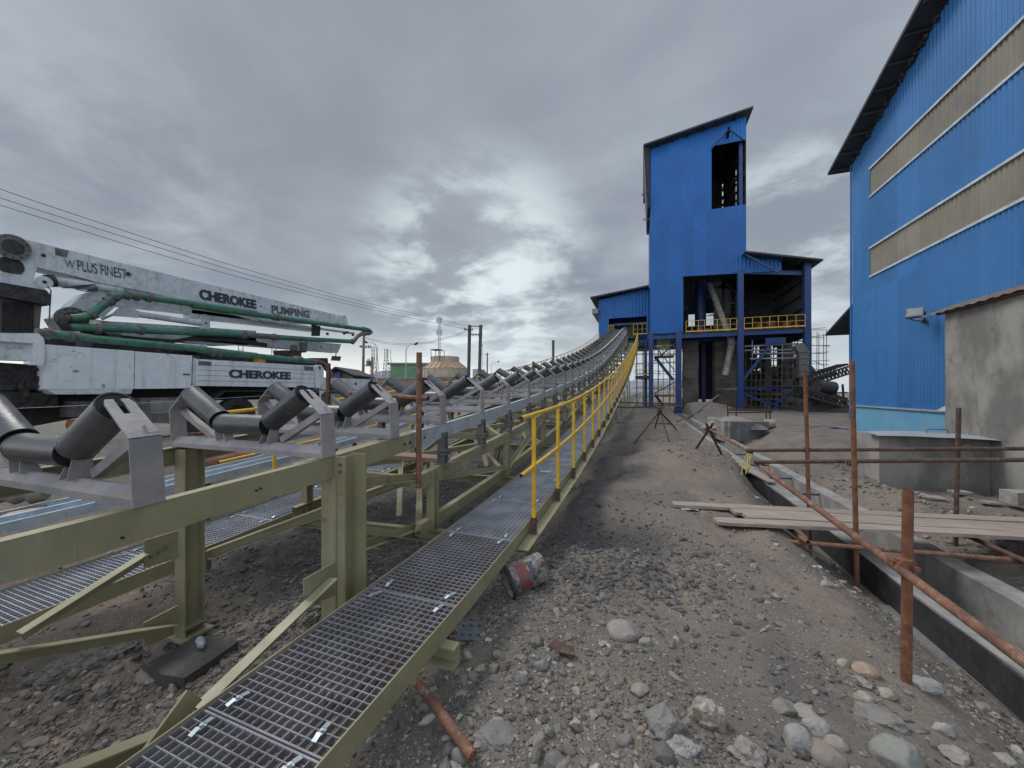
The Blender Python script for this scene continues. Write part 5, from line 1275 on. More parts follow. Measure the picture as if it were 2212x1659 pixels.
pn = plate([(45, 888), (1058, 948), (1055, 1135), (40, 1120)], z2, 0, .9, 'drop_side', M_WHITE, 'planked drop side with lettering')
for k in range(1, 5):
    f_ = k/5; b = MB(); b.beam(tp(*z2(50, 888+232*f_), -.004), tp(*z2(1052, 948+187*f_), -.004), .004, .008); b.build('plank_gap', M_STEELM, tk)
for pts in (((60, 905), (165, 912), (165, 945), (60, 938)), ((972, 950), (1048, 955), (1048, 990), (972, 985))): plate(pts, z2, -.02, .02, 'drop_side_hinge', M_STEELM)
plate([(1068, 960), (1085, 938), (1115, 940), (1138, 970), (1138, 1090), (1100, 1140), (1068, 1135)], z2, .0, .15, 'crane_bracket', M_WHITE); disc((1102, 965), z2, 0, .05, .01, 'boom_pin', M_STEELD)
plate([(1110, 1048), (1540, 1065), (1535, 1170), (1110, 1160)], z2, .3, .7, 'rear_box', M_WHITEB); disc((1413, 1103), z2, .3, .06, .01, 'boom_pin', M_STEELD)
plate([(1105, 1045), (1200, 1048), (1200, 1150), (1105, 1150)], z2, .25, .1, 'outrigger_housing', M_WHITE)
# deck & pump gear
plate([(380, 1030), (1700, 1120), (1700, 1190), (380, 1110)], z1, .6, 1.2, 'deck', M_STEELD); plate([(0, 830), (1060, 900), (1060, 945), (0, 890)], z2, .6, 1.2, 'deck', M_STEELD)
for x_, y_, w_, h_, m_ in ((750, 1075, 90, 50, M_STEELM), (1000, 1010, 90, 45, M_STEELD), (1700, 1100, 180, 40, M_WHITEB), (1660, 1200, 130, 28, M_RUST)):
    plate([(x_-w_/2, y_), (x_+w_/2, y_+w_*.06), (x_+w_/2, y_+h_), (x_-w_/2, y_+h_)], z1, .35, .5, 'deck_gear', m_)
plate([(805, 812), (985, 818), (985, 832), (945, 835), (945, 868), (815, 868)], z2, .5, .6, 'boom_rest', M_STEELD)
plate([(885, 765), (915, 768), (912, 815), (880, 812)], z2, .5, .2, 'boom_rest', M_STEELM); plate([(960, 745), (1000, 745), (990, 830), (965, 830)], z2, .55, .2, 'boom_rest', M_STEELM)
for pts in (((560, 890), (635, 893), (635, 922), (560, 918)), ((880, 862), (945, 865), (945, 885), (880, 880))): plate(pts, z2, .45, .3, 'yellow_bracket', M_YEL)
plate([(1040, 880), (1172, 880), (1180, 960), (1060, 900)], z2, .7, .6, 'rear_gear', M_STEELD)
plate([(1210, 862), (1288, 866), (1280, 906), (1202, 902)], z2, .9, .02, 'tail_plate', mat('dark_red_plate', (.13, .05, .035), rough=.6, dust=.35, dustcol=(.32, .27, .22)), ); pipe([(1245, 835), (1240, 864)], z2, .9, .02, 'plate_hanger', M_STEELD)
# chassis
plate([(-60, 1290), (390, 1300), (480, 1500), (1160, 1470), (1760, 1465), (1760, 1600), (-60, 1659)], z1, .55, 1.3, 'chassis', M_BLACK)
plate([(-60, 1105), (1100, 1110), (1100, 1230), (-60, 1250)], z2, .7, 1.1, 'chassis', M_BLACK)
plate([(-60, 1260), (385, 1290), (390, 1500), (-60, 1500)], z1, .35, .6, 'engine_block', M_STEELD); plate([(-60, 1500), (500, 1540), (500, 1659), (-60, 1659)], z1, .35, .6, 'engine_block', M_STEELD)
plate([(-60, 0), (900, 60), (1240, 110), (1240, 200), (620, 300), (-60, 430)], z3, .75, .8, 'chassis', M_BLACK)
r_ = random.Random(11)
for k in range(26):
    x_, y_ = r_.uniform(0, 380), r_.uniform(1290, 1650); w_, h_ = r_.uniform(20, 90), r_.uniform(12, 60)
    plate([(x_, y_), (x_+w_, y_+r_.uniform(-5, 5)), (x_+w_, y_+h_), (x_, y_+h_)], z1, .25+r_.uniform(0, .1), .1, 'machinery_lump', r_.choice([M_STEELD, M_STEELD, M_RUSTD, M_BLACK]))
plate([(620, 148), (965, 145), (965, 275), (625, 285)], z3, .15, .5, 'battery_box', mat('grimy_box', (.10, .085, .09), rough=.7, dust=.3)); plate([(905, 150), (1000, 145), (1000, 210), (905, 212)], z3, .14, .02, 'red_panel', M_ORANGE)
pipe([(590, 350), (785, 345)], z3, .2, .11, 'air_tank', M_ORANGE, 18)
plate([(1222, 118), (1570, 112), (1570, 340), (1230, 335)], z3, .05, .5, 'tool_box', M_STEELM); plate([(1300, 140), (1525, 135), (1525, 250), (1300, 258)], z3, .035, .02, 'tool_box_door', mat('tool_door', (.22, .23, .24), rough=.6, dust=.3))
# mudguard
P_ = [tp(*z2(x, y), .0) for x, y in ((205, 1240), (235, 1200), (290, 1160), (700, 1162), (760, 1190))]
b = MB()
for p_, q_ in zip(P_[:-1], P_[1:]):
    b.raw([p_, q_, q_+TN*.5, p_+TN*.5, p_-Vector((0, 0, .03)), q_-Vector((0, 0, .03)), q_+TN*.5-Vector((0, 0, .03)), p_+TN*.5-Vector((0, 0, .03))], [(0, 1, 2, 3), (4, 7, 6, 5), (0, 4, 5, 1)])
b.build('mudguard', M_BLACK, tk)
def wheel(px, w_=.12, rz_=.53):
    c = tp(px, 846, w_); c.z = .40+rz_; ORG_ = c
    b = MB(); pr = [(rz_*.58, .02), (rz_*.62, -.01), (rz_*.9, -.02), (rz_*.97, .01), (rz_, .05), (rz_, .25), (rz_*.97, .29), (rz_*.6, .30)]
    b.lathe(c, pr, 36, axis=TN)
    for i in range(44):
        a_ = i*2*math.pi/44; e = TT*math.cos(a_)+Vector((0, 0, 1))*math.sin(a_); e2 = TT*-math.sin(a_)+Vector((0, 0, 1))*math.cos(a_)
        R_ = Matrix((e, e2, TN)).transposed(); b.box(c+e*(rz_+.004)+TN*.06, (.022, .045, .09), R_); b.box(c+e*(rz_+.004)+TN*.19+e2*.03, (.022, .045, .12), R_)
    ty = b.build('tyre', M_BLACK, None, origin=c)
    r_ = MB(); r_.lathe(c, [(rz_*.6, .03), (rz_*.56, .06), (rz_*.5, .15), (rz_*.25, .16), (rz_*.24, .06), (rz_*.12, .04), (0, .04)], 28, axis=TN); rm = r_.build('rim', mat('rust_red_rim', (.16, .06, .035), rough=.8, dust=.4, dustcol=(.10, .08, .07)), None, origin=c)
    wh_ = bpy.data.objects.new('wheel', None); COL.objects.link(wh_); wh_.parent = tk; wh_.location = c-worldorg(tk); ORG[wh_.name] = c
    for o in (ty, rm): o.parent = wh_; o.location = (0, 0, 0)
for px in (515, 428): wheel(px)
# lettering
def fit(body, pA, pB, cap, m, w_, bold=.03, name='lettering'):
    A = tp(*pA, w_); B = tp(*pB, w_); R = (B-A).normalized(); Nn = -TN; U = (Nn.cross(R)).normalized(); wd_ = (B-A).length
    cu = bpy.data.curves.new('txt', 'FONT'); cu.body = body; cu.size = 1; cu.offset = bold; cu.extrude = .0
    to = bpy.data.objects.new('txt', cu); COL.objects.link(to); me = bpy.data.meshes.new_from_object(to.evaluated_get(bpy.context.evaluated_depsgraph_get())); bpy.data.objects.remove(to)
    xs = [v.co.x for v in me.vertices]; ys = [v.co.y for v in me.vertices]; sx = wd_/(max(xs)-min(xs)); sy = cap/(max(ys)-min(ys))
    for v in me.vertices: v.co = A + R*((v.co.x-min(xs))*sx) + U*((v.co.y-min(ys))*sy) + Nn*.004 - worldorg(tk)
    if body == 'CHEROKEE':
        bm = bmesh.new(); bm.from_mesh(me); n0 = list(bm.verts); g = bmesh.ops.duplicate(bm, geom=bm.verts[:]+bm.edges[:]+bm.faces[:])
        for e_ in g['geom']:
            if isinstance(e_, bmesh.types.BMVert): e_.co += R*cap*.055 - U*cap*.01 + Nn*.0015
        bm.to_mesh(me); bm.free()
    me.materials.clear(); me.materials.append(m); o = bpy.data.objects.new(name, me); COL.objects.link(o); o.parent = tk; return o
def seg(pa, pb, f, t0, t1): return f(pa[0]+(pb[0]-pa[0])*t0, pa[1]+(pb[1]-pa[1])*t0), f(pa[0]+(pb[0]-pa[0])*t1, pa[1]+(pb[1]-pa[1])*t1)
fit('CHEROKEE', z2(318, 1052), z2(850, 1066), .255, M_NAVY, -.003, .045)
fit('CHEROKEE', z2(62, 370), z2(552, 458), .30, M_NAVY, .74, .045)
fit('PUMPING', z2(688, 492), z2(1015, 535), .28, M_NAVYW, .74, .045)
fit('PLUS FINEST', z1(670, 470), z1(1095, 545), .24, M_NAVYW, .745, .012); fit('W', z1(560, 440), z1(645, 458), .18, M_NAVYW, .745, .0)
# ================================================================== SCAFFOLD TUBES AND PLANKS ON THE RIGHT
z5 = lambda x, y: ((1720+x/2.633)/1.157, (1040+y/2.633)/1.157)
z8 = lambda x, y: ((1440+x/3.456)/1.157, (640+y/3.456)/1.157)
def coupler(c, parent, m=M_RUSTD, s_=1.0, ax_=(1, 0, 0)):
    c = Vector(c); A = Vector(ax_); b = MB()
    b.tube(c-Vector((0, 0, .03))*s_, c+Vector((0, 0, .03))*s_, .036*s_, 10); b.tube(c-A*.032*s_, c+A*.032*s_, .036*s_, 10)
    b.tube(c+Vector((.03, -.05, 0))*s_, c+Vector((.03, .05, .01))*s_, .009*s_, 6); b.box(c+Vector((.03, -.045, 0))*s_, (.02*s_, .018*s_, .022*s_)); b.box(c+Vector((-.035, .02, .0))*s_, (.02*s_, .05*s_, .03*s_))
    return b.build('pipe_clamp', m, parent)
def tubep(p, q, parent, m=M_RUST, r=.0242, name='scaffold_tube', hollow=True):
    b = MB(); b.tube(p, q, r, 16, hollow=.004 if hollow else 0); return b.build(name, m, parent)
g1 = thing('tube_guardrail', 'rusty scaffold tube guard rail clamped round the near side of the channel and planks', 'guard rail', (1.42, 2.75, -.1))
V3 = Vector
# near pole + long handrail
tubep(V3((1.42, 2.75, -.35)), V3((1.435, 2.76, 1.085)), g1, M_RUSTO, .0245, 'near_pole')
pe = atX(2360, 1526, 1.39); 
tubep(V3((1.385, 5.46, .72)), V3((1.37, 1.2, .60)), g1, M_RUST, .0242, 'handrail_tube'); coupler((1.40, 2.73, .665), g1, M_RUSTO, 1.1, (0, 1, 0))
poleB, poleA, poleC = (2.256, 5.24), (2.16, 6.20), (3.85, 6.5)
tubep(V3((2.29, 5.25, -.70)), V3((poleB[0]-.02, poleB[1], 2.0)), g1, M_RUSTO, .0242, 'upright_tube')
tubep(V3((1.32, 5.40, .765)), V3((4.6, 5.32, 1.02)), g1, M_RUSTD, .0242, 'cross_tube'); coupler((1.39, 5.43, .75), g1); coupler((poleB[0], 5.30, .835), g1)
tubep(V3((1.15, 5.08, -.09)), V3((4.8, 5.25, -.02)), g1, M_RUST, .0242, 'ledger_tube'); coupler((2.27, 5.19, -.06), g1); coupler((1.72, 5.12, -.06), g1); tubep(V3((1.74, 5.0, -.035)), V3((1.60, 6.1, -.02)), g1, M_RUST, .0242, 'transom_tube')
coupler((3.52, 5.2, -.04), g1); tubep(V3((3.54, 5.0, -.01)), V3((3.50, 6.5, -.01)), g1, M_RUSTD, .0242, 'transom_tube')
g2 = thing('tube_guardrail', 'rusty scaffold tube guard rail on the far side of the planks', 'guard rail', (2.16, 6.2, -.1))
tubep(V3((2.19, 6.2, -1.0)), V3((2.125, 6.2, 1.93)), g2, M_RUSTO, .0242, 'upright_tube'); tubep(V3((3.85, 6.5, -.9)), V3((3.89, 6.5, 1.44)), g2, M_RUSTD, .0242, 'upright_tube')
tubep(V3((1.42, 6.18, .80)), V3((5.6, 6.40, 1.02)), g2, M_RUSTD, .0242, 'cross_tube'); coupler((2.15, 6.22, .84), g2); coupler((3.87, 6.34, .935), g2); coupler((1.47, 6.22, .79), g2)
tubep(V3((1.47, 6.15, .77)), V3((1.44, 9.75, .80)), g2, M_RUST, .0242, 'handrail_tube')
# strap
t = thing('yellow_strap', 'yellow strap tied to the corner of the far guard rail', 'strap', (1.47, 6.2, .6))
b = MB(); rr = random.Random(3)
for k in range(4):
    p = V3((1.45+rr.uniform(-.02, .02), 6.15, .76)); pts = [p]
    for i in range(6): p = p+V3((rr.uniform(-.05, .01), rr.uniform(-.03, .01), -rr.uniform(.03, .06))); pts.append(p)
    b.path(pts, .008, 5)
b.build('strap_tail', mat('faded_yellow_webbing', (.45, .38, .10), rough=.8), t)
# planks
ud = V3((math.cos(math.radians(10.4)), math.sin(math.radians(10.4)), 0)); nd = V3((-ud.y, ud.x, 0))
for k, (off, s0, lab) in enumerate(((0.0, .0, 'front scaffold plank nearest the camera, its left end on the dirt'), (.205, .42, 'second scaffold plank from the front, shorter on the left'), (.41, .36, 'third scaffold plank from the front'), (.615, -.34, 'rearmost scaffold plank reaching furthest left onto the dirt'))):
    o0 = V3((.86, 5.04, (.045, .060, .050, .064)[k])) + nd*(off+.09) + ud*s0; L = 5.2-s0
    b = MB(); n = 26; rr = random.Random(k+40); vs = []
    for i in range(n+1):
        q = i/n; c = o0+ud*(L*q)+V3((0, 0, .012*math.sin(q*3+k)+(.012 if k == 0 else 0))); w_ = .0925
        if i == 0: w_ *= .93
        j = rr.uniform(-.002, .002)
        vs += [c-nd*(w_+j)-V3((0, 0, .02)), c-nd*(w_+j)+V3((0, 0, .02)), c+nd*(w_+j)+V3((0, 0, .02)), c+nd*(w_+j)-V3((0, 0, .02))]
    fs = [(i*4+m_, i*4+(m_+1) % 4, (i+1)*4+(m_+1) % 4, (i+1)*4+m_) for i in range(n) for m_ in range(4)]+[(0, 3, 2, 1), (n*4, n*4+1, n*4+2, n*4+3)]
    b.raw(vs, [f[::-1] for f in fs]); o = b.build('scaffold_plank', M_WOOD, None, origin=(o0.x, o0.y, o0.z)); tag(o, lab, 'plank', 'planks bridging the channel')
# plank along the channel
p, q = atZ(1582, 996, -.22), atZ(1668, 1042, -.24)
b = MB(); b.beam(p, q, .16, .03); tag(b.build('loose_board', M_WOOD), 'single board lying lengthwise on the black channel wall', 'board')
# folded tripods of tubes
def tripod(name, label, hub, feet, top=.18, extra=()):
    t = thing(name, label, 'tube trestle', tuple(hub)); hub = V3(hub)
    for f in feet:
        f = V3(f); d_ = (hub-f).normalized(); tubep(f, hub+d_*top, t, M_RUSTD, .027, 'leg', False)
    for p_, q_ in extra: tubep(p_, q_, t, M_RUSTD, .024, 'cross_tube', False)
    coupler(hub, t, M_RUSTD, 1.8); return t
hb = atD(1425, 888, 12.6)
feet = [atZ(*z8(500, 1615), .0), atZ(*z8(815, 1640), .0), atZ(*z8(870, 1500), .0), atZ(*z8(680, 1490), .0), atZ(*z8(800, 1430), -.05)]
tripod('tube_tripod', 'bundle of rusty tubes splayed like a tripod on the dirt path', hb, feet, .3, [(atD(*z8(335, 1302), 12.9), atD(*z8(760, 1310), 12.5)), (atD(*z8(360, 1262), 13.4), atD(*z8(860, 1275), 13.0)), (atD(*z8(790, 1285), 12.9), atD(*z8(925, 1298), 12.6))])
hb = V3((1.44, 9.55, .78)); tripod('tube_trestle', 'crossed pair of rusty tubes carrying the end of the far handrail tube', hb, [atZ(1493, 984, -.03), atZ(1566, 996, -.12)], .28)
# small frame of tubes before the tower
t = thing('tube_rack', 'low frame of rusty tubes over the concrete pit before the tower', 'tube frame', tuple(atZ(1620, 905, -.2)))
for x0, y0, x1, y1, d_ in ((1300, 1330, 1700, 1338, 21), (1310, 1352, 1690, 1348, 20), (1320, 1318, 1690, 1330, 21.6)): tubep(atD(*z8(x0, y0), d_), atD(*z8(x1, y1), d_), t, M_RUSTD, .035, 'cross_tube', False)
for x0, y0, y1, d_ in ((1303, 1240, 1410, 21), (1378, 1300, 1440, 20.5), (1637, 1270, 1460, 20.5), (1670, 1290, 1480, 20), (1350, 1245, 1330, 21.5)): tubep(atD(*z8(x0, y0), d_), atD(*z8(x0+8, y1), d_), t, M_RUSTD, .035, 'upright_tube', False)
# long thin poles leaning from the channel to the tower
t = thing('leaning_poles', 'two thin poles leaning across the channel before the tower', 'poles', tuple(atZ(1475, 900, -.2)))
tubep(atD(*z8(1232, 1198), 30), atD(*z8(975, 1400), 20), t, M_STEELM, .05, 'pole', False); tubep(atD(*z8(1090, 1330), 24), atD(*z8(870, 1430), 17), t, M_STEELM, .04, 'pole', False)
# pit walls, pipe, white block
t = thing('concrete_pit', 'low concrete pit wall with sand on top right of the channel', 'concrete pit', tuple(atZ(1610, 925, -.5)))
p, q = atZ(1571, 948, -.75), atZ(1654, 928, -.6)
d0 = 15.2; a_, c_ = atD(1571, 910, d0), atD(1655, 911, d0+1.4)
b = MB(); b.beam(a_-V3((0, 0, .42)), c_-V3((0, 0, .42)), .22, .85); b.beam(a_-V3((0, 0, .42)), a_+V3((-.25, 2.6, -.42)), .22, .851); b.build('pit_wall', M_CONC, t)
b = MB(); c1 = (a_+c_)/2+V3((-.4, .6, -.05)); 
vs = [c1+V3((math.cos(k*.5236)*r_*1.6, math.sin(k*.5236)*r_*.9, h_)) for r_, h_ in ((.85, -.3), (.55, .02), (.2, .2)) for k in range(12)]+[c1+V3((0, 0, .24))]
b.raw(vs, [(j*12+k, j*12+(k+1) % 12, (j+1)*12+(k+1) % 12, (j+1)*12+k) for j in range(2) for k in range(12)]+[(24+k, 24+(k+1) % 12, 36) for k in range(12)], True); tag(b.build('sand_heap', mat('sand', (.26, .225, .20), rough=.95, bump=.5, scale=12)), 'small heap of pale sand behind the pit wall', 'sand heap')
c_ = atD(1668, 916, 17.4); b = MB(); b.tube(c_+V3((-.33, .05, 0)), c_+V3((.12, -.05, 0)), .235, 20, hollow=.035); tag(b.build('concrete_pipe', M_CONC), 'short concrete pipe lying at the end of the pit wall', 'concrete pipe')
c_ = atZ(1551, 941, -.45); b = MB(); b.box(c_+V3((0, .1, .24)), (.36, .16, .52)); tag(b.build('white_block', M_WTRIM), 'white upright block standing between channel and concrete pit', 'block')
# flat debris on the right
rr = random.Random(8)
t = None
for k, (px, py, w_, m_, lab, nm) in enumerate(((1800, 938, .9, M_CYAN, 'blue cladding offcut lying before the concrete box', 'sheet_offcut'), (1770, 930, .8, M_STEELD, 'dark flat sheet scrap left of the blue offcut', 'sheet_offcut'), (1822, 932, .5, M_PALE, 'pale sheet scrap by the corner of the blue plinth', 'sheet_offcut'))):
    c_ = atZ(px, py, -.15); c_.z = Hs(c_.x, c_.y)+.04; b = MB(); b.box(c_, (w_, .35, .015), rotz(rr.uniform(-.4, .4)) @ Matrix.Rotation(.12, 3, 'Y')); tag(b.build(nm, m_), lab, 'scrap sheet')
for k, (px, py, w_, lab) in enumerate(((2020, 1078, .30, 'pale flat stone chip under the annex wall, left of the long stick'), (2075, 1070, .34, 'flat light slab fragment under the annex wall'), (1990, 1072, .22, 'thin grey slab fragment nearest the concrete box corner'), (2140, 1085, .28, 'brownish slab fragment at the right beside the block'), (1960, 1092, .3, 'grey slab fragment behind the rear plank near the black rag'))):
    c_ = atZ(px, py, -.5); c_.z = Hs(c_.x, c_.y)+.03; b = MB(); pts = []
    for i in range(6): a = i*1.047+rr.uniform(-.3, .3); pts.append(c_+V3((math.cos(a)*w_*.6, math.sin(a)*w_*.35, rr.uniform(-.01, .02))))
    b.poly(pts, (rr.uniform(-.1, .1), 0, 1), .035); tag(b.build('slab_fragment', R_WHITE), lab, 'stone fragment', 'slab fragments below the annex')
c_ = atZ(2190, 1085, -.45); b = MB(); b.box(c_+V3((.1, 0, .1)), (.42, .3, .24), rotz(.2)); tag(b.build('concrete_block', M_CONC), 'broken concrete block half cut by the right edge behind the planks', 'concrete block')
p, q = atZ(1990, 1076, -.42), atZ(2090, 1090, -.42); b = MB(); b.tube(p+V3((0, 0, .03)), q+V3((0, 0, .05)), .014, 6); tag(b.build('stick', M_WOOD), 'thin pale stick lying on the rubble under the annex wall', 'stick')
# scattered sheet rag, bent rods
c_ = atZ(1490, 1103, .02); b = MB(); vs = []
for i in range(6):
    for j in range(3): vs.append(c_+V3((-.11+.044*i, -.03+.03*j+.012*math.sin(i*2), .012+rr.uniform(0, .018))))
b.raw(vs, [(i*3+j, (i+1)*3+j, (i+1)*3+j+1, i*3+j+1) for i in range(5) for j in range(2)], True); tag(b.build('rag', M_WTRIM), 'small white crumpled rag on the path left of the planks', 'rag')
z6b = lambda x, y: ((1160+x/3.456)/1.157, (1200+y/3.456)/1.157)
def onground(px, py, dz=.0, zz0=0):
    p = atZ(px, py, zz0)
    for _ in range(5): p = atZ(px, py, Hs(p.x, p.y))
    p.z += dz; return p
b = MB(); b.path([onground(*z6b(1225, 1520), .006), onground(*z6b(1300, 1440), .02), onground(*z6b(1345, 1445), .012)], .004, 6); tag(b.build('bent_rod', M_STEELM), 'short bent rod below the flat pinkish rock', 'rod')
b = MB(); b.path([onground(*z6b(2090, 965), .008), onground(*z6b(1995, 1005), .008), onground(*z6b(2075, 1065), .008)], .003, 5); tag(b.build('wire_scrap', M_PALE), 'thin pale wire bent in a V on the open path', 'wire')
p, q = onground(1637, 1372, .01), onground(1666, 1356, .02); b = MB(); b.poly([p, (p+q)/2-V3((0, .012, 0)), q, (p+q)/2+V3((0, .015, .008))], (0, 0, 1), .004); tag(b.build('dry_leaf', M_WOOD), 'dry curled leaf on the path right of the flat pinkish rock', 'leaf')
c_ = onground(*z6b(850, 1520), .03); b = MB(); b.poly([c_+V3((-.09, 0, .01)), c_+V3((-.03, -.02, 0)), c_+V3((.08, .0, -.015)), c_+V3((.06, .05, 0)), c_+V3((-.07, .06, .02))], (0, 0, 1), .006); tag(b.build('rusty_flake', M_RUSTD), 'dark rusty steel flake among the stones below the tipped bucket', 'steel scrap')

# ================================================================== BUCKET, PLATE, TUBE, FOOTINGS
c0 = atD(1098, 1256, 3.12); a_ = (atD(1158, 1229, 3.22)-c0).normalized()
t = thing('paint_bucket', 'tipped over paint bucket with a stained red, white and blue label beside the walkway', 'bucket', tuple(c0))
b = MB(); b.lathe(c0, [(.002, .33), (.118, .33), (.122, .325), (.135, .012), (.142, .008), (.142, -.012), (.130, -.012), (.124, .02), (.112, .31), (.0, .31)], 36, axis=a_)
b.build('bucket_shell', mat('dirty_bucket_white', (.34, .31, .28), (.20, .18, .165), rough=.5, scale=9, dust=.7, dustcol=(.05, .045, .042), rust=.5, rustcol=(.03, .028, .028), rustscale=7), t)
b = MB(); b.lathe(c0, [(.1425, .010), (.1445, .006), (.1445, -.014), (.128, -.016)], 36, axis=a_); b.build('bucket_rim', M_BLACK, t)
def wrap(h0, h1, a0_, a1_, m_, nm):
    A = a_; u = V3((0, 0, 1)); e1 = A.cross(u).normalized(); e2 = A.cross(e1); b = MB(); n = 14; vs = []
    for i in range(n+1):
        an_ = math.radians(a0_+(a1_-a0_)*i/n)
        for h in (h0, h0+(h1-h0)*.5, h1+.012*math.sin(i*1.1)):
            R_ = .135-(h-.012)*.0415+.0018; vs.append(c0+A*h+(e1*math.cos(an_)+e2*math.sin(an_))*R_)
    b.raw(vs, [(i*3+j, (i+1)*3+j, (i+1)*3+j+1, i*3+j+1) for i in range(n) for j in range(2)], True); return b.build(nm, m_, t)
# find which way faces the camera: e1 ~ horizontal right-front
wrap(.06, .165, -75, 20, mat('bucket_label_red', (.26, .022, .022), rough=.5, dust=.9, dustcol=(.10, .07, .06), scale=12), 'red_label'); wrap(.17, .215, -70, 5, mat('bucket_label_blue', (.018, .03, .11), rough=.5, dust=.9, dustcol=(.08, .07, .07), scale=12), 'blue_label')
pl = onground(1026, 1374, .03); R_ = rotz(.35) @ Matrix.Rotation(.06, 3, 'X')
t = thing('perforated_plate', 'flat dark blue grey steel plate with punched holes lying beside the walkway', 'steel plate', tuple(pl))
b = MB(); b.box(pl+V3((0, 0, .008)), (.25, .20, .012), R_); b.build('plate', mat('blue_grey_steel', (.10, .12, .14), (.07, .085, .10), rough=.5, scale=7, dust=.3), t)
b = MB()
for i in range(4):
    for j in range(2): c = pl+V3((0, 0, .008))+R_ @ V3((-.09+.06*i, -.05+.10*j, .0065)); b.tube(c, c+V3((0, 0, .0015)), .011, 12)
b.build('punched_holes', M_CAP, t)['kind'] = 'stuff'
p, q = atZ(905, 1478, .09), atZ(1021, 1634, .065)
b = MB(); b.tube(p, q, .0242, 18, hollow=.004); b.tube(q+(p-q).normalized()*.01, q+(p-q).normalized()*.012, .02, 14); tag(b.build('rusty_tube', M_RUST), 'single short rusty tube lying on the gravel beside the near walkway', 'tube')
# footing pad under the left near post
z4 = lambda x, y: (x/3.456/1.157, (1440+y/3.456)/1.157)
b = MB(); pts = [atZ(*z4(*q_), -.385) for q_ in ((1230, 740), (1520, 640), (1700, 520), (1960, 510), (2060, 560), (1820, 730), (1590, 880), (1400, 850))]
b.poly([p_-V3((0, 0, .12)) for p_ in pts], (0, 0, 1), .12); tag(b.build('footing_pad', mat('damp_dark_concrete', (.075, .070, .066), (.055, .052, .05), rough=.9, dust=.3, dustcol=(.12, .11, .10), bump=.4)), 'dark damp concrete pad under the left near post', 'footing')
bm_ = thing('plastic_bottle', 'crushed clear plastic bottle on the dark pad beside the post', 'bottle', tuple(atZ(434, 1390, -.36)))
c_ = atZ(434, 1388, -.36); b = MB(); b.lathe(c_, [(0, -.07), (.028, -.068), (.031, -.05), (.026, -.02), (.031, 0), (.027, .03), (.03, .045), (.012, .075), (.012, .09), (0, .09)], 14, axis=(.9, -.4, .1)); b.build('bottle_body', mat('clear_plastic', (.35, .38, .42), (.28, .30, .34), rough=.15), bm_)
# old footing with base plate under the second post
c_ = V3((CA-.12, 2.35, -.40)); t = thing('old_footing', 'rusty base plate on a rough concrete block behind the near post', 'footing', tuple(c_))
b = MB(); b.box(c_+V3((.05, 0, -.12)), (.55, .5, .2), rotz(.15)); b.build('concrete_block', M_DCONC, t)
b = MB(); b.box(c_+V3((0, 0, 0)), (.40, .34, .02), rotz(.1)); b.build('base_plate', M_RUSTD, t)
b = MB()
for dx_, dy_ in ((-.14, -.1), (-.14, .12)): b.tube(c_+V3((dx_, dy_, 0)), c_+V3((dx_, dy_, .07)), .014, 8); b.box(c_+V3((dx_, dy_, .02)), (.04, .04, .025))
b.build('anchor_bolts', M_RUSTD, t)['kind'] = 'stuff'
# steel offcuts
p = atZ(790, 1215, .0); q = atZ(812, 1280, -.30)
t = thing('steel_offcut', 'olive H-section offcut leaning on the footing in the dark below the conveyor', 'steel offcut', tuple(q))
b = MB(); b.ibeam(V3((-1.86, 2.75, -.05)), V3((-1.74, 2.52, -.36)), .13, .13, .01); b.build('profile', M_OLIVE, t)
b = MB(); b.box(V3((-1.90, 2.80, -.02)), (.2, .02, .2), Matrix.Rotation(.5, 3, 'X') @ rotz(.5)); b.build('end_plate', M_OLIVE, t)
t = thing('steel_offcut', 'black box shaped steel offcut beside the olive one', 'steel offcut', (-1.6, 2.6, -.35))
b = MB(); b.box((-1.58, 2.60, -.30), (.17, .16, .16), rotz(.6) @ Matrix.Rotation(.4, 3, 'X')); b.box((-1.47, 2.60, -.26), (.02, .2, .2), rotz(.6) @ Matrix.Rotation(.4, 3, 'X')); b.build('box_profile', M_STEELD, t)
# rusty poles standing through the conveyor
t = thing('standing_tube', 'rusty tube standing upright against the galvanised rail with a cross tube clamped behind', 'scaffold tube', (-1.95, 2.95, .8))
tubep(V3((-1.945, 2.93, .78)), V3((-1.94, 2.93, 2.01)), t, M_RUST, .026, 'upright_tube'); tubep(atD(704, 845, 4.6), atD(925, 861, 3.75), t, M_RUST, .024, 'cross_tube'); tubep(V3((-3.56, 3.46, 1.0)), V3((-3.56, 3.46, 1.99)), t, M_RUSTD, .026, 'upright_tube')
p, q = atZ(828, 983, .90), atZ(962, 992, .90); b = MB(); b.beam(p, q, .22, .045); tag(b.build('timber_board', M_WOODR), 'reddish timber board laid across the truss under the galvanised rail', 'board')
b = MB(); p, q = atD(1243, 863, 8.2), atD(1262, 863, 8.3); b.beam(p, q, .1, .14); tag(b.build('brick', M_BRICK), 'single orange brick on the truss further up the conveyor', 'brick')
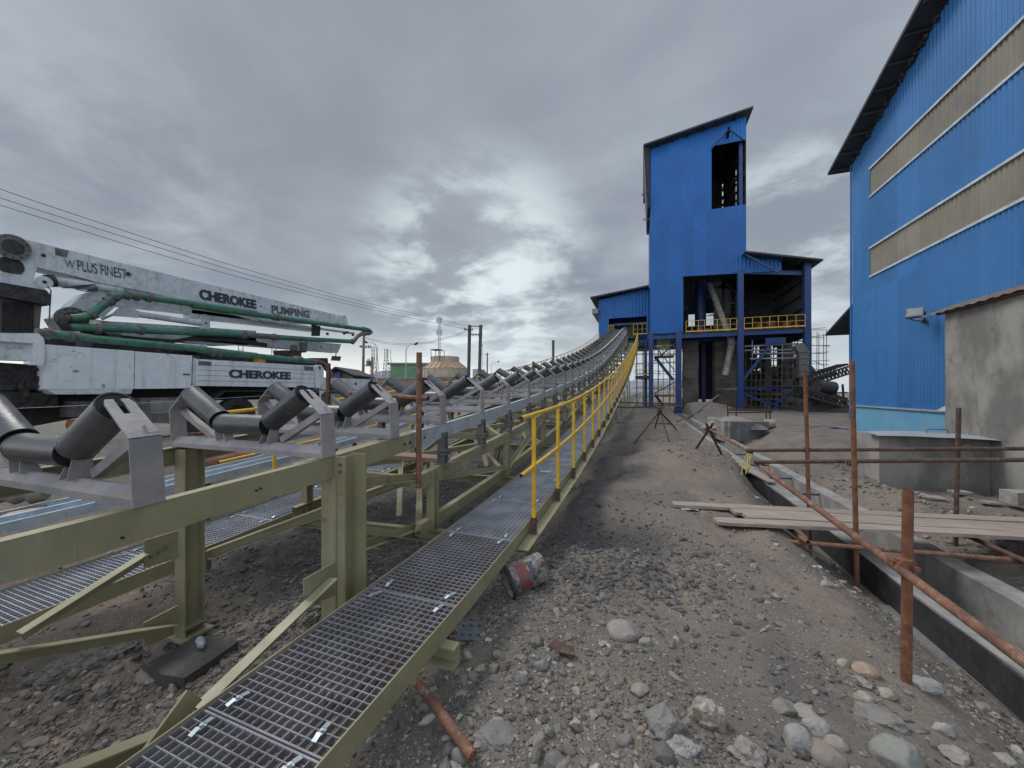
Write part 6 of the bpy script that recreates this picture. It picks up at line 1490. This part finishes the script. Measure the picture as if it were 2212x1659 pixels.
# left edge: boards, sacking, big rusty pipe
for k, (x0, y0, x1, y1, w_, m_, lab) in enumerate(((-60, 1218, 405, 1030, .16, M_WOOD, 'weathered plank on the dirt at the left edge'), (-60, 1290, 560, 1090, .10, M_WOOD, 'thin plank in front of the wider one at the left edge'))):
    p, q = atZ(*z3(x0, y0), .52-.1*k), atZ(*z3(x1, y1), .50-.1*k); b = MB(); b.beam(p, q, w_, .04); tag(b.build('plank', m_), lab, 'plank', 'planks at the left edge')
p, q = atZ(*z3(-100, 975), .62), atZ(*z3(400, 960), .62); b = MB(); n = 10; b.path([p+(q-p)*i/n+V3((0, 0, .015*math.sin(i*2.1))) for i in range(n+1)], [.06+.012*math.sin(i*1.7) for i in range(n+1)], 10); tag(b.build('rolled_sacking', mat('sacking', (.17, .145, .12), rough=.95, bump=.5)), 'rolled grey brown sacking lying behind the weathered plank', 'sacking')
c_a, c_b = atD(*z3(1560, 760), 5.7), atD(*z3(2320, 600), 6.9); b = MB(); b.tube(c_a, c_b, .17, 24, hollow=.008); tag(b.build('large_rusty_pipe', mat('smooth_rust', (.20, .075, .04), (.13, .05, .03), rough=.7, dust=.2)), 'large rusty brown pipe lying between the conveyor and the truck', 'pipe')
p, q = atD(*z3(1390, 455), 7.4), atD(*z3(1850, 412), 8.6); b = MB(); b.tube(p, q, .03, 12); tag(b.build('thin_rusty_tube', M_RUST), 'thin rusty tube before the truck wheels', 'tube')
# clods and dark heap under the conveyor
# ================================================================== DISTANCE
def dP(px, py, d_): return atD(px, py, d_)
z7 = lambda x, y: ((900+x/6.9125)/1.157, (760+y/6.9125)/1.157)
# cooling tower
D_ = 70; c_ = dP(962, 817, D_); px = D_/FPX
t = thing('cooling_tower', 'round cream cooling tower with a tan ribbed cone and a small top drum', 'cooling tower', (c_.x, c_.y, 0))
R0 = 47.5*px; R1 = 29.5*px; zb, zc, zd, ze_ = dP(962, 817, D_).z, dP(962, 797, D_).z, dP(962, 783, D_).z, dP(962, 771, D_).z
base = V3((c_.x, c_.y, 0))
b = MB(); b.lathe(base, [(R0*.97, zb), (R0, zb+.05), (R0, zc)], 40); 
for k in range(20): a = k*math.pi/10; b.box(base+V3((math.cos(a)*R0, math.sin(a)*R0, (zb+zc)/2)), (.16, .16, zc-zb), rotz(a))
b.build('lower_drum', M_CREAM, t)
b = MB(); b.lathe(base, [(R0*1.02, zc), (R0*.9, zc+(zd-zc)*.25), (R1*1.03, zd)], 40)
b.build('cone_roof', M_TANR, t)
b = MB()
for k in range(24): a = k*math.pi/12; b.beam(base+V3((math.cos(a)*R0*1.03, math.sin(a)*R0*1.03, zc+.03)), base+V3((math.cos(a)*R1*1.03, math.sin(a)*R1*1.03, zd+.05)), .12, .12)
b.build('cone_ribs', M_CREAM, t)
b = MB(); b.lathe(base, [(R1, zd-.05), (R1*.98, ze_), (R1*.9, ze_), (R1*.9, zd)], 36)
for k in range(16): a = k*math.pi/8; b.box(base+V3((math.cos(a)*R1, math.sin(a)*R1, (zd+ze_)/2)), (.1, .1, ze_-zd), rotz(a))
b.build('top_drum', M_CREAM, t)
b = MB(); b.lathe(base, [(R0*.93, 0), (R0*.93, zb)], 24); b.build('basin', M_BRICK, t)
b = MB(); q0, q1 = dP(931, 771, D_-3), dP(950, 771, D_-3); zt_ = dP(931, 756, D_-3).z
for p_ in (q0, q1, q0+V3((0, 1.6, 0)), q1+V3((0, 1.6, 0))): b.tube((p_.x, p_.y, zd), (p_.x, p_.y, zt_), .06, 5)
b.bb(q0.x-.1, q1.x+.1, q0.y-.1, q0.y+1.7, zt_, zt_+.12); b.build('top_cage', M_STEELD, t)
# telecom mast
D_ = 150; c_ = dP(949, 830, D_); zt_ = dP(949, 683, D_).z
t = thing('telecom_mast', 'tall pale lattice telecom mast with antenna panels behind the cooling tower', 'telecom mast', (c_.x, c_.y, 0))
b = MB(); n = 26
def mp(k, i): f_ = i/n; r_ = 1.0-.62*f_; a = k*2.094+.4; return V3((c_.x+math.cos(a)*r_, c_.y+math.sin(a)*r_, zt_*f_))
for i in range(n):
    for k in range(3): b.tube(mp(k, i), mp(k, i+1), .07, 5); b.tube(mp(k, i), mp((k+1) % 3, i+1), .045, 4); b.tube(mp(k, i), mp((k+1) % 3, i), .045, 4)
b.tube((c_.x, c_.y, zt_-1), (c_.x, c_.y, zt_+2.5), .05, 5); b.build('lattice', M_PALE, t)
for hz_ in (.955, .80):
    for k in range(5): a = k*1.257+.3; p_ = V3((c_.x+math.cos(a)*1.05, c_.y+math.sin(a)*1.05, zt_*hz_)); b = MB(); b.box(p_, (.34, .22, 2.3), rotz(a)); b.tube(p_, (c_.x, c_.y, p_.z), .04, 4); b.build('antenna_panel', M_WTRIM, t)
# H-pole with cross arms
D_ = 48; t = thing('twin_pole', 'dark twin pole carrying two cross bars and power lines right of the cooling tower', 'utility pole', tuple(dP(1026, 846, D_).xy)+(0,))
pl_ = []
for px_, pb in ((1014.5, 1011), (1038.5, 1034)):
    a_, b__ = dP(px_, 702, D_), dP(pb, 846, D_); b__.z = 0; b = MB(); b.prof(b__, a_, [(-.16, -.16), (.16, -.16), (.16, .16), (-.16, .16)], up=(0, 1, 0)); 
    for k in range(14): q = b__+(a_-b__)*(k+.5)/14; b.box(q+V3((0, -.17, 0)), (.2, .03, .35))
    b.build('pole', M_POLE, t); pl_.append(a_)
for py_ in (704.5, 722):
    b = MB(); b.beam(dP(1011, py_, D_), dP(1042, py_, D_), .10, .10); b.build('cross_bar', M_STEELD, t)
b = MB(); b.beam(dP(1003, 712, D_-1), dP(1022, 713, D_+.3), .08, .08)
for x_ in (1003, 1007, 1012, 1020): b.tube(dP(x_, 712, D_-.6), dP(x_, 708, D_-.6), .06, 5)
for x_ in (1022, 1028, 1034): b.tube(dP(x_, 722, D_), dP(x_, 726, D_), .06, 5)
b.build('insulator_arm', M_STEELD, t)
# power lines
def wire(pts, r, lab, cat='power line', group='power lines over the truck'):
    o = MB(); o.path(pts, r, 5); ob = o.build('power_line', mat('cable_black', (.05, .05, .052), rough=.6)); tag(ob, lab, cat, group); return ob
def wpts(pp):
    out = []
    for x, y, zz_ in pp:
        d_ = (zz_-CZ)*FPX/(HYP-y); out.append(atD(x, y, d_))
    # smooth
    res = []
    for i in range(len(out)-1):
        p0 = out[max(i-1, 0)]; p1 = out[i]; p2 = out[i+1]; p3 = out[min(i+2, len(out)-1)]
        for k in range(6): t_ = k/6; res.append(.5*((2*p1)+(p2-p0)*t_+(2*p0-5*p1+4*p2-p3)*t_*t_+(3*p1-p0-3*p2+p3)*t_**3))
    return res+[out[-1]]
wire(wpts([(-300, 296, 10.0), (0, 408, 9.75), (170, 466, 9.62), (393, 539, 9.5), (553, 588, 9.5), (800, 656, 9.7), (1014, 703, 10.2)]), .016, 'uppermost of the three power lines crossing above the truck')
wire(wpts([(-300, 325, 10.0), (0, 427, 9.75), (122, 466, 9.62), (360, 540, 9.5), (553, 598, 9.5), (800, 662, 9.7), (1014, 706, 10.15)]), .016, 'middle of the three power lines crossing above the truck')
wire(wpts([(-300, 350, 10.0), (0, 443, 9.75), (75, 466, 9.62), (330, 545, 9.45), (553, 608, 9.4), (800, 668, 9.6), (1012, 712, 10.0)]), .016, 'lowest of the three power lines crossing above the truck')
for k in range(2): wire([dP(x, y+k*3, d_) for x, y, d_ in ((788, 728, 45), (830, 739, 45.5), (875, 743, 46), (930, 738, 46.6), (980, 724, 47.4), (1012, 711, 48))], .02, ['upper slack line between the left pole and the twin pole', 'lower slack line between the left pole and the twin pole'][k], group='slack lines between poles')
# left utility pole with arms and transformer
D_ = 44; t = thing('utility_pole', 'weathered single utility pole with small arms right of the boom tip', 'utility pole', tuple(dP(784, 846, D_).xy)+(0,))
a_ = dP(786, 722, D_); b__ = dP(783, 846, D_); b__.z = 0; b = MB(); b.tube(b__, a_, .19, 10, .13); b.build('pole', mat('weathered_pole', (.20, .15, .135), (.15, .115, .105), rough=.9), t)
b = MB(); b.beam(dP(777, 750, D_), dP(801, 751, D_), .07, .07)
for x_ in (778, 781, 791, 796, 800): b.tube(dP(x_, 750, D_), dP(x_, 746, D_), .07, 6)
b.build('cross_arm', M_STEELD, t)
t = thing('transformer_pole', 'short pole with a small transformer beside the utility pole', 'transformer pole', tuple(dP(803, 846, 43).xy)+(0,))
b = MB(); q = dP(804, 771, 43); b.tube((q.x, q.y, 0), q, .13, 8); b.tube(dP(786, 790, 43), dP(803, 790, 43), .06, 5); b.build('pole', M_BRICK, t)
b = MB(); q = dP(796, 790, 43); b.lathe(q, [(0, 0), (.27, 0), (.27, .55), (.2, .6), (0, .6)], 12); b.tube(q+V3((.1, 0, .6)), q+V3((.1, 0, .85)), .05, 5); b.tube(q+V3((-.1, 0, .6)), q+V3((-.1, 0, .8)), .05, 5); b.build('transformer', M_STEELM, t)
# street lamps
def lamp(name, label, px, ptop, hx, hy, D_, m_=M_PALE):
    t = thing(name, label, 'street lamp', tuple(dP(px, 846, D_).xy)+(0,), 'street lamps'); a_ = dP(px, ptop, D_); h_ = dP(hx, hy, D_)
    b = MB(); b.path([V3((a_.x, a_.y, 0)), a_, a_+(h_-a_)*.12+V3((0, 0, .5)), a_+(h_-a_)*.35+V3((0, 0, (h_-a_).z*.25+.25)), h_], [.10, .08, .07, .06, .05], 8); b.build('lamp_post', m_, t)
    b = MB(); b.lathe(h_, [(0, -.45), (.16, -.35), (.2, 0), (.14, .25), (0, .3)], 10, axis=(h_-a_).normalized()); b.build('lamp_head', M_STEELD, t)
lamp('street_lamp', 'street lamp with its head to the right, left of the cooling tower', 877, 757, 900, 742, 64)
lamp('street_lamp', 'small distant street lamp right of the twin pole', 1061, 791, 1077, 781, 110)
lamp('street_lamp', 'street lamp whose arm bends left towards the utility pole', 814, 753, 789, 738, 60)
# lattice frames of the substation
for k, (x0, x1, yt_, lab) in enumerate(((798, 814, 749, 'narrow lattice gantry behind the utility pole'), (825, 844, 754, 'narrow lattice gantry standing free left of the green hall'))):
    D_ = 88; t = thing('lattice_gantry', lab, 'lattice tower', tuple(dP((x0+x1)/2, 846, D_).xy)+(0,), 'substation lattice gantries'); xm = (x0+x1)/2; b = MB()
    pts = []
    for i in range(9):
        f_ = i/8; hw = (x1-x0)/2*(1-.62*min(1, f_/.75)); py_ = 820+(yt_-820)*f_; pts.append((dP(xm-hw, py_, D_), dP(xm+hw, py_, D_)))
    for i in range(8):
        for s_ in (0, 1): b.tube(pts[i][s_], pts[i+1][s_], .07, 4); b.tube(pts[i][s_]+V3((0, 1, 0)), pts[i+1][s_]+V3((0, 1, 0)), .07, 4); b.tube(pts[i][s_], pts[i+1][1-s_], .04, 4)
        b.tube(pts[i+1][0], pts[i+1][1], .05, 4)
    for s_ in (0, 1): q = pts[0][s_]; b.tube((q.x, q.y, 0), q, .07, 4)
    b.build('lattice', M_STEELM, t)
# green hall
D_ = 84; t = thing('green_hall', 'long low green clad hall left of the cooling tower', 'industrial hall', tuple(dP(870, 846, D_).xy)+(0,))
a_, c_ = dP(843, 800, D_), dP(925, 800, D_); zt_ = dP(870, 787, D_).z; b = MB(); dn = (c_-a_).normalized(); bk = V3((-dn.y, dn.x, 0))*14
b.poly([V3((a_.x, a_.y, 2.2)), V3((c_.x, c_.y, 2.2)), V3((c_.x, c_.y, zt_)), V3((a_.x, a_.y, zt_))], bk.normalized(), 14); b.build('hall_wall', M_GRN, t)
b = MB(); b.poly([V3((a_.x, a_.y, zt_))-dn*.6-bk.normalized()*.5, V3((c_.x, c_.y, zt_))-bk.normalized()*.5, V3((c_.x, c_.y, zt_+.35))-bk.normalized()*.5, V3((a_.x, a_.y, zt_+.35))-dn*.6-bk.normalized()*.5], bk.normalized(), 15); b.build('hall_roof', M_ROOFT, t)
b = MB()
for i in range(7): q = a_+(c_-a_)*i/6; b.bb(q.x-.12, q.x+.12, q.y-.12, q.y+.12, 0, 2.4)
b.bb(a_.x, c_.x, a_.y+2, a_.y+2.3, 0, 1.9); b.build('hall_base', M_STEELM, t)
# other far bits
D_ = 40; q = dP(1195, 760, D_); t = thing('steel_pile', 'thick dark brown pipe standing upright behind the rollers', 'standing pipe', (q.x, q.y, 0)); b = MB(); q = dP(1195, 735, D_); b.tube((q.x, q.y, 0), q, .145, 14, .135); b.tube(q-V3((0, 0, .3)), q, .15, 14); b.build('pipe', M_POLE, t)
q = dP(1152, 781, 16); b = MB(); b.tube((q.x, q.y, 0), q, .06, 8); tag(b.build('short_post', M_POLE), 'short dark post behind the rollers left of the tall standing pipe', 'post')
q = dP(1052.5, 762, 85); t = thing('small_pole', 'slim distant pole with one cross arm right of the twin pole', 'utility pole', (q.x, q.y, 0)); b = MB(); b.tube((q.x, q.y, 0), q, .16, 6); b.beam(dP(1046, 765, 85), dP(1058, 765, 85), .1, .1); b.build('pole', M_POLE, t)
q = dP(1042.5, 745, 60); b = MB(); b.tube((q.x, q.y, 0), q, .035, 5); b.lathe(dP(1042.5, 747, 60), [(0, 0), (.12, .1), (0, .3)], 6); tag(b.build('aerial_rod', M_PALE), 'thin pale aerial rod just right of the twin pole', 'aerial')
a_, c_ = dP(1021, 797, 60), dP(1034, 820, 60); b = MB(); b.bb(a_.x, c_.x, a_.y, a_.y+3, 0, a_.z); tag(b.build('grey_cabin', M_PALE), 'grey cabin between the legs of the twin pole', 'cabin')
a_, c_ = dP(790, 819, 62), dP(1010, 819, 62); t = thing('masonry_wall', 'low brown masonry wall running before the cooling tower', 'wall', (a_.x, a_.y, 0)); b = MB(); b.beam(V3((a_.x, a_.y, a_.z/2)), V3((c_.x, c_.y, a_.z/2)), .4, a_.z); b.build('wall_body', M_BRICK, t); b = MB(); b.beam(V3((a_.x, a_.y, a_.z+.12)), V3((c_.x, c_.y, a_.z+.12)), .6, .2); b.build('wall_coping', M_CONC, t)
# hut with sloping roof behind truck tail, earth mound behind it
D_ = 34; t = thing('site_hut', 'small site hut with a shallow sloping roof and a blue panel behind the truck tail', 'hut', tuple(dP(735, 846, D_).xy)+(0,))
a_, m_, c_ = dP(706, 812, D_), dP(724, 797.5, D_), dP(765, 815, D_)
b = MB(); b.poly([V3((a_.x, a_.y, 0)), V3((c_.x, c_.y, 0)), c_, m_, a_], (-.3, 1, 0), 4); b.build('hut_wall', M_STEELM, t)
b = MB(); b.beam(a_+V3((0, 1.5, .1)), m_+V3((0, 1.5, .12)), 5, .12); b.beam(m_+V3((0, 1.5, .12)), c_+V3((0, 1.5, .1)), 5, .12); b.build('hut_roof', M_STEELD, t)
a_ = dP(724, 809, D_-.4); b = MB(); b.box(a_, (.9, .05, .5), rotz(TH)); b.build('blue_panel', M_CYAN, t)
def mound(name, lab, pts, D_, dep, m_, kind='structure', seed=0):
    b = MB(); n = len(pts); vs = []; rr = random.Random(seed)
    for x, y in pts:
        p_ = dP(x, y, D_); w_ = V3((-ST, CT, 0)); vs += [V3((p_.x, p_.y, -1))-w_*dep*.9, p_+w_*0-V3((0, 0, (p_.z)*.35))-w_*dep*.35, p_, V3((p_.x, p_.y, -1))+w_*dep]
    b.raw(vs, [(i*4+k, (i+1)*4+k, (i+1)*4+k+1, i*4+k+1) for i in range(n-1) for k in range(3)], True); o = b.build(name, m_); o['kind'] = kind; return o
def jag(x0, x1, f_, n, seed, am):
    rr = random.Random(seed); return [(x0+(x1-x0)*i/n, f_(i/n)+rr.uniform(-am, am)) for i in range(n+1)]
mound('earth_mound', '', jag(706, 812, lambda q: 822-24*math.sin(math.pi*min(1, q*1.15))**.7 if q*1.15 < 1 else 822, 30, 1, .9), 52, 5, mat('mound_earth', (.185, .175, .145), (.14, .13, .11), rough=.95, scale=.8))
mound('hills', '', [(x, y) for x, y in jag(560, 1500, lambda q: 822-14*math.exp(-((q-.29)/.05)**2)-9*math.exp(-((q-.36)/.1)**2)-3*math.sin(q*7), 90, 2, .5)], 1500, 300, mat('far_hills', (.20, .205, .235), (.17, .175, .20), rough=1, scale=.01))
# pale wall seen past the truck turret, little towers behind the truck
a_, c_ = dP(88, 673, 30), dP(138, 712, 30); b = MB(); b.bb(a_.x, c_.x, c_.y, c_.y+4, 0, a_.z-.3); tag(b.build('beige_building', M_CREAM), 'beige flat building glimpsed behind the truck turret', 'building')
for k, (px_, yt_, lab) in enumerate(((592, 795, 'tiny lattice frame seen between boom and truck bed'), (520, 760, 'small lattice frame seen under the boom'))):
    D_ = 95; b = MB(); 
    for s_ in (-5, 5): q = dP(px_+s_, yt_ if k == 0 else 745, D_); q.z = dP(px_, 745, D_).z; b.tube((q.x, q.y, 0), q, .1, 4)
    for yy in (746, 756, 770): b.tube(dP(px_-5, yy, D_), dP(px_+5, yy, D_), .08, 4)
    tag(b.build('lattice_mast', M_STEELM), lab, 'lattice frame')
# coal conveyor and coal heaps between tower and warehouse
z9 = lambda x, y: ((2020+x/3.607)/1.157, (660+y/3.607)/1.157)
t = thing('coal_conveyor', 'dark grimy coal conveyor climbing to the right between tower and warehouse', 'conveyor', tuple(atZ(1790, 880, -.4)))
D_ = 30
def lat(x0, y0, x1, y1, dh, n, D_, nm):
    P0, P1 = dP(x0, y0, D_), dP(x1, y1, D_+2); b = MB(); up_ = V3((0, 0, dh))
    for w_ in (0, 1.2):
        o_ = V3((-ST*w_, CT*w_, 0)); b.beam(P0+o_, P1+o_, .12, .14); b.beam(P0+o_-up_, P1+o_-up_, .12, .14)
        for i in range(n): q0_, q1_ = P0+(P1-P0)*i/n+o_, P0+(P1-P0)*(i+1)/n+o_; b.beam(q0_, q0_-up_, .1, .1); b.beam(q0_, q1_-up_, .08, .08)
    b.build(nm, M_STEELD, t)
    for i in range(n): q = P0+(P1-P0)*(i+.5)/n; r_ = MB(); r_.tube(q+V3((0, 0, .2)), q+V3((-ST*1.2, CT*1.2, .2)), .09, 8); r_.build('roller', M_BLACK, t)
lat(1738, 822, 1835, 791, .62, 12, D_, 'upper_truss'); lat(1738, 838, 1835, 868, .55, 10, D_-2, 'lower_truss')
b = MB()
for x_ in (1752, 1768, 1786, 1804, 1820): b.beam(dP(x_, 830, D_), V3((*dP(x_+6, 890, D_).xy, -.6)), .12, .12)
b.beam(dP(1745, 850, D_), dP(1830, 848, D_), .1, .1); b.beam(dP(1745, 895, D_), dP(1810, 835, D_), .1, .1); b.tube(dP(1765, 834, D_-1), dP(1800, 838, D_-1), .5, 14); b.build('conveyor_legs', M_STEELD, t)
def heap(name, lab, c, r, h, m_, seed, cat='coal heap', sy=.8):
    rr = random.Random(seed); b = MB(); vs = []; n = 22; lv = ((1, 0), (.8, .22), (.55, .55), (.28, .85), (.08, 1.0)); 
    for q, hh in lv:
        for k in range(n): a = k*2*math.pi/n; j = 1+rr.uniform(-.08, .08); vs.append((c[0]+math.cos(a)*r*q*j, c[1]+math.sin(a)*r*q*sy*j, c[2]+h*hh+rr.uniform(-.03, .03)))
    b.raw(vs, [(i*n+k, i*n+(k+1) % n, (i+1)*n+(k+1) % n, (i+1)*n+k) for i in range(4) for k in range(n)]+[tuple(4*n+k for k in range(n))], True); return tag(b.build(name, m_), lab, cat)
M_COAL = mat('coal_dust', (.022, .021, .021), (.038, .035, .033), rough=.95, bump=.6, bscale=12, bdist=.05)
q = atZ(1790, 905, -.5); heap('coal_heap', 'black coal heap under the grimy conveyor', (q.x, q.y+2, -.6), 3.6, 1.7, M_COAL, 1)
q = atZ(1830, 905, -.5); heap('coal_heap', 'smaller black coal heap touching the warehouse corner', (q.x+.8, q.y+1, -.6), 2.2, 1.2, M_COAL, 2)
# planks and scrap by the far pit
for k, (x0, y0, x1, y1, m_, lab) in enumerate(((345, 1440, 830, 1455, M_PALE, 'pale steel channel lying across the dark pit beyond the handrail'),)):
    p, q = onground(*z8(x0, y0), .05), onground(*z8(x1, y1), .05); b = MB(); b.chan(p, q, .12, .08, .01); tag(b.build('steel_channel', m_), lab, 'steel channel')
